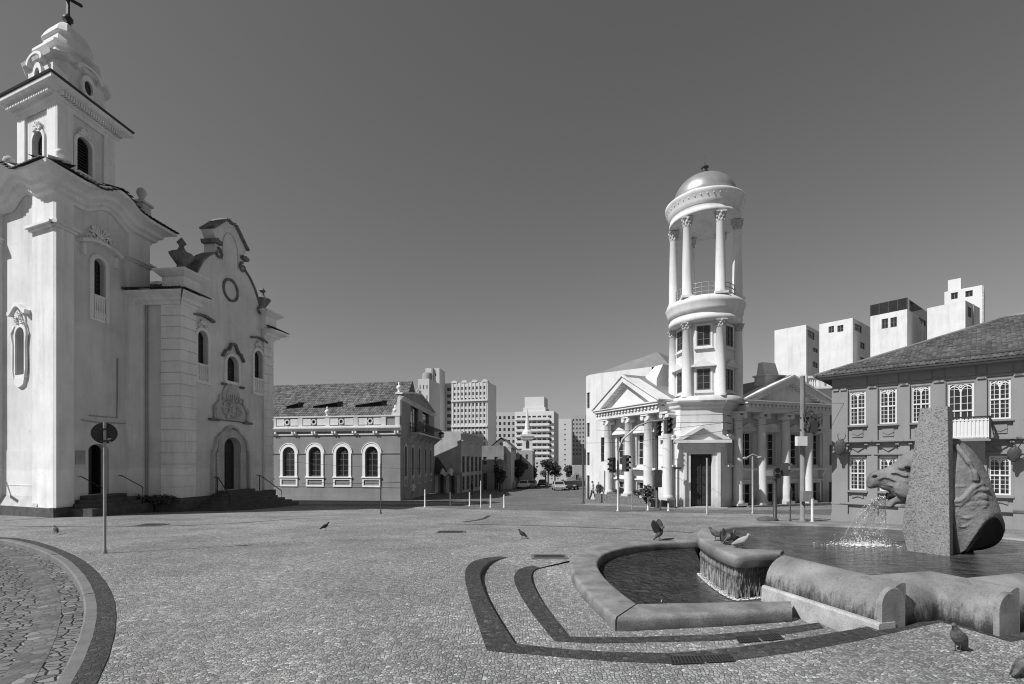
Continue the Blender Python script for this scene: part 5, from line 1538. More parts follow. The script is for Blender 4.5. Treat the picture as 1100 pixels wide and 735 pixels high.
dp = [(2.36, z(208.5)), (2.36, z(206.5)), (2.2, z(205.5))]
for k in range(13):
    t = k/12*math.pi/2; dp.append((2.12*math.cos(t)+.0, z(205)+(zd(189.5)-z(205))*math.sin(t)))
mb.lathe([(max(.0, r), zz) for r, zz in dp], 0, 0, 64); mb.build('dome', M['dome'], PC)
mb = MB(TM); zt = zd(190.5)
mb.lathe([(.6, zt-.1), (.46, zt+.06), (.22, zt+.12), (.15, zt+.28), (.26, zt+.38), (.15, zt+.5), (.18, zt+.62), (.26, zt+.72), (.10, zt+.84), (.03, zt+.92), (.015, zt+1.6)], 0, 0, 16)
for k in range(6): a = k*math.pi/3; mb.ell((.34*math.cos(a), .34*math.sin(a), zt+.14), .07, .07, .09, 8, 6); mb.ell((.2*math.cos(a), .2*math.sin(a), zt+.68), .07, .07, .07, 8, 6)
mb.build('finial', M['dkmetal'], PC)
# ================================================================ colonial building at the right
CF = Face.px(894, 22.4, 1150, 17.35); CL = CF.L
CB = thing('colonial_building', 'grey colonial building with gothic tracery windows and tiled hip roof behind the fountain', 'building', (CF.a.x, CF.a.y, g(22)))
def cz(yl, yr): return .5*(CF.z(912.5, yl)+CF.z(1085.5, yr))
zg = g(18)-.8; z_us, z_ut = cz(455, 452), cz(419.3, 408.4); z_ls, z_lt = cz(522.5, 536.5), cz(487.6, 493.5); z_b = cz(472.5, 475); z_belt = cz(536.7, 554.5)
cent = [CF.u(x) for x in (921.3, 954, 989.3, 1032, 1074)]; cent.append(2*cent[4]-cent[3]-.1); cent = [c for c in cent if c < CL-.5]
wW = (CF.u(1085.5)-CF.u(1062.4)); wW = .5*(wW+CF.u(930)-CF.u(912.5)); dW = CF.u(1046)-CF.u(1017.6)
z_top = cz(395, 378)
ops = []
for i, c in enumerate(cent):
    w_ = dW if i == 3 else wW
    ops.append((c-w_/2, c+w_/2, z_us if i != 3 else z_b+.05, z_ut)); ops.append((c-wW/2, c+wW/2, z_ls, z_lt))
mb = CF.mb(); wall(mb, 0, CL, zg, z_top, ops, .22)
mb.quad((0, 0, zg), (0, 11, zg), (0, 11, z_top), (0, 0, z_top)); mb.quad((CL, 0, zg), (CL, 11, zg), (CL, 11, z_top), (CL, 0, z_top)); mb.quad((0, 11, zg), (CL, 11, zg), (CL, 11, z_top), (0, 11, z_top))
mb.build('wall', M['colonial'], CB)
# broad flat strips between the bays and the frieze on top
zf = cz(417, 405)
edges = [0]
for c, i in zip(cent, range(9)):
    w_ = dW if i == 3 else wW; edges += [c-w_/2-.06, c+w_/2+.06]
edges.append(CL)
for a, b in zip(edges[::2], edges[1::2]):
    mb = CF.mb(); mb.box(a, b, -.10, .02, zg, zf+.0)
    for q in (a+.05, b-.05) if a > .01 else (a+.05, b-.05):
        mb.box(q-.22 if q > (a+b)/2 else q, q if q > (a+b)/2 else q+.22, -.16, .0, zf-.05, zf+.03)
    mb.build('pilaster', M['colonial'], CB)
for a, b in zip(edges[1::2], edges[2::2]):
    mb = CF.mb(); mb.box(a+.02, b-.02, -.07, .02, zf+.12, z_top-.25); mb.build('frieze_panel', M['colonial_trim'], CB)
mb = CF.mb(); mb.box(-.04, CL, -.06, .02, zf+.03, zf+.11); mould(mb, 0, CL, z_top-.25, [(0, 0), (.08, 0), (.1, .1), (.26, .2), (.3, .26), (0, .28)], 1.0); mb.build('cornice', M['colonial_trim'], CB)
mb = CF.mb()
mb.box(-.02, CL, -.12, .02, z_belt-.05, z_belt+.04)
for a, b in zip(edges[1::2], edges[2::2]): mb.box(a-.3, b+.3, -.145, .0, z_belt-.02, z_belt+.06)
mb.box(-.03, CL, -.13, .02, zg, g(20)+.25)
mb.build('belt_course', M['colonial'], CB)
for i, c in enumerate(cent):
    w_ = dW if i == 3 else wW
    mb = CF.mb()
    if i != 3:
        mb.box(c-w_/2-.08, c+w_/2+.08, -.16, .02, z_us-.09, z_us-.02)
        zc_ = (z_us+z_b)/2+.02
        mb.box(c-w_/2+.1, c+w_/2-.1, -.04, .02, zc_-.18, zc_+.18); mb.prism([(c-w_*.34, zc_), (c, zc_+.12), (c+w_*.34, zc_), (c, zc_-.12)], -.065, .0)
        for k in (-1, 1): mb.box(c+k*w_*.55-.06, c+k*w_*.55+.06, -.20, .02, z_b-.14, z_b-.0)
        mb.box(c-w_/2-.28, c+w_/2+.28, -.28, .02, z_b-.005, z_b+.06); mb.box(c-w_/2-.24, c+w_/2+.24, -.20, .02, z_b-.05, z_b-.004)
    if mb.v: mb.build('window_trim', M['colonial_trim'], CB)
    mb = CF.mb(); zd = (z_b+z_lt)/2
    mb.box(c-w_/2-.2, c+w_/2+.2, -.15, .02, z_lt+.08, z_lt+.13)
    mb.prism([(c-w_*.36, zd+.06), (c+w_*.36, zd+.06), (c, zd-.10)], -.06, .02)
    mb.build('window_trim', M['colonial_trim'], CB); mb = CF.mb()
    mb.box(c-wW/2-.08, c+wW/2+.08, -.16, .02, z_ls-.10, z_ls-.02); mb.prism([(c-w_*.36, z_ls-.24), (c+w_*.36, z_ls-.24), (c+w_*.36, z_ls-.36), (c, z_ls-.28), (c-w_*.36, z_ls-.36)], -.05, .02)
    mb.build('window_sill', M['colonial_trim'], CB)
    if i == 3:
        window(CB, CF, c, z_b+.05, 'cbdoor', dW, z_ut-z_b-.05, 'gothic', fr=.065, dpt=.05, name='balcony_door')
    else: window(CB, CF, c, z_us, 'cbw', wW, z_ut-z_us, 'gothic', fr=.055, dpt=.05)
    window(CB, CF, c, z_ls, 'cbl', wW, z_lt-z_ls, 'gothic', fr=.055, dpt=.05)
c = cent[3]; mb = CF.mb(); hb = .86
mb.box(c-.8, c+.85, -.95, .02, z_b-.08, z_b+.03); mb.prismx([(-.85, z_b-.08), (.02, z_b-.08), (.02, z_b-.85), (-.15, z_b-.8), (-.45, z_b-.42)], c-.65, c+.70); mb.build('balcony', M['colonial_trim'], CB)
mb = CF.mb()
for k in range(16):
    u = c-.78+1.6*k/15; mb.box(u-.035, u+.035, -.93, -.89, z_b+.03, z_b+hb-.05)
mb.box(c-.8, c+.85, -.90, -.885, z_b+.1, z_b+hb-.12)
mb.box(c-.8, c+.85, -.94, -.87, z_b+.06, z_b+.11); mb.box(c-.8, c+.85, -.94, -.87, z_b+hb-.16, z_b+hb-.12)
mb.build('balcony_panel', M['frame'], CB)
mb = CF.mb()
for u in (c-.8, c+.83):
    mb.box(u-.03, u+.03, -.97, .0, z_b+hb-.05, z_b+hb); mb.box(u-.03, u+.03, -.97, -.9, z_b, z_b+hb)
    mb.tube([(u, -.93, z_b+.05), (u, -.1, z_b+hb-.1)], .02, 5); mb.tube([(u, -.5, z_b+.05), (u, -.5, z_b+hb)], .018, 5)
mb.box(c-.83, c+.86, -.97, -.9, z_b+hb-.05, z_b+hb); mb.build('balcony_rail', M['iron'], CB)
# hip roof
eo = .60; ze = .5*(Z_(402, CF.D(880, eo))+Z_(383, CF.D(1095, eo))); 
rdep = 6.2; zr = CF.z(1050, 343)+0; 
ridge_u = CF.u(984)+.6; zr = Z_(353, CF.D(984)+rdep*.72)
A, B = CF.at(-eo, -eo, ze), CF.at(CL+eo, -eo, ze); Rr, Rl = CF.at(CL+eo, rdep, zr), CF.at(rdep-.4, rdep, zr)
mb = MB(); tiles(mb, A, B, Rr, Rl, .15, 44, .028)
Ab = CF.at(-eo, 2*rdep+eo, ze); tiles(mb, Ab, A, Rl, CF.at(rdep-.4, rdep+.01, zr), .4, 12, .05); tiles(mb, CF.at(CL+eo, 2*rdep+eo, ze), Ab, Rl, Rr, .5, 10)
mb.t = .9; mb.tube([A, Rl], .09, 6); mb.tube([Rl, Rr], .1, 6)
mb.build('roof', M['tile'], CB)
mb = CF.mb(); mb.box(-eo+.1, CL+eo, -eo+.1, .0, ze-.16, ze-.10); 
mb.build('soffit', M['colonial_trim'], CB)
# beetle-like dark shields hung from curling rods on the wall
def shield(px, py, sc, label):
    c = (CF.u(px, .5), CF.z(px, py, .5)); t = thing('wall_ornament', label, 'ornament', tuple(CF.at(c[0], -.5, c[1])), 'dark oval ornaments on the colonial building')
    Mx = CF.T(c[0], c[1], -.5) @ Matrix.Rotation(R(8), 4, 'Y')
    mb = MB(Mx); n = 44; ptsA = []
    for k in range(n):
        a = 2*math.pi*k/n; r = (.30+.016*math.cos(11*a))*sc; ptsA.append((r*math.cos(a)*(1 if math.sin(a) > 0 else 1-.25*abs(math.sin(a))), .0, r*1.55*math.sin(a)))
    rings = [[(p[0]*s_, d, p[2]*s_) for p in ptsA] for s_, d in ((.3, -.055), (.8, -.04), (1, -.01), (1, .02), (.8, .03))]
    mb.loft(rings, True); mb.taper(-.05*sc, .05*sc, -.03, .03, -.62*sc, -.08*sc, .08*sc, -.035, .035, -.44*sc); mb.build('shield', M['dkmetal'], t)
    mb = MB(Mx)
    for s_ in (-1, 1): mb.tube([(s_*.05, 0, .38*sc), (s_*.16*sc, 0, .55*sc), (s_*.20*sc, 0, .72*sc), (s_*.14*sc, .02, .80*sc)], .014, 5)
    mb.tube([(0, 0, .36*sc), (0, .2, .5*sc), (0, .48, .45*sc)], .02, 5); mb.build('rod', M['iron'], t)
shield(902, 481, .78, 'dark oval hanging ornament at the left corner of the colonial building')
shield(1089.5, 488, .64, 'dark oval hanging ornament beside the rightmost window of the colonial building')

# ================================================================ helper for plain blocks with windows
def block(name, label, cat, F, depth, z0, z1, wmat, wins=(), swins=(), frame='frame', arch=None, cols=2, rows=2, group=None, roof=True, S=None, sy=0):
    """box building: windows on its front (wins) and on its right hand side (swins)"""
    t = thing(name, label, cat, (F.a.x, F.a.y, z0), group)
    own = S is not None
    S = S or F.side(depth); mb = F.mb(); wall(mb, 0, F.L, z0, z1, [w[:4] for w in wins], .25)
    mb.M = S.M; wall(mb, 0, S.L, z0, z1, [w[:4] for w in swins], .25)
    a, b, c, d = F.at(0, 0), F.at(0, depth), (S.at(S.L, 0) if own else F.at(F.L, depth)), F.at(F.L, 0); mb.M = Matrix.Identity(4)
    mb.quad((a.x, a.y, z0), (b.x, b.y, z0), (b.x, b.y, z1), (a.x, a.y, z1)); mb.quad((b.x, b.y, z0), (c.x, c.y, z0), (c.x, c.y, z1), (b.x, b.y, z1))
    if roof: mb.quad((a.x, a.y, z1-.02), (b.x, b.y, z1-.02), (c.x, c.y, z1-.02), (d.x, d.y, z1-.02))
    mb.build('wall', M[wmat], t)
    for FF, ws in ((F, wins), (S, swins)):
        for w in ws:
            k = '%s%.1f_%.1f' % (name, w[1]-w[0], w[3]-w[2])
            window(t, FF, (w[0]+w[1])/2, w[2], k, w[1]-w[0], w[3]-w[2], 'rect', cols, rows, None, .08, .06, frame=frame, pane='win_far', dpt=.1)
    return t, S
def gridwins(u0, u1, nu, z0, z1, nz, fw=.5, fh=.5):
    out = []
    du, dz = (u1-u0)/nu, (z1-z0)/nz
    for i in range(nu):
        for j in range(nz):
            out.append((u0+du*(i+.5-fw/2), u0+du*(i+.5+fw/2), z0+dz*(j+.5-fh/2), z0+dz*(j+.5+fh/2)))
    return out

# ---- white four storey house with rounded corner behind the left wing
WB = thing('corner_building', 'white four storey building with rounded corner behind the columned church', 'building', (X_(645, 48), 48, g(48)))
WF = Face.px(640, 46.5, 700, 43)
zt = WF.z(645, 401); zg = g(48)-.8
mb = WF.mb(); 
wl_ = [(WF.u(a), WF.u(b), WF.z(645, d), WF.z(645, c)) for (a, b, c, d) in ((645.5, 650, 470, 496),)]
wall(mb, 0, WF.L, zg, zt, wl_, .25)
# rounded corner: quarter of a cylinder on to the side street
rc = 1.9; nseg = 4
cen = WF.at(0, rc); arcp = []
for k in range(nseg+1):
    a = math.pi/2*k/nseg; p = WF.at(-rc*math.sin(a), rc-rc*math.cos(a)); arcp.append(p)
mb.M = Matrix.Identity(4)
segs = []
levels = [(WF.z(634, b)-.1, WF.z(634, t_)) for t_, b in ((421, 437), (454, 468), (486, 499), (511, 538))]
for k in range(nseg):
    fa = Face((arcp[k+1].x, arcp[k+1].y), (arcp[k].x, arcp[k].y)); mb.M = fa.M
    oo = [(.06, fa.L-.06, l0, l1) for l0, l1 in levels] if k in (1, 3) else []
    wall(mb, 0, fa.L, zg, zt, oo, .2); segs.append((fa, oo))
ws = Face((arcp[-1].x+(-WF.n*9).x, arcp[-1].y+(-WF.n*9).y), (arcp[-1].x, arcp[-1].y)); mb.M = ws.M
wo = [(2+2.2*i, 3.2+2.2*i, l0, l1) for i in range(3) for l0, l1 in levels[:3]]
wall(mb, 0, ws.L, zg, zt, wo, .25)
mb.M = WF.M
u_p = WF.u(676); mb.prism([(-rc, zt), (WF.L+2, zt), (WF.L+2, zt+.3), (WF.L-2, zt+1.2), (0, zt+.5), (-rc*.5, zt+.3)], 6, 6.3)
mb.build('wall', M['white'], WB)
for fa, oo in segs:
    for o in oo: window(WB, fa, fa.L/2, o[2], 'wb%.2f_%.2f' % (o[1]-o[0], o[3]-o[2]), o[1]-o[0], o[3]-o[2], 'rect', 2, 3, None, .06, .04, pane='win_far', dpt=.12, frame='frame_dark')
for o in wo: window(WB, ws, (o[0]+o[1])/2, o[2], 'wbs%.2f' % (o[3]-o[2]), o[1]-o[0], o[3]-o[2], 'rect', 2, 3, None, .07, .05, pane='win_far', dpt=.12, frame='frame_dark')
for o in wl_: window(WB, WF, (o[0]+o[1])/2, o[2], 'wbf', o[1]-o[0], o[3]-o[2], 'rect', 1, 3, None, .07, .05, pane='win_far', dpt=.12, frame='frame_dark')
mb = MB(); 
zr_ = Z_(383, 50); pk_ = WF.at(WF.u(683), 5.0, zr_); e0 = WF.at(-.3, .3, zt+.05); e1 = WF.at(WF.L+1.5, .3, zt+.0)
b0 = WF.at(-.3, 16, zt); b1 = WF.at(WF.L+1.5, 16, zt); pk2 = WF.at(WF.u(683), 15, zr_)
mb.add([e0, e1, pk_], [(0, 1, 2)]); mb.add([e0, pk_, pk2, b0], [(0, 1, 2, 3)]); mb.add([e1, b1, pk2, pk_], [(0, 1, 2, 3)])
mb.build('roof', M['zinc'], WB)

# ---- houses down the street on the left
zf_ = lambda D: g(D)-.6
B1 = Face.px(458, 64.6, 495, 63.6); S = Face.px(495, 63.6, 517.5, 76); zt = S.z(495, 474)
wn = []
for k in range(5):
    u0 = S.L*(k+.22)/5; u1 = S.L*(k+.82)/5
    wn += [(u0, u1, S.z(495, 508), S.z(495, 490)), (u0, u1, g(66)+.3, S.z(495, 512))]
t, S = block('blank_walled_building', 'grey building with a blank side wall and rows of tall dark street windows', 'building', B1, 12, zf_(62), B1.z(490, 463.5), 'grey_wall', (), wn, 'frame_dark', rows=3, S=S)
mb = S.mb(); mould(mb, 0, S.L, zt-.3, None, 1.0, e=.3)
for k in range(22): u = S.L*(k+.5)/22; mb.box(u-.12, u+.12, -.2, .1, zt+.16, zt+1.0)
mb.box(0, S.L, -.25, .15, zt+1.0, zt+1.2); mb.build('parapet', M['stone_trim'], t)
# lantern house: low dark shop with awning against that wall
SF = Face.px(466.5, 62.3, 496, 62.3)
t, S_ = block('shop', 'low dark shop front with pale awning just past the arched town house', 'shop', SF, .9, zf_(60), SF.z(480, 508), 'dark_wall')
for k in range(5):
    mb = SF.mb(); u = SF.L*(k+.15)/5; mb.box(u, u+SF.L*.11, -.08, .02, g(60)-.2, SF.z(480, 511)); mb.build('shop_door', M['shutter'] if k % 2 else M['tower_mid'], t)
mb = SF.mb(); zz = SF.z(480, 508)
mb.add([(0, -.6, zz-.1), (SF.L*.55, -.6, zz-.1), (SF.L*.10, .9, zz+2.0), (0, .9, zz+2.0)], [(0, 1, 2, 3)]); mb.build('roof', M['tile_dark'], t)
mb = SF.mb(); pts = [(SF.L*.25+SF.L*.45*k/8, zz-.25+.18*math.sin(k*1.3)) for k in range(9)]
for a, b in zip(pts[:-1], pts[1:]): mb.add([(a[0], -1.4, a[1]), (b[0], -1.4, b[1]), (b[0], .0, b[1]+.75), (a[0], .0, a[1]+.75)], [(0, 1, 2, 3)])
mb.build('awning', M['curtain'], t)
# further houses
B3 = Face.px(513, 78, 541, 77.6)
wn = gridwins(.3, B3.L-.3, 2, B3.z(525, 531), B3.z(525, 505), 1, .35, .75)+gridwins(.3, B3.L-.3, 2, B3.z(525, 502), B3.z(525, 488), 1, .3, .6)
t, S = block('brick_house', 'dark two storey house next to the building with tall dark street windows', 'house', B3, 14, zf_(70), B3.z(525, 479), 'dark_wall', wn, gridwins(.5, 13.5, 5, g(70)+1, B3.z(525, 484), 2, .4, .55), 'frame_dark')
B4 = Face.px(528, 81, 549, 80.7); zz = B4.z(540, 481)
t, S = block('gabled_house', 'pale gabled house with a round attic light, rising behind the brown street house', 'house', B4, 10, zf_(78), zz, 'tower_mid', gridwins(.5, B4.L-.5, 3, g(78)+2.5, zz-.5, 1, .4, .7))
mb = B4.mb(); mb.prism([(-.3, zz), (B4.L+.3, zz), (B4.L/2, zz+1.5)], -.05, .2); mb.build('gable', M['tower_mid'], t)
mb = B4.mb(); mb.prism([(B4.L/2+.3*math.cos(R(a)), zz+.6+.3*math.sin(R(a))) for a in range(0, 360, 30)], -.08, .0); mb.build('attic_light', M['shutter'], t)
mb = B4.mb()
for s_ in (-1, 1): mb.quad((B4.L/2+s_*(B4.L/2+.6), -.4, zz-.2), (B4.L/2, -.4, zz+1.75), (B4.L/2, 10, zz+1.75), (B4.L/2+s_*(B4.L/2+.6), 10, zz-.2))
mb.build('roof', M['tile'], t)
B5 = Face.px(547, 92, 572, 91.6)
t, S = block('terraced_house', 'dark grey terraced house with small windows in front of the white steeple', 'house', B5, 12, zf_(90), B5.z(560, 484), 'tower_grey', gridwins(.5, B5.L-.5, 3, g(90)+3, B5.z(560, 486), 2, .4, .55), gridwins(.5, 11, 4, g(90)+3, B5.z(560, 486), 2, .4, .55), 'frame_dark')
B6 = Face.px(572, 118, 588, 117.6)
t, S = block('terraced_house', 'pale narrow terraced house under the balcony tower, behind the street trees', 'house', B6, 12, zf_(117), B6.z(580, 493), 'tower_mid', gridwins(.5, B6.L-.5, 2, g(118)+4, B6.z(580, 496), 2, .4, .5), (), 'frame_dark')
B7 = Face.px(613, 96, 629, 95.8)
t, S = block('small_house', 'small white house with hipped roof at the right of the street, beside the lamp pole', 'house', B7, 8, zf_(96), B7.z(620, 517), 'white', [(B7.L*.35, B7.L*.55, g(96)+1.0, g(96)+2.4)], (), 'frame_dark')
zz = B7.z(620, 517); mb = B7.mb(); mb.add([(-.5, -.5, zz), (B7.L+.5, -.5, zz), (B7.L+.5, 8.5, zz), (-.5, 8.5, zz), (B7.L*.5, 3, zz+1.6), (B7.L*.5, 5, zz+1.6)], [(0, 1, 4), (1, 2, 5, 4), (2, 3, 5), (3, 0, 4, 5)]); mb.build('roof', M['tile'], t)
B8 = Face.px(616, 112, 634, 111.7)
block('plain_building', 'plain grey building rising behind the small white house at the street end', 'building', B8, 8, zf_(110), B8.z(620, 500), 'tower_grey', gridwins(.5, B8.L-.5, 2, g(110)+4, B8.z(620, 503), 2, .35, .5), (), 'frame_dark')
B10 = Face.px(574, 140, 592, 139.6)
block('corner_block', 'mid grey block of small windows standing in front of the balcony tower', 'building', B10, 8, zf_(140), B10.z(580, 499), 'tower_grey', gridwins(.5, B10.L-.5, 4, g(140)+4, B10.z(580, 500), 4, .4, .5), (), 'frame_dark')
B11 = Face.px(556, 100, 574, 99.6)
block('corner_block', 'pale narrow shop house below the steeple with two rows of windows', 'building', B11, 2, zf_(100), B11.z(565, 507), 'tower_mid', gridwins(.4, B11.L-.4, 4, g(100)+.6, B11.z(565, 508), 2, .4, .6), (), 'frame_dark')
B9 = Face.px(586, 168, 614, 167.6)
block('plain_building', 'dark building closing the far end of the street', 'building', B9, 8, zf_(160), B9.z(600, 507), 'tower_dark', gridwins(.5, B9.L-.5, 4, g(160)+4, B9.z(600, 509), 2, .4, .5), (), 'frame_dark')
B12 = Face.px(586, 135, 603, 134.6)
block('corner_block', 'pale block with a blank top storey right below the balcony tower', 'building', B12, 3, zf_(135), B12.z(595, 508), 'tower_mid', gridwins(.5, B12.L-.5, 4, g(135)+1, B12.z(595, 510), 2, .4, .5), (), 'frame_dark')
B13 = Face.px(596, 210, 632, 209)
block('apartment_tower', 'pale wide tower far behind the slim towers at the street end', 'apartment tower', B13, 6, -5, B13.z(612, 462), 'tower_mid', gridwins(1, B13.L-1, 8, B13.z(612, 490), B13.z(612, 464), 5, .4, .5), (), 'frame_dark')
# steeple
SX, SY = X_(566.5, 104), 104; st = thing('steeple', 'slender white steeple with pointed spire above the street trees', 'steeple', (SX, SY, g(104)))
sz = lambda py: Z_(py, SY)
mb = MB(Matrix.Translation((SX, SY, 0))); mb.box(-1.05, 1.05, -1.05, 1.05, g(104)-1, sz(470)); mb.build('shaft', M['white'], st)
mb = MB(Matrix.Translation((SX, SY, 0))); mb.box(-1.35, 1.35, -1.35, 1.35, sz(486), sz(483.5)); mb.box(-1.3, 1.3, -1.3, 1.3, sz(471.5), sz(469)); mb.box(-1.5, 1.5, -1.5, 1.5, sz(469), sz(467)); mb.build('cornice', M['white'], st)
mb = MB(Matrix.Translation((SX, SY, 0))); mb.lathe([(1.1, sz(467)), (1.05, sz(464)), (.62, sz(462)), (.03, sz(438))], 0, 0, 8, False); mb.build('spire', M['white'], st)
mb = MB(Matrix.Translation((SX, SY, 0)))
mb.prism([(-.35, sz(482)), (.35, sz(482)), (.35, sz(475)), (0, sz(473)), (-.35, sz(475))], -1.08, -1.0); mb.build('belfry_opening', M['shutter'], st)

# ---- apartment towers far behind
def tower(name, label, pa, Da, pb, Db, depth, top, base, wmat, nu, nz, fw, fh, smat=None, snu=0, bands=False, frame='frame_dark', zbot=500, side_d=None, top_r=None):
    F = Face.px(pa, Da, pb, Db); z1 = F.z((pa+pb)/2, top); z0 = -5; zb = F.z((pa+pb)/2, zbot)
    wn = gridwins(F.L*.04, F.L*.96, nu, zb, z1-1.0, nz, fw, fh)
    sw = gridwins(.5, depth-.5, snu, zb, z1-1, nz, .4, .45) if snu else ()
    t, S = block(name, label, 'apartment tower', F, depth, z0, z1, wmat, wn, sw, frame)
    if bands:
        dz = (z1-1.0-zb)/nz
        for j in range(nz):
            mb = F.mb(); zz = zb+dz*(j+.02); mb.box(F.L*.02, F.L*.9, -1.3, .0, zz-.15, zz); mb.box(F.L*.02, F.L*.9, -1.3, -1.18, zz, zz+dz*.36); mb.build('balcony', M['tower_white'], t)
    return t, F, S, z1
t, F, S, z1 = tower('apartment_tower', 'tallest pale apartment slab with a blank flank, left of the other towers', 457, 176, 472, 175.4, 8, 395.5, 480, 'tower_mid', 2, 12, .2, .35)
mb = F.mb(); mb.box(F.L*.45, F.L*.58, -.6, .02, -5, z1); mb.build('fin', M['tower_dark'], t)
t, F, S, z1 = tower('apartment_tower', 'narrow apartment slab with a water tank on top, just behind the house gable', 449, 150, 461, 149.4, 11, 407, 470, 'tower_mid', 3, 8, .3, .4)
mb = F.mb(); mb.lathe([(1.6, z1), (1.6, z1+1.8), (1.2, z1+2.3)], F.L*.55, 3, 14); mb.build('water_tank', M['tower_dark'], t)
t, F, S, z1 = tower('apartment_tower', 'long grey balcony wing attached to the left of the arched top tower', 470, 184, 487, 183.5, 4, 412, 480, 'tower_grey', 2, 12, .55, .5, frame='frame_dark')
t, F, S, z1 = tower('apartment_tower', 'wide beige apartment tower with a grid of small windows and arched roof edges', 485, 170, 524, 166.5, 10, 411, 478, 'tower_mid', 9, 11, .46, .55, zbot=480)
mb = F.mb()
for k in range(10): u = F.L*(.04+.92*k/9); mb.box(u-.12, u+.12, -.14, .0, -5, z1)
mb.build('fins', M['tower_white'], t)
for q in (.32, .72):
    mb = F.mb(); zz = F.z(505, 480)+(z1-F.z(505, 480))*q; mb.box(0, F.L, -.5, .0, zz-.3, zz+.3); mb.build('cornice_band', M['tower_white'], t)
mb = F.mb()
for k in range(4):
    c = F.L*(k*.28+.08); rr_ = F.L*.085
    mb.prism([(c+rr_*math.cos(R(a)), z1+.9*math.sin(R(a))) for a in range(0, 181, 20)], -.2, 2)
mb.build('arched_parapet', M['tower_mid'], t)
t, F, S, z1 = tower('apartment_tower', 'pale square apartment block between the beige tower and the balcony tower', 529, 205, 555, 204, 8, 443, 482, 'tower_mid', 5, 6, .5, .5, zbot=484)
t, F, S, z1 = tower('apartment_tower', 'pale tower of stacked balconies with a tall roof house, above the street', 553, 165, 595, 162, 12, 442, 515, 'tower_white', 7, 10, .7, .5, bands=True, zbot=506, frame='frame_dark')
mb = F.mb(); a, b = F.u(563), F.u(584); mb.box(a, b, 1, 9, z1, F.z(575, 426)); mb.box(a-.5, b+.5, .6, 9.4, z1, F.z(575, 437.5)); mb.build('roof_house', M['tower_white'], t)
t, F, S, z1 = tower('apartment_tower', 'thin blank tower with one column of tiny windows, right of the balcony tower', 600, 150, 614, 149.3, 8, 450, 505, 'tower_mid', 1, 9, .12, .3, zbot=502)
t, F, S, z1 = tower('apartment_tower', 'slim stepped tower nearest the white corner building', 614, 175, 629, 174, 8, 446, 505, 'tower_grey', 4, 9, .45, .45, zbot=490, frame='frame_dark')

# ---- white apartment blocks behind the right hand roofs
def slab(label, pa, Da, pb, Db, depth, top, wn=(), sn=(), mat_='white', pe=None):
    F = Face.px(pa, Da, pb, Db); z1 = F.z((pa+pb)/2, top)
    wl = [(F.u(a), F.u(b), F.z((a+b)/2, d), F.z((a+b)/2, c)) for a, b, c, d in wn]
    depth = max(depth, F.side(5).u(pe)) if pe else depth
    S = F.side(depth)
    sl_ = [(S.u(a), S.u(b), S.z((a+b)/2, d), S.z((a+b)/2, c)) for a, b, c, d in sn]
    t, S = block('apartment_block', label, 'apartment block', F, depth, -3, z1, mat_, wl, sl_, 'frame_dark', group='white apartment blocks behind the roofs')
    return t, F, S, z1
slab('leftmost white apartment block with a blank lit front behind the columned church', 832, 78, 866, 74.6, 11.5, 352, (), [(867.5, 875, 356, 364), (873, 878.5, 374, 378.5), (873, 878.5, 389, 395)], pe=882)
slab('second white apartment block from the left with two small top windows', 880, 74, 916, 70.6, 14, 345, [(890, 896, 350.5, 357.5), (899.5, 906, 349.5, 356.5)], [(918, 926, 349, 356.5), (924, 929, 368, 375), (924, 929, 384, 387)], pe=936)
t, F, S, z1 = slab('white apartment block with a dark glazed roof railing behind the tiled roof', 935, 71, 974.5, 67.6, 13, 336, [(947, 954, 342.5, 353), (956.5, 963.5, 341, 351.5)], [(987, 995, 341, 349)], pe=997)
mb = F.mb(); hh = 1.55
mb.box(0, F.L, 0, .06, z1, z1+hh); mb.M = S.M; mb.box(0, S.L, 0, .06, z1, z1+hh); mb.build('glazed_railing', M['glass'], t)
mb = F.mb()
for k in range(5): u = F.L*k/4; mb.box(u-.05, u+.05, -.03, .1, z1, z1+hh+.04)
mb.box(0, F.L, -.03, .1, z1+hh, z1+hh+.08); mb.build('railing_post', M['dkmetal'], t)
t, F, S, z1 = slab('rightmost white apartment block stepped up to a small tank house', 996, 68, 1037, 64.6, 6, 327, (), [(1039.5, 1044, 330, 341)], pe=1052)
F2_ = Face.px(1014.5, 72, 1057, 69); mb = F2_.mb(); z2 = F2_.z(1035, 310); 
wq = [(F2_.u(a), F2_.u(b), F2_.z(a, d), F2_.z(a, c)) for a, b, c, d in ((1021.5, 1029, 315, 322), (1037, 1045, 313, 319.5))]
wall(mb, 0, F2_.L, -3, z2, wq, .2); mb.quad((0, 0, z2), (F2_.L, 0, z2), (F2_.L, 8, z2), (0, 8, z2)); mb.M = F2_.side(6).M; mb.box(0, 6, 0, .2, -3, z2)
mb.build('upper_storey', M['tower_white'], t)
for q in wq: window(t, F2_, (q[0]+q[1])/2, q[2], 'tankw', q[1]-q[0], q[3]-q[2], 'rect', 2, 1, None, .08, .06, frame='frame_dark', pane='win_far')
mb = F2_.mb(); a, b = F2_.u(1018), F2_.u(1032); mb.box(a, b, .5, 3, z2, F2_.z(1025, 299)); mb.build('tank_house', M['tower_white'], t)
mb = S.mb(); mb.tube([(S.L*.5, -.06, -3), (S.L*.5, -.06, z1)], .09, 6); mb.build('downpipe', M['galv'], t)
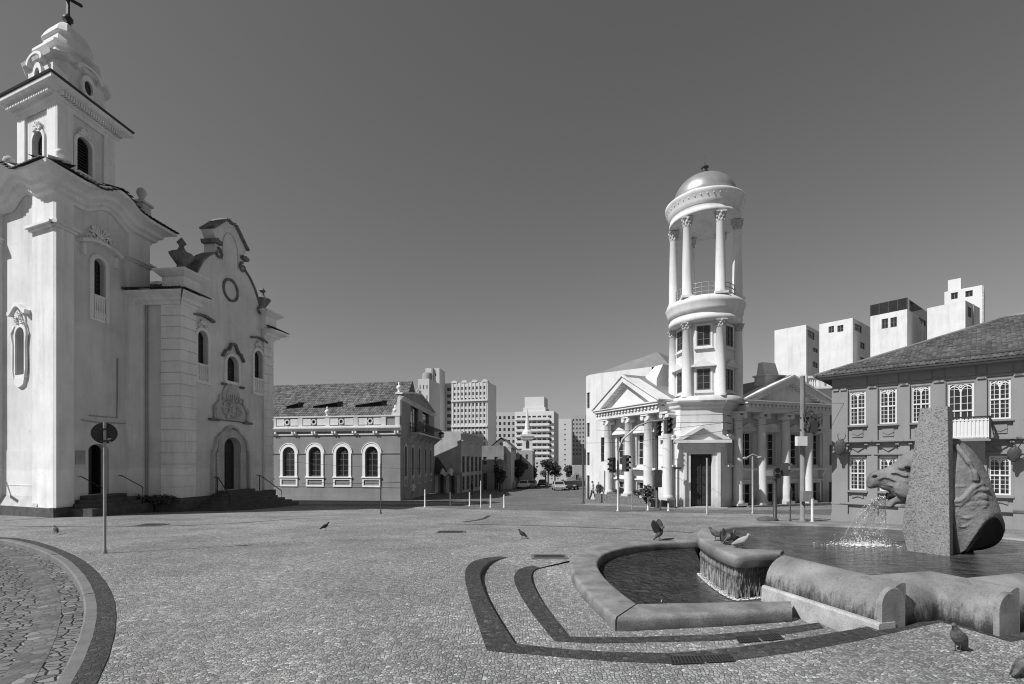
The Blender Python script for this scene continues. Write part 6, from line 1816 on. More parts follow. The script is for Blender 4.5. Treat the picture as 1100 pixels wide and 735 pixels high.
# old corner house between the columned church and the colonial building
OF = Face.px(884, 40.5, 905, 40.9)
t, S = block('old_house', 'old white house with a balustrade parapet between columned church and colonial building', 'house', OF, 8, zf_(40), OF.z(890, 419), 'white',
             [(OF.u(891.5), OF.u(894.5), OF.z(890, 461), OF.z(890, 440)), (OF.u(891), OF.u(894), OF.z(890, 500), OF.z(890, 478)), (OF.u(890.5), OF.u(893.5), OF.z(890, 547), OF.z(890, 518))], frame='frame_dark')
PF = Face.px(862, 44.5, 900, 44.2); zz = PF.z(880, 418)
mb = PF.mb(); wall(mb, 0, PF.L, zf_(44), zz, (), .2); mb.quad((0, 0, zz), (PF.L, 0, zz), (PF.L, 6, zz), (0, 6, zz)); mb.build('rear_wall', M['white'], t)
mb = PF.mb(); mb.box(-.2, PF.L, -.3, .3, zz, zz+.2); mb.box(-.1, PF.L, -.15, .15, zz+1.0, zz+1.2)
for k in range(16): u = PF.L*(k+.5)/16; mb.lathe([(.06, zz+.2), (.11, zz+.45), (.05, zz+.75), (.09, zz+1.0)], u, 0, 8)
for k in (0, .5, 1): mb.box(PF.L*k-.25, PF.L*k+.25, -.25, .25, zz+.2, zz+1.3)
mb.build('balustrade', M['white'], t)
# ================================================================ the fountain
FO = thing('fountain', 'stone fountain with an upper basin spilling into a low half round pool', 'fountain', (6.5, 9.5, 0))
def lathe_path(mb, outer, inner, prof_n=5, z=0, zo=-.3, zi=-.4, r=.05):
    """flat topped coping between two polylines with rounded arrises"""
    rings = []
    for o, i in zip(outer, inner):
        o = Vector((o[0], o[1])); i = Vector((i[0], i[1])); d = (i-o); w = d.length; d = d/w if w > 1e-6 else Vector((0, 1))
        rr = min(r, w*.4); ring = [(o.x, o.y, zo)]
        for k in range(prof_n+1):
            a = math.pi/2*k/prof_n; p = o+d*(rr-rr*math.cos(a)); ring.append((p.x, p.y, z-rr+rr*math.sin(a)))
        for k in range(prof_n+1):
            a = math.pi/2*(1-k/prof_n); p = i-d*(rr-rr*math.cos(a)); ring.append((p.x, p.y, z-rr+rr*math.sin(a)))
        ring.append((i.x, i.y, zi)); rings.append(ring)
    mb.loft(rings, True)
# low pool coping: the curved run and the straight run, with an open joint between
cuts = [0, 13, 27, 44, 59]
for a, b in zip(cuts[:-1], cuts[1:]):
    mb = MB(); o_ = co[a:b+1]; i_ = ci[a:b+1]
    t = (o_[1]-o_[0]).normalized()*.006; o_ = [o_[0]+t]+o_[1:]; i_ = [i_[0]+t]+i_[1:]
    lathe_path(mb, o_, i_, z=ZK, r=.07); mb.build('coping', M['coping'], FO)
mb = MB(); lathe_path(mb, resample(fo, 12), resample(fi, 12), z=ZK, r=.07); mb.build('coping', M['coping'], FO)
# spillway lip of the upper basin
lo = resample(smooth([p.xy for p in P3([(838, 593.6), (815, 595), (797, 596.8), (788, 596.8), (770, 589.5), (749, 578), (748, 571), (755, 566.5), (772, 562.8), (800, 560), (860, 559.5), (965, 563.5), (1080, 572), (1200, 586)], ZL)], 2), 90)
li = resample(smooth([p.xy for p in P3([(842, 590.5), (820, 589.3), (800, 589.6), (795, 588.6), (783, 582.5), (774, 573.5), (774, 570.5), (779, 568.2), (790, 566), (805, 564.3), (860, 563), (965, 567), (1075, 576), (1195, 591)], ZL)], 2), 90)
mb = MB(); lathe_path(mb, lo, li, z=ZL, zo=ZL-.22, zi=.2, r=.07); mb.build('basin_rim', M['basin'], FO)
n_c = next(i for i, p in enumerate(lo) if p.y > 11.0)
# wall under the rim; the part below the lip is set back and dark with algae
def inset(pts, d):
    out = []
    for i, p in enumerate(pts):
        t = (pts[min(i+1, len(pts)-1)]-pts[max(i-1, 0)]).normalized(); n_ = Vector((t.y, -t.x)); out.append(p+n_*d)
    return out
wl = inset(lo, .10)
mb = MB()
for a, b in zip(wl[n_c-1:-1], wl[n_c:]): mb.quad((a.x, a.y, -.5), (b.x, b.y, -.5), (b.x, b.y, ZL-.15), (a.x, a.y, ZL-.15))
mb.build('basin_wall', M['basin'], FO)
mb = MB(); cas = wl[:n_c]; rc_ = random.Random(5)
lev = [(ZL-.15, 0), (.40, .03), (.30, .0), (.22, -.06), (.16, -.05), (.10, .03), (-.05, .04), (-.45, .05)]
rows = []
for zz, dd in lev: rows.append([(p.x, p.y, zz) for p in inset(lo, .10+dd)[:n_c]])
for r0, r1 in zip(rows[:-1], rows[1:]):
    for k in range(len(r0)-1): mb.add([r0[k], r0[k+1], r1[k+1], r1[k]], [(0, 1, 2, 3)], True)
mb.build('spillway', M['algae'], FO)
# thick round topped walls along the near side of the upper basin
BP = [(0, -.32), (0, .08), (.015, .20), (.05, .31), (.11, .40), (.19, .475), (.29, .535), (.40, .58), (.50, .60), (.56, .585), (.57, .3)]
def bull(foot, w=.45, z=.1):
    """round topped wall on a bent foot line, mitred at the bends"""
    f = [at(x, y, z).xy for x, y in foot]; ds = [(b-a).normalized() for a, b in zip(f[:-1], f[1:])]; ns = [Vector((-d.y, d.x)) for d in ds]
    rings = []
    def ring(p, n_, k=1.0): rings.append([(p.x+n_.x*a*w/.57*k, p.y+n_.y*a*w/.57*k, h) for a, h in BP])
    for i in range(len(f)-1):
        if i == 0: ring(f[0], ns[0])
        for q in range(1, 8): ring(f[i].lerp(f[i+1], q/8), ns[i])
        if i < len(f)-2:
            m_ = (ns[i]+ns[i+1]).normalized(); ring(f[i+1], m_, 1/max(.4, m_.dot(ns[i])))
        else: ring(f[-1], ns[-1])
    mb = MB(); mb.loft(rings, True); mb.build('round_topped_wall', M['basin'], FO)
    return [Vector((r_[8][0], r_[8][1])).lerp(Vector((r_[7][0], r_[7][1])), .5) for r_ in rings]
w1l = bull([(822, 628), (946, 667.5)], .47); w2l = bull([(958, 664.5), (1010, 659), (1071, 675)], .47); w3l = bull([(1068, 669), (1135, 660)], .47)
def cap_stone(px, py, tang, w=.42):
    """upright round headed stone closing the end of a wall"""
    p = at(px, py, .1).xy; n_ = Vector((-tang.y, tang.x)); mb = MB(); pts = [(-.02, -.3), (-.02, .18)]+[(.20-.22*math.cos(R(a)), .33+.23*math.sin(R(a))) for a in range(0, 181, 12)]+[(.42, .18), (.42, -.3)]
    rings = [[(p.x+n_.x*a*sc_+tang.x*d, p.y+n_.y*a*sc_+tang.y*d, h*sc2) for a, h in pts] for d, sc_, sc2 in ((-.03, 1, 1), (.02, 1, 1), (.035, .96, .97))]
    mb.loft(rings, False); mod_bevel(mb.build('cap_stone', M['cap_stone'], FO), .02, 2, 50)
ta = (at(946, 667.5, .1).xy-at(822, 628, .1).xy).normalized(); cap_stone(946, 667.5, ta)
tb = (at(1071, 675, .1).xy-at(1010, 659, .1).xy).normalized(); cap_stone(1071, 675, tb)
# pale ledge under the first of them
a, b = at(823, 628.5, .09), at(950, 669.5, .09); t = (b-a).normalized(); n_ = Vector((-t.y, t.x, 0))
mb = MB(); mb.loft([[tuple(p-n_*.10+Vector((0, 0, -.5))), tuple(p-n_*.10+Vector((0, 0, -.035))), tuple(p-n_*.08), tuple(p+n_*.2), tuple(p+n_*.2+Vector((0, 0, -.5)))] for p in [a.lerp(b, k/8) for k in range(9)]], False)
mb.build('ledge', M['ledge'], FO)
# the water in the two basins
def water(name, poly, z, matn, step=.35):
    vs, fs = cdt_sheet(poly, (), lambda x, y: z, step); mb = MB(); mb.add(vs, fs, True); o = mb.build(name, M[matn], recalc=False)
    bm = bmesh.new(); bm.from_mesh(o.data)
    for f in bm.faces:
        if f.normal.z < 0: f.normal_flip()
    bm.to_mesh(o.data); bm.free(); return props(o, kind='structure')
front_in = [Vector((9.5, 7.4))]+w3l[::-1][:-2]+w2l[::-1][1:-3]+w1l[::-1][1:]
up = [p.lerp(Vector((8, 10)), -.004) for p in li[2:]]+front_in
water('upper_water', up, ZW, 'water_hi')
lw_ = [p for p in inset(ci, .02)[::2]]+[inset(lo, .16)[i] for i in range(n_c-1, 0, -2)]+[Vector((4.6, 8.2)), Vector((4.35, 7.6))]+[Vector(p) for p in (fi[3], fi[2], fi[1])]
# ground below the pools
water('lower_water', lw_, ZV, 'water_lo')
mb = MB(); mb.prismz([tuple(p) for p in [Vector((1.5, 7.2)), Vector((5.5, 7.0)), Vector((12, 8)), Vector((12, 13)), Vector((5.6, 14)), Vector((1.4, 13.5))]], -.6, -.45); mb.build('basin_floor', M['basin'], FO)
# falling threads over the lip and foam along its foot
def over_lip():
    r = random.Random(12); mb = MB()
    L_ = inset(lo, .0)
    for k in range(480):
        f = r.uniform(1, n_c-2); i = int(f); q = inset(lo, .03+r.random()*.05)[i].lerp(inset(lo, .05)[i+1], f-i)
        z0 = r.uniform(ZV+.05, ZL-.20); z1 = max(ZV, z0-r.uniform(.04, .30)); w = r.uniform(.0005, .0018); wb = Vector((r.gauss(0, .006), r.gauss(0, .006), 0))
        mb.tube([(q.x, q.y, z0), (q.x+wb.x, q.y+wb.y, (z0+z1)/2), (q.x+wb.x*.5, q.y, z1)], [w*.4, w, w*.5], 4)
    for k in range(1500):
        f = r.uniform(1, n_c-2); i = int(f); p = L_[i].lerp(L_[i+1], f-i); n_ = (L_[i+1]-L_[i]).normalized(); n_ = Vector((-n_.y, n_.x))
        q = p-n_*(abs(r.gauss(0, .07))-.03); s_ = r.choice((.002, .003, .003, .004, .005, .007))
        mb.ell((q.x, q.y, ZV+.002), s_*1.5, s_*1.5, s_*.5, 6, 4)
    t = mb.build('spilling_water', M['foam'], None, origin=(4.4, 9.0, .3)); 
    props(t, 'thin threads of white water and foam falling over the algae dark lip into the low pool', 'water', kind='stuff')
over_lip()

# ================================================================ horse and granite slab
O_ = Vector((7.89, 9.17)); h_ = Vector((.93, -.37)).normalized(); s_ax = Vector((.37, .93)).normalized()
def H(a, b, z): p = O_+h_*a+s_ax*b; return (p.x, p.y, z)
HM = Matrix(((h_.x, s_ax.x, 0, O_.x), (h_.y, s_ax.y, 0, O_.y), (0, 0, 1, 0), (0, 0, 0, 1)))
def hpt(px, py, b):
    """point of the horse's long section at offset b: (along, height)"""
    k = (px-550)/FPX; x0, y0 = O_.x+s_ax.x*b, O_.y+s_ax.y*b
    a = (x0-k*y0)/(k*h_.y-h_.x); return a, Z_(py, y0+h_.y*a)
ST = thing('horse_statue', 'cast stone horse head and neck thrust through a tall speckled granite slab in the fountain', 'statue', (O_.x, O_.y+.3, ZW))
NC = Vector((7.94, 8.78)); fd = Vector((-.53, .85)).normalized(); td = Vector((.85, .53)).normalized()
def sring(z, w, t, x0=0):
    c = [NC+fd*x0, NC+fd*x0+td*t, NC+fd*w+td*t, NC+fd*w]; return [(p.x, p.y, z) for p in c]
mb = MB(); mb.loft([sring(.2, .62, .16), sring(.60, .64, .16), sring(.98, .715, .17), sring(1.25, .69, .18, .005), sring(3.29, .437, .26, .03)], False)
sl_ = mb.build('slab', M['granite'], ST); mod_bevel(sl_, .012, 2, 25)
mb = MB(HM); bc = .30
def ering(c_a, c_b, zt, zb, hb, n=22, pw=.85, tilt=0):
    out = []
    for k in range(n):
        t = 2*math.pi*k/n; cs, sn = math.cos(t), math.sin(t)
        y = c_b+hb*math.copysign(abs(cs)**pw, cs); zz = (zt+zb)/2+(zt-zb)/2*math.copysign(abs(sn)**pw, sn)
        out.append((c_a+tilt*(zz-(zt+zb)/2), y, zz))
    return out
def sect(px, yt, yb, hb, n=22, pw=.85, tilt=0):
    a, zt = hpt(px, yt, bc); _, zb = hpt(px, yb, bc); return ering(a, bc, zt, zb, hb, n, pw, tilt)
head = [(1000, 477, 556, .30, 0), (985, 481.5, 549, .28, 0), (975, 485, 543, .27, .02), (968, 488.5, 540.5, .245, .06), (962, 494, 534, .215, .1), (956, 499.5, 528, .18, .1), (950, 503, 526.5, .155, .06), (945, 504.5, 523.5, .145, .03), (940, 505.8, 524.3, .15, 0), (935.5, 508.5, 525.2, .145, -.05), (932.8, 513, 524.8, .11, -.08), (931.3, 517, 522.5, .05, 0)]
mb.loft([sect(*q[:4], tilt=q[4]) for q in head], True)
jaw = [(978, 520, 542.5, .20), (969, 524, 541.5, .165), (963, 527, 541.5, .135), (959, 530, 543.5, .12), (956.5, 533.5, 546, .11), (954.3, 537, 546, .09), (953, 540.5, 544.5, .05)]
mb.loft([sect(px, yt, yb, hb, 18, .9) for px, yt, yb, hb in jaw], True)
def skin(px, py, out=0.0):
    """point on the near side of the head"""
    hw = .2
    for q0, q1 in zip(head[:-1], head[1:]):
        if q1[0] <= px <= q0[0]:
            t = (px-q0[0])/(q1[0]-q0[0]); hw = q0[3]+(q1[3]-q0[3])*t; yt = q0[1]+(q1[1]-q0[1])*t; yb = q0[2]+(q1[2]-q0[2])*t
            v = max(-1, min(1, ((yt+yb)/2-py)/((yb-yt)/2))); hw *= max(.1, (1-abs(v)**(2/.85)))**(.85/2)
    b = bc-hw-out; a, z = hpt(px, py, b); return (a, b, z)
def crease(pts, r, out=0): mb.tube([skin(x, y, out) for x, y in pts], r, 8)
crease([(932.5, 522.5), (938, 523.5), (944, 522), (949, 524), (953, 527)], .016)
crease([(936.5, 512.5), (938, 509.5), (941.5, 508.8), (944, 511), (943, 514.5)], .016, .004)
crease([(944, 515), (949, 512.5), (955, 513.5), (961, 516), (968, 516.5), (975, 518)], .022, .006)
crease([(957, 508), (963, 507.5), (969, 510.5), (975, 511.5)], .022, .005)
crease([(954, 521), (960, 522.5), (967, 522)], .014, .0)
a, b, z = skin(972, 502.5); mb.ell((a, b+.035, z), .10, .06, .05); mb.ell((hpt(956, 543.5, bc)[0], bc, hpt(956, 543.5, bc)[1]), .07, .09, .045)
a, b, z = skin(974, 524); mb.ell((a, b+.055, z), .20, .085, .21)
# neck: sections fanned about a low pivot, from the slab round to the slanting cut
nb, hb = .20, .335
pv = hpt(1023, 598, nb); pv = (pv[0], .50)
sil = [(1027, 469.5), (1037, 475), (1050, 489), (1058, 503), (1064, 519), (1069, 534), (1074, 550), (1078, 562)]
prof_r = []
for x, y in sil:
    a, z = hpt(x, y, nb); da, dz = a-pv[0], z-pv[1]; prof_r.append((math.degrees(math.atan2(dz, da)), math.hypot(da, dz)))
prof_r = [(110, prof_r[0][1]*.93), (96, prof_r[0][1])]+prof_r+[(prof_r[-1][0]-14, prof_r[-1][1]*.98), (-25, prof_r[-1][1]*.9)]
prof_r.sort(reverse=True)
def rad(t):
    t = min(t, prof_r[0][0])
    for (t0, r0), (t1, r1) in zip(prof_r[:-1], prof_r[1:]):
        if t1 <= t <= t0: return r1+(r0-r1)*(t-t1)/max(1e-6, t0-t1)
    return prof_r[-1][1]
a, z = hpt(1059, 558, nb-hb); t_near = math.degrees(math.atan2(z-pv[1], a-pv[0]))
a, z = hpt(1062, 589, nb+hb); t_far = math.degrees(math.atan2(z-pv[1], a-pv[0]))
t_mid, bend_e = (t_near+t_far)/2, (t_near-t_far)/2
def spoke(th, bend=0, n=30, k=1.0):
    out = []
    for q in range(n):
        t = 2*math.pi*q/n; cs, sn = math.cos(t), math.sin(t)
        b = nb+hb*math.copysign(abs(sn)**.8, sn); f = (b-nb)/hb
        th2 = R(th-bend*f); rr_ = rad(th-bend*f)*(1-.07*abs(f)); c0 = rr_/2; l = c0*math.copysign(abs(cs)**.8, cs)*k
        out.append((pv[0]+(c0+l)*math.cos(th2), b, pv[1]+(c0+l)*math.sin(th2)))
    return out
n_s = 11
rings = [spoke(100+(t_mid-100)*i/(n_s-1), bend_e*(i/(n_s-1))**1.3) for i in range(n_s)]
mb.loft(rings, True)
mb.ell((pv[0]-.05, nb, 1.9), .45, .28, .55)
def flank(px, py, out=0):
    b = nb-hb-out; a, z = hpt(px, py, b); return (a, b, z)
def reins(pts, r): mb.tube([flank(x, y, o) for x, y, o in pts], r, 8)
reins([(1023, 539, .0), (1031, 538, 0), (1037, 534, 0), (1042, 527, 0), (1048, 522, -.01), (1057, 519, -.05)], .042)
reins([(1023, 543, 0), (1032, 542.5, 0), (1040, 536, 0), (1046, 529, 0), (1056, 523, -.04)], .026)
reins([(1026, 478, -.13), (1033, 486, -.07), (1041, 497, -.03), (1047, 507, -.01), (1048.5, 517, 0)], .05)
reins([(1025, 548, 0), (1033, 556, 0), (1040, 557, 0), (1050, 553, -.02)], .022)
reins([(1025, 553, 0), (1031, 566, -.01), (1036, 566, -.01), (1046, 560, -.02)], .02)
rr = random.Random(2)
for k in range(16):
    x, y = rr.uniform(1028, 1058), rr.uniform(522, 546); c = flank(x, y, -.03); mb.ell(c, rr.uniform(.04, .12), .045, rr.uniform(.02, .06))
horse = mb.build('horse', M['statue'], ST)
m_ = horse.modifiers.new('remesh', 'REMESH'); m_.mode = 'VOXEL'; m_.voxel_size = .016; m_.use_smooth_shade = True
m_ = horse.modifiers.new('smooth', 'SMOOTH'); m_.factor = .5; m_.iterations = 5
# near black sheet laid on the cut neck, painting its shade
cap_ = [Vector(p) for p in spoke(t_mid-.6, bend_e, 30, .9)]
c = sum(cap_, Vector((0, 0, 0)))/len(cap_); cap_ = [c+(p-c)*.95 for p in cap_]
nrm = (cap_[0]-c).cross(cap_[8]-c).normalized(); nrm = nrm if nrm.y < 0 else -nrm
mb = MB(HM); mb.loft([[p+nrm*.03 for p in cap_], [c+(p-c)*.75+nrm*.045 for p in cap_], [c+(p-c)*.4+nrm*.03 for p in cap_]], True)
mb.build('neck_cut_shade', M['hollow_shade'], ST)
mb = MB(HM); a, b, z = skin(939.7, 511.5); mb.ell((a, b-.004, z), .045, .02, .025); mb.build('nostril', M['hollow_shade'], ST)  # dark bead paints the shade of the nostril hole
mb = MB(HM); a, b, z = skin(974, 502); mb.ell((a, b-.035, z), .05, .03, .03); mb.build('eye', M['hollow_shade'], ST)  # dark bead paints the shade of the eye notch
mb = MB(HM); mb.loft([sect(px, yt, yb, hb2, 14, .9) for px, yt, yb, hb2 in ((963, 531, 534, .11), (957, 530, 535, .13), (953, 529, 536.5, .09))], True); mb.build('mouth', M['hollow_shade'], ST)  # near black filling paints the shade inside the open mouth
# water from the mouth: a thin ragged fan of drops and strings
r = random.Random(8); mb = MB(); mb2 = MB()
a, z = hpt(951, 534, bc); src = Vector(H(a, bc, z))
tgt = []
for x, y in ((903, 585), (953, 585)): tgt.append(at(x, y, ZW))
def traj(f, t, k=1.0):
    e = tgt[0].lerp(tgt[1], f); d = Vector((e.x-src.x, e.y-src.y, 0)); h0 = src.z-ZW
    return Vector((src.x+d.x*t*k, src.y+d.y*t*k, src.z+.12*t-(h0+.12)*t*t))
for k in range(46):
    f = r.random(); n = 7; t0 = r.uniform(0, .5); t1 = min(1, t0+r.uniform(.12, .4)); w = r.uniform(.0015, .0045)
    mb.tube([traj(f+r.gauss(0, .006), t0+(t1-t0)*q/(n-1), .8+.2*f)+Vector((0, r.gauss(0, .006), r.gauss(0, .006))) for q in range(n)], [w*(.5+r.random()) for q in range(n)], 5)
for e_ in (0.0, .97):
    mb.tube([traj(e_+r.gauss(0, .008), q/14) for q in range(15)], [.006*(.4+r.random()) for q in range(15)], 5)
for k in range(620):
    f = r.random(); t = r.random()**.7; p = traj(f, t, .85+.15*f)+Vector((r.gauss(0, .015), r.gauss(0, .03), r.gauss(0, .015)))
    if p.z < ZW: continue
    s_ = r.choice((.002, .003, .003, .004, .005, .007)); mb2.ell(p, s_, s_, s_*r.uniform(1, 1.8), 6, 4)
n = 12; vs = []; fs = []
for i in range(n+1):
    for q in range(n+1): vs.append(traj(i/n, .04+.86*q/n)+Vector((0, .02*math.sin(i*1.7+q), .012*math.sin(q*2.1+i*1.3))))
for i in range(n):
    for q in range(n): fs.append((i*(n+1)+q, (i+1)*(n+1)+q, (i+1)*(n+1)+q+1, i*(n+1)+q+1))
ms = MB(); ms.add(vs, fs, True)
cen_ = tgt[0].lerp(tgt[1], .5); ax_ = (tgt[1]-tgt[0])
for k in range(800):
    p = cen_+ax_*r.gauss(0, .30)+Vector((r.gauss(0, .05), r.gauss(0, .16), 0)); s_ = r.choice((.003, .004, .005, .006, .009, .013)); mb2.ell((p.x, p.y, ZW+.002), s_*1.8, s_*1.5, s_*.4, 6, 4)
for k in range(150):
    p = cen_+ax_*r.gauss(0, .26)+Vector((0, r.gauss(0, .1), 0)); z = ZW+abs(r.gauss(0, .10)); s_ = r.uniform(.002, .007); mb2.ell((p.x, p.y, z), s_, s_, s_*1.4, 5, 4)
for k in range(40):
    p = cen_+ax_*r.gauss(0, .24)+Vector((0, r.gauss(0, .1), 0)); hh = r.uniform(.03, .17); mb2.tube([(p.x, p.y, ZW), (p.x+r.gauss(0, .03), p.y+r.gauss(0, .02), ZW+hh*.7), (p.x+r.gauss(0, .05), p.y, ZW+hh)], [.005, .003, .001], 5)
jt = thing('water_jet', 'spray of clear water falling from the open mouth of the stone horse', 'water', tuple(src))
props(mb.build('stream', M['spray'], jt), kind='stuff'); props(mb2.build('splash', M['foam'], jt), kind='stuff')
ms.build('sheet', M['film'], jt)

# ================================================================ pigeons
def pigeon(loc, rz, label, s=1.0, pose='stand', matn='feather', pitch=38, group='pigeons about the square'):
    t = thing('pigeon', label, 'pigeon', loc, group); Mx = Matrix.Translation(loc) @ Matrix.Rotation(rz, 4, 'Z') @ Matrix.Scale(s, 4)
    Bx = Mx @ Matrix.Translation((0, 0, .155)) @ Matrix.Rotation(-R(pitch), 4, 'Y')
    mb = MB(Bx)       # body axis along +x (chest forward)
    prof = [(-.20, .010, .030, -.004), (-.15, .014, .034, -.002), (-.10, .030, .042, 0), (-.05, .052, .056, 0), (0, .066, .066, 0), (.05, .064, .064, .002), (.09, .050, .050, .010), (.115, .034, .034, .022)]
    rings = [[(x, ry*math.cos(2*math.pi*k/14), dz+rz_*math.sin(2*math.pi*k/14)) for k in range(14)] for x, rz_, ry, dz in prof]
    mb.loft(rings, True); 
    mb.M = Mx
    ch = Bx @ Vector((.105, 0, .018)); ch = Mx.inverted() @ ch
    hd = ch+Vector((.035, 0, .062))
    mb.tube([ch-Vector((.02, 0, .03)), ch, ch.lerp(hd, .5)+Vector((.004, 0, 0)), hd], [.046, .036, .026, .024], 12)
    mb.ell(hd, .032, .025, .027, 12, 8); mb.tube([hd+Vector((.026, 0, -.002)), hd+Vector((.044, 0, -.008)), hd+Vector((.056, 0, -.014))], [.010, .007, .002], 8)
    o = mb.build('body', M[matn], t); m_ = o.modifiers.new('remesh', 'REMESH'); m_.mode = 'VOXEL'; m_.voxel_size = .007*s; m_.use_smooth_shade = True
    for sg in (-1, 1):
        w = MB(Bx)
        if pose == 'stand':
            pr = [(.07, .030, .008), (.03, .048, .012), (-.04, .050, .012), (-.11, .034, .010), (-.18, .016, .006), (-.215, .005, .003)]
            w.loft([[(x, sg*(.052-.0*x+th*math.cos(2*math.pi*k/10))*(1 if x > -.05 else 1-(-.05-x)*3.2), .014+hh*math.sin(2*math.pi*k/10)) for k in range(10)] for x, hh, th in pr], True)
        else:
            w.M = Mx @ Matrix.Translation((0, 0, .17)); 
            pr = [(0, .075), (.06, .085), (.13, .095), (.20, .085), (.26, .055), (.30, .02)]
            w.loft([[(-.05*d*3-.02+c*math.cos(2*math.pi*k/8), sg*(.05+.55*d*.55)+.006*math.sin(2*math.pi*k/8), d*.93+.004*math.sin(2*math.pi*k/8)) for k in range(8)] for d, c in pr], True)
        w.build('wing', M['feather_dk'] if pose != 'stand' else M[matn], t)
        lg = MB(Mx); lg.tube([(.0, sg*.025, .11), (.012, sg*.025, .05), (.004, sg*.025, .006)], [.008, .005, .004], 6)
        for dx, dy in ((.035, 0), (.028, .018), (.028, -.018), (-.02, 0)): lg.tube([(.004, sg*.025, .006), (.004+dx, sg*.025+dy, .003)], [.004, .002], 5)
        lg.build('leg', M['dkmetal'], t)
    return t
def onground(px, py): p = gpt(px, py); return (p.x, p.y, g(p.y)+.004)
pigeon(onground(1029.5, 700), R(200), 'plump pigeon standing on the mosaic paving in front of the rounded fountain wall', 1.05, pitch=55, matn='feather')
pigeon(onground(1098, 728), R(10), 'pigeon cut by the right edge of the photograph, on the near paving', .8)
pigeon(onground(60, 574), R(150), 'pigeon walking on the paving between the sign post and the church tower', 1.0, pitch=25)
pigeon(onground(349, 570), R(20), 'pigeon on the paving in front of the grey town house', 1.0, pitch=30, matn='feather_dk')
pigeon(onground(561, 578.5), R(150), 'pigeon on the open paving left of the low pool', .95, pitch=30, matn='feather_dk')
cp = co[50].lerp(ci[50], .6); p = at(708, 580.5, ZK+.01)
pigeon((p.x, p.y, ZK+.005), R(-40), 'pigeon with raised dark wings alighting on the far coping of the low pool', 1.3, pose='up', pitch=50)
for (x, y, rz, lb, mt) in ((769, 581, 160, 'leftmost pigeon of the row on the spillway lip, tail to the left', 'feather'), (776.5, 583.5, 60, 'second pigeon from the left on the spillway lip', 'feather_dk'), (784, 585, 20, 'third pigeon from the left on the spillway lip', 'feather'), (790.5, 587, 200, 'fourth pigeon from the left on the spillway lip', 'feather_dk'), (797, 589, 330, 'rightmost pale pigeon of the row on the spillway lip', 'conc')):
    p = at(x, y, ZL+.004); pigeon((p.x, p.y, ZL+.004), R(rz), lb, .95, pitch=28, matn=mt)
# ================================================================ street furniture
def post(name, label, cat, px, py, h_px=None, h=None, r=.05, matn='galv', group=None):
    p = gpt(px, py); H_ = h if h else h_px/FPX*p.y
    t = thing(name, label, cat, (p.x, p.y, g(p.y)), group); mb = MB(Matrix.Translation((p.x, p.y, g(p.y))))
    mb.lathe([(r*1.6, 0), (r*1.6, .06), (r, .1), (r, H_)], 0, 0, 12); mb.build('pole', M[matn], t); return t, p, H_
# near traffic sign seen from behind
t, p, H_ = post('traffic_sign', 'round traffic sign seen from behind on a slim grey post, left foreground', 'sign', 112.5, 594.5, 141, r=.034)
z = g(p.y)+H_; s = p.y/FPX; rd = 11.3*s
Mx = Matrix.Translation((p.x, p.y, 0)) @ Matrix.Rotation(math.atan2(-p.x, p.y)+R(8), 4, 'Z')
mb = MB(Mx @ Matrix.Translation((0, .045, z-rd*1.05)) @ Matrix.Rotation(R(90), 4, 'X')); mb.lathe([(rd-.01, -.012), (rd, -.008), (rd, .004), (rd-.012, .006), (rd-.015, -.002)], 0, 0, 40); mb.build('sign_disc', M['dkmetal'], t)
mb = MB(Mx); 
for dz in (-.12, -.42): mb.box(-.09, .09, -.045, .03, z-rd*1.05+dz+.2, z-rd*1.05+dz+.24)
mb.build('clamp', M['dkmetal'], t)
mb = MB(Mx); arcband(mb, .10, z-rd*1.72, .025, .055, .022, .03, 50, 310, 12); mb.build('sticker', M['frame'], t)
# signal mast with a curved arm
t, p, H_ = post('traffic_light', 'traffic light mast with a curved arm before the left columned wing', 'traffic light', 664, 549.5, 65, r=.075)
z0 = g(p.y); s = p.y/FPX; zt = z0+H_
mb = MB(); mb.tube([(p.x, p.y, zt-.1), (p.x+.25, p.y, zt+.7), (p.x+1.2, p.y, zt+1.5), (p.x+1.9, p.y, zt+1.75), (p.x+2.9, p.y, zt+1.85)], [.07, .065, .055, .05, .045], 8); mb.build('arm', M['galv'], t)
def lamps(mb_parent, c, n=3, s=.13, yaw=0, back='dkmetal'):
    Mx = Matrix.Translation(c) @ Matrix.Rotation(yaw, 4, 'Z'); mb = MB(Mx)
    mb.box(-s*1.15, s*1.15, -s, s, -s*n*1.15, s*n*1.15)
    for k in range(n):
        z = (k-(n-1)/2)*s*2.25; pts = [(s*.95*math.cos(R(a)), z+s*.95*math.sin(R(a))) for a in range(0, 181, 20)]
        pin = [(x*.85, z+(zz-z)*.85) for x, zz in pts]
        for i in range(len(pts)-1): mb.prism([pts[i], pts[i+1], pin[i+1], pin[i]], -s*2.2, -s)
    o = mb.build('signal_head', M[back], mb_parent)
    mb = MB(Mx)
    for k in range(n): z = (k-(n-1)/2)*s*2.25; mb.prism([(s*.78*math.cos(R(a)), z+s*.78*math.sin(R(a))) for a in range(0, 360, 24)], -s*1.06, -s*.98)
    mb.build('lens', M['glass'], mb_parent)
lamps(t, (p.x+2.95, p.y, zt+1.5), 3, .14, R(20)); lamps(t, (p.x-.36, p.y-.1, z0+2.75), 3, .13, R(-60)); lamps(t, (p.x+.42, p.y-.1, z0+2.85), 3, .14, R(40))
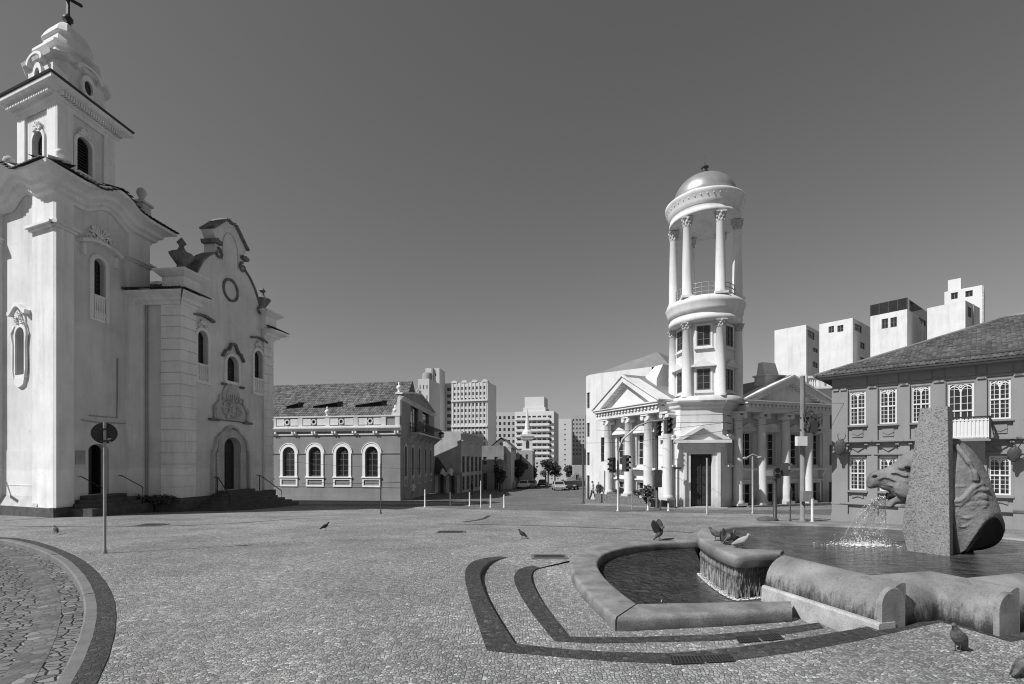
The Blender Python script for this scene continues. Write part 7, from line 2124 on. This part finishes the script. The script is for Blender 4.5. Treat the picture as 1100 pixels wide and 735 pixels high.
# pole with a control box
t, p, H_ = post('utility_pole', 'dark pole with a control box and a signal head on top, before columned church', 'pole', 705.5, 546, 86, r=.10, matn='dkmetal')
z0 = g(p.y); lamps(t, (p.x, p.y-.2, z0+H_), 3, .15, R(10))
mb = MB(Matrix.Translation((p.x, p.y, z0))); mb.box(-.24, .24, -.36, -.09, 1.65, 2.55); mb.taper(-.24, .24, -.36, -.09, 1.4, -.24, .24, -.36, -.09, 1.66); mb.build('control_box', M['dkmetal'], t)
# lamp posts and slim poles
for px, py, hp, lb, r_ in ((725, 546, 42, 'slim dark lamp post with a small head at the left corner of the tower base', .045), (759.5, 553, 61, 'plain pale post standing in front of the dark church door', .05), (409, 552, 54, 'thin dark bare post in front of the grey town house', .035), (679, 547.5, 45, 'thin grey post behind the traffic light mast, before the left wing', .03)):
    t, p, H_ = post('post' if 'post' in lb else 'pole', lb, 'post', px, py, hp, r=r_, matn='dkmetal' if 'dark' in lb and 'pale' not in lb else 'galv')
    if 'lamp' in lb:
        mb = MB(Matrix.Translation((p.x, p.y, g(p.y)+H_))); mb.box(-.12, .4, -.1, .1, 0, .12); mb.build('lamp_head', M['dkmetal'], t)
t, p, H_ = post('street_lamp', 'pale street lamp pole with a small twin head before the right columned wing', 'street lamp', 808.5, 552, 62, r=.05)
mb = MB(Matrix.Translation((p.x, p.y, g(p.y)+H_))); mb.tube([(-.35, 0, -.1), (0, 0, .1), (.35, 0, -.05)], .04, 6); mb.ell((-.4, 0, -.12), .16, .1, .08); mb.ell((.4, 0, -.08), .16, .1, .08); mb.build('lamp_head', M['galv'], t)
t, p, H_ = post('traffic_light', 'short dark signal post with a stack of boxes, in front of the second right column', 'traffic light', 832.5, 559.5, 48, r=.085, matn='dkmetal')
z0 = g(p.y); lamps(t, (p.x+.42, p.y-.05, z0+2.35), 2, .13, R(70)); lamps(t, (p.x+.02, p.y-.1, z0+2.2), 2, .12, R(-20))
mb = MB(Matrix.Translation((p.x, p.y, z0))); mb.box(-.45, .95, -.05, .05, 2.05, 2.3); mb.build('bracket', M['galv'], t)
mb = MB(Matrix.Translation((p.x-.35, p.y, z0))); mb.lathe([(.42, 0), (.45, .1), (.3, .16), (.1, .2)], 0, 0, 12); mb.build('base_stone', M['plinth'], t)
t, p, H_ = post('traffic_sign', 'round dark sign seen edge on before the third right column', 'sign', 849, 560, 32, r=.03, matn='dkmetal')
mb = MB(Matrix.Translation((p.x, p.y-.05, g(p.y)+H_-.1)) @ Matrix.Rotation(R(50), 4, 'Z') @ Matrix.Rotation(R(90), 4, 'X')); mb.lathe([(.3, 0), (.31, .01), (.3, .02)], 0, 0, 24); mb.build('sign_disc', M['dkmetal'], t)
t, p, H_ = post('utility_pole', 'tall concrete utility pole with transformer gear and a white box', 'pole', 862, 560.2, 156, r=.10, matn='pole_conc')
z0 = g(p.y); s = p.y/FPX; mb = MB(Matrix.Translation((p.x, p.y, z0)))
mb.box(-.42, .02, -.34, -.14, 81*s, 91*s); mb.build('meter_box', M['white'], t)
mb = MB(Matrix.Translation((p.x, p.y, z0))); mb.box(-.2, .22, -.38, -.126, 22*s, 33*s); mb.build('control_box', M['pole_conc'], t)
mb = MB(Matrix.Translation((p.x, p.y, z0))); r = random.Random(4)
for k in range(9): a = r.uniform(-.05, .75), r.uniform(-.3, .1), r.uniform(92, 112)*s; mb.lathe([(.05, a[2]), (.07, a[2]+.06), (.045, a[2]+.1), (.07, a[2]+.15), (.03, a[2]+.26)], a[0], a[1], 8); mb.tube([(a[0], a[1], a[2]+.2), (a[0]+r.uniform(-.3, .3), a[1], a[2]+.5), (0, -.1, a[2]+.3)], .018, 5)
mb.box(-.1, .8, -.06, .06, 110*s, 112*s); mb.box(-.1, .8, -.06, .06, 97*s, 99*s); mb.tube([(0, -.1, 100*s), (.4, -.2, 94*s), (.7, -.1, 104*s)], .04, 6); mb.box(.15, .5, -.3, .0, 95*s, 108*s)
mb.build('transformer', M['dkmetal'], t)
for px, py, hp, lb in ((872.5, 562, 26, 'short pale post right of the tall utility pole'), (456.5, 545, 19, 'short grey post by the side wall of the town house'), (696, 548.5, 14, 'bollard at the foot of the left columned wing, left of the pole'), (709.5, 548, 12, 'bollard just right of the dark utility pole'), (718, 549, 8, 'small bollard between the lamp post and the dark utility pole')):
    post('bollard', lb, 'bollard', px, py, hp, r=.05, matn='orange_cone', group='short posts along the pavements')
for i, (px, py, hp) in enumerate(((483.5, 543, 14), (504.5, 544, 15), (516.5, 545.5, 29), (527, 545.5, 14), (541.5, 545.5, 14))):
    lb = ('leftmost of the pale posts at the street crossing', 'second pale post from the left at the street crossing', 'tall thin middle post of the row at the street crossing', 'fourth pale post from the left at the street crossing', 'rightmost of the pale posts at the street crossing')[i]
    post('bollard', lb, 'bollard', px, py, hp, r=.05 if i != 2 else .03, matn='orange_cone', group='short posts along the pavements')
t, p, H_ = post('street_lamp', 'tall dark lamp pole at the right edge of the street, beside the white corner building', 'street lamp', 626.5, 541, 64, r=.09, matn='dkmetal')
# lantern on the town house
c = HS.at(HSL+.05, -.9, HS.z(466, 468)); t = thing('wall_lantern', 'round pale street lantern on a bracket at the far corner of the town house', 'lantern', tuple(c))
mb = MB(); mb.ell(c, .38, .38, .32); mb.build('globe', M['lamp_glass'], t)
mb = MB(); q = HS.at(HSL-.1, .0, c.z-.9); mb.tube([q, (q.x+.3, q.y, c.z-.5), (c.x, c.y, c.z-.3)], .05, 6); mb.lathe([(.42, c.z+.2), (.3, c.z+.42), (.05, c.z+.5)], c.x, c.y, 12); mb.build('bracket', M['dkmetal'], t)
# overhead wires
def wire(a, b, sag, lb, r=.012):
    pts = [a.lerp(b, k/24)-Vector((0, 0, sag*4*(k/24)*(1-k/24))) for k in range(25)]
    mb = MB(); mb.tube(pts, r, 5); o = mb.build('overhead_wire', M['iron'], None, origin=tuple(a)); 
    props(o, lb, 'wire', 'overhead wires')
up = gpt(862, 560.2); tl = gpt(705.5, 546)
q = lambda px, py, D: Vector((X_(px, D), D, Z_(py, D)))
wire(q(862, 441, up.y), q(640, 462, 40), .35, 'upper overhead wire from the tall utility pole across the columned church')
wire(q(862, 449, up.y), q(626.5, 476, 40), .3, 'lower overhead wire from the tall utility pole to the dark street lamp')
wire(q(862, 432, up.y), q(1100, 425, 23), .2, 'overhead wire from the tall utility pole towards the colonial building', .008)
wire(q(299, 495, 45), q(466, 504, 43), .15, 'thin wire sagging across the front of the town house', .012)

# ================================================================ plants
def leaves(mb, c, rx, ry, rz, n, s, r):
    for k in range(n):
        while True:
            d = Vector((r.uniform(-1, 1), r.uniform(-1, 1), r.uniform(-1, 1)))
            if d.length < 1: break
        f = .9+.35*noise.noise(d*2.2+Vector(c)*.3); d = d*f
        p = Vector(c)+Vector((d.x*rx, d.y*ry, d.z*rz))
        a = Vector((r.gauss(0, 1), r.gauss(0, 1), r.gauss(0, 1))).normalized(); b = a.orthogonal().normalized(); q = s*r.uniform(.5, 1.3)
        mb.t = r.random(); mb.add([p-a*q, p+b*q*.6, p+a*q, p-b*q*.6], [(0, 1, 2, 3)])
def tree(px, D, h, w, lb, seed):
    p = Vector((X_(px, D), D, g(D))); r = random.Random(seed); t = thing('street_tree', lb, 'tree', tuple(p), 'trees along the street')
    mb = MB(Matrix.Translation(p)); mb.tube([(0, 0, -.3), (.05, 0, h*.3), (r.uniform(-.2, .2), 0, h*.55), (r.uniform(-.3, .3), .1, h*.85)], [.2, .16, .11, .04], 8)
    for k in range(5):
        a = r.uniform(0, 6.28); z = h*r.uniform(.3, .55); mb.tube([(0, 0, z), (w*.4*math.cos(a), w*.4*math.sin(a), z+h*.25)], [.08, .03], 6)
    mb.build('trunk', M['bark'], t); mb = MB(Matrix.Translation(p))
    for k in range(9):
        a = r.uniform(0, 6.28); q = r.uniform(.1, .8)*w*.6; leaves(mb, (q*math.cos(a), q*math.sin(a), h*r.uniform(.42, .92)), w*r.uniform(.25, .45), w*.4, h*r.uniform(.10, .17), 260, .17, r)
    mb.build('crown', M['leaf'], t)
for px, D, h, w, lb in ((557, 88, 5.2, 2.4, 'broad dark tree under the white steeple'), (569, 96, 5.5, 2.2, 'small dark tree just right of the steeple foot'), (586, 112, 6.2, 2.8, 'dark tree below the right of the balcony tower'), (596, 122, 5.6, 3.0, 'dark tree at the end of the street'), (537, 70, 3.6, 1.5, 'low dark tree against the brown street house'), (612, 118, 4.6, 2.0, 'small dark tree beside the small white house')):
    tree(px, D, h, w, lb, int(px))
def shrub(p, w, h, lb, seed, n=220, s=.08):
    r = random.Random(seed); t = thing('shrub', lb, 'shrub', tuple(p), 'low shrubs at the buildings')
    mb = MB(); 
    for k in range(5): mb.tube([p, p+Vector((r.uniform(-w, w)*.6, r.uniform(-w, w)*.3, h*.8))], [.015, .006], 5)
    mb.build('stem', M['bark'], t); mb = MB(); leaves(mb, p+Vector((0, 0, h*.6)), w, w*.5, h*.5, n, s, r); mb.build('leaves', M['leaf'], t)
for k, (u, lb) in enumerate(((.5, 'low shrub on the plinth at the left end of the left columned wing'), (3.0, 'low shrub on the plinth under the second window of the left wing'), (5.2, 'low shrub on the plinth under the third window of the left wing'))):
    c = LW.at(u, -.85, zpl); shrub(c, .55, .55, lb, 10+k)
c = LW.at(LW.L-.2, -1.7, g(33)); shrub(c, .5, 1.5, 'tall dark shrub in the corner between the left wing and the tower base', 21, 420, .1)
for k, (px, lb) in enumerate(((150, 'dark weeds at the foot of the white church beside the side door steps'), (168, 'dark weeds at the foot of the quoined church corner'), (180, 'sparse dark weeds at the end wall of the white church'))):
    p = Vector((X_(px, 28.2), 28.2, g(28.2)+.35)); shrub(p, .7, .6, lb, 30+k, 260, .09)
# ================================================================ people
def person(px, D, lb, top='cloth_l', legs='cloth_d', h=1.72, rz=0, stride=.25):
    p = Vector((X_(px, D), D, g(D)+.01)); t = thing('person', lb, 'person', tuple(p)); Mx = Matrix.Translation(p) @ Matrix.Rotation(rz, 4, 'Z') @ Matrix.Scale(h/1.72, 4)
    mb = MB(Mx); s2 = stride
    for sg in (-1, 1):
        mb.tube([(sg*.09, 0, .92), (sg*.10, -sg*s2*.5-.03, .50), (sg*.10, -sg*s2, .08), (sg*.10, -sg*s2-.14, .035)], [.085, .06, .042, .035], 10)
        mb.tube([(sg*.19, 0, 1.40), (sg*.235, sg*s2*.35, 1.12), (sg*.22, sg*s2*.7-.05, .88), (sg*.22, sg*s2*.75-.07, .80)], [.052, .042, .032, .036], 8)
    mb.loft([[(rx*math.cos(a), ry*math.sin(a), z) for a in [2*math.pi*k/14 for k in range(14)]] for z, rx, ry in ((.86, .14, .10), (.98, .165, .115), (1.12, .15, .10), (1.3, .185, .115), (1.42, .19, .10), (1.48, .09, .07), (1.53, .055, .055))], True)
    mb.tube([(0, 0, 1.46), (0, -.01, 1.56)], .055, 10); mb.ell((0, -.015, 1.625), .075, .092, .115); mb.ell((0, -.108, 1.61), .014, .02, .02, 8, 6)
    for sg in (-1, 1): mb.ell((sg*.076, 0, 1.62), .012, .02, .028, 8, 6)
    o = mb.build('body', M['skin'], t); m_ = o.modifiers.new('r', 'REMESH'); m_.mode = 'VOXEL'; m_.voxel_size = .016; m_.use_smooth_shade = True
    mb = MB(Mx); mb.loft([[(rx*math.cos(a), ry*math.sin(a), z) for a in [2*math.pi*k/14 for k in range(14)]] for z, rx, ry in ((.84, .185, .135), (.98, .185, .132), (1.12, .175, .122), (1.3, .205, .13), (1.43, .205, .118), (1.495, .08, .075))], True)
    for sg in (-1, 1): mb.tube([(sg*.17, 0, 1.42), (sg*.215, sg*s2*.15, 1.28), (sg*.24, sg*s2*.35, 1.12)], [.07, .062, .058], 10)
    mb.build('shirt', M[top], t)
    mb = MB(Mx)
    for sg in (-1, 1): mb.tube([(sg*.085, 0, .95), (sg*.10, -sg*s2*.25-.015, .70), (sg*.10, -sg*s2*.5-.03, .50), (sg*.10, -sg*s2, .10)], [.105, .09, .075, .06], 10)
    mb.build('trousers', M[legs], t)
    mb = MB(Mx); mb.ell((0, .012, 1.655), .084, .096, .10); mb.build('hair', M['cloth_d'], t)
person(636.5, 43.5, 'person in a pale shirt and dark trousers walking past the white corner building', 'cloth_l', 'cloth_d', 1.75, R(60))
person(507, 53.5, 'person in dark clothes by the row of tall dark windows', 'cloth_d', 'cloth_d', 1.65, R(120), .1)
person(443.5, 46, 'person in a pale top walking along the side wall of the town house', 'cloth_l', 'tower_grey', 1.68, R(-30))
person(643, 46, 'person in dark clothes at the door of the white corner building', 'cloth_d', 'cloth_d', 1.65, R(10), .08)
# ================================================================ cars
def car(px, D, rz, matn, lb):
    p = Vector((X_(px, D), D, g(D)+.015)); t = thing('parked_car', lb, 'car', tuple(p), 'cars along the street'); Mx = Matrix.Translation(p) @ Matrix.Rotation(rz, 4, 'Z')
    mb = MB(Mx); side = [(-2.0, .35), (-2.02, .62), (-1.85, .80), (-1.0, .93), (-.45, 1.38), (.75, 1.42), (1.45, 1.0), (1.95, .95), (2.02, .6), (1.98, .35)]
    rings = []
    for y, k, tuck in ((-.82, .96, .12), (-.84, 1, 0), (.84, 1, 0), (.82, .96, .12)):
        rings.append([(x*k, y*(1 if z < .95 else .80), z if k == 1 else (z*.98+.01)) for x, z in side])
    mb.loft(rings, False); o = mb.build('body', M[matn], t); mod_bevel(o, .05, 2, 30)
    mb = MB(Mx)
    for sg in (-1, 1):
        mb.add([(-.80, sg*.80, .98), (1.25, sg*.80, .98), (.70, sg*.705, 1.35), (-.42, sg*.705, 1.32)], [(0, 1, 2, 3)])
    mb.add([(-.99, -.68, .97), (-.99, .68, .97), (-.52, .6, 1.34), (-.52, -.6, 1.34)], [(0, 1, 2, 3)]); mb.add([(1.46, -.66, 1.03), (1.46, .66, 1.03), (.84, .6, 1.385), (.84, -.6, 1.385)], [(0, 1, 2, 3)])
    mb.build('windscreen', M['glass'], t)
    for x in (-1.25, 1.25):
        for sg in (-1, 1):
            w = MB(Mx @ Matrix.Translation((x, sg*.78, .31)) @ Matrix.Rotation(R(90), 4, 'X')); w.lathe([(.2, -.1), (.31, -.09), (.31, .09), (.2, .1)], 0, 0, 18); o = w.build('wheel', M['rubber'], t)
            w = MB(Mx @ Matrix.Translation((x, sg*.78, .31)) @ Matrix.Rotation(R(90), 4, 'X')); w.lathe([(.19, -.105), (.19, .105)], 0, 0, 14); rim = w.build('rim', M['galv'], t); rim.parent = o
    for sg in (-1, 1):
        mb = MB(Mx); mb.ell((-1.97, sg*.62, .68), .06, .16, .09, 10, 6); mb.build('headlight', M['lamp_glass'], t)
        mb = MB(Mx); mb.ell((1.99, sg*.64, .78), .04, .13, .12, 10, 6); mb.build('tail_light', M['dkmetal'], t)
for px, D, rz, mt, lb in ((563, 84, 80, 'car_w', 'white car parked nose on before the dark terraced house'), (571.5, 88, 82, 'car_s', 'silver car parked beside the white one under the street trees'), (600, 74, 92, 'car_s', 'pale silver car driving up the middle of the street'), (610, 78, 95, 'car_d', 'dark car behind the silver one on the right of the street'), (619, 82, 60, 'car_d', 'dark car parked in front of the small white house'), (583, 100, 80, 'car_d', 'dark car parked far down the left side of the street')):
    car(px, D, R(rz), mt, lb)
# ================================================================ sky, sun and camera
AZ, EL = R(28), R(46)                      # the sun's rays travel to the right and a little away
tr = Vector((math.cos(AZ)*math.cos(EL), math.sin(AZ)*math.cos(EL), -math.sin(EL)))
sun = bpy.data.lights.new('sun', 'SUN'); sun.energy = 4.5; sun.angle = R(.53); sun.color = (1, 1, 1)
so_ = bpy.data.objects.new('sun', sun); COL.objects.link(so_); so_.rotation_euler = tr.to_track_quat('-Z', 'Y').to_euler(); so_.location = (-20, -5, 30)
w = bpy.data.worlds.new('World'); SC.world = w; w.use_nodes = True; nt = w.node_tree; bg = nt.nodes['Background']
sk = nt.nodes.new('ShaderNodeTexSky'); sk.sky_type = 'NISHITA'; sk.sun_disc = False; sk.sun_elevation = EL
sd = -tr; sk.sun_rotation = math.atan2(sd.x, sd.y); sk.altitude = 900; sk.air_density = .85; sk.dust_density = .35; sk.ozone_density = 1.0
sp = nt.nodes.new('ShaderNodeSeparateColor'); nt.links.new(sk.outputs[0], sp.inputs[0])   # black and white film behind a red filter
a = nt.nodes.new('ShaderNodeMath'); a.operation = 'MULTIPLY'; a.inputs[1].default_value = .15; nt.links.new(sp.outputs[0], a.inputs[0])
b = nt.nodes.new('ShaderNodeMath'); b.operation = 'MULTIPLY'; b.inputs[1].default_value = .85; nt.links.new(sp.outputs[2], b.inputs[0])
c = nt.nodes.new('ShaderNodeMath'); c.operation = 'ADD'; nt.links.new(a.outputs[0], c.inputs[0]); nt.links.new(b.outputs[0], c.inputs[1])
cc = nt.nodes.new('ShaderNodeCombineColor')
for i in range(3): nt.links.new(c.outputs[0], cc.inputs[i])
nt.links.new(cc.outputs[0], bg.inputs['Color']); bg.inputs['Strength'].default_value = .050
cd = bpy.data.cameras.new('camera'); cam = bpy.data.objects.new('camera', cd); COL.objects.link(cam)
cam.location = (0, 0, CAM_H); cam.rotation_euler = (R(90), 0, 0); cd.sensor_width = 36; cd.lens = 36*FPX/1100; cd.shift_y = (HZ-367.5)/1100
cd.clip_start = .1; cd.clip_end = 6000; SC.camera = cam
SC.render.engine = 'CYCLES'; SC.view_settings.view_transform = 'Standard'; SC.view_settings.look = 'None'; SC.view_settings.exposure = 0.22; SC.view_settings.gamma = 1
SC.cycles.max_bounces = 6; SC.cycles.use_denoising = True
SC.cycles.filter_width = 1.1
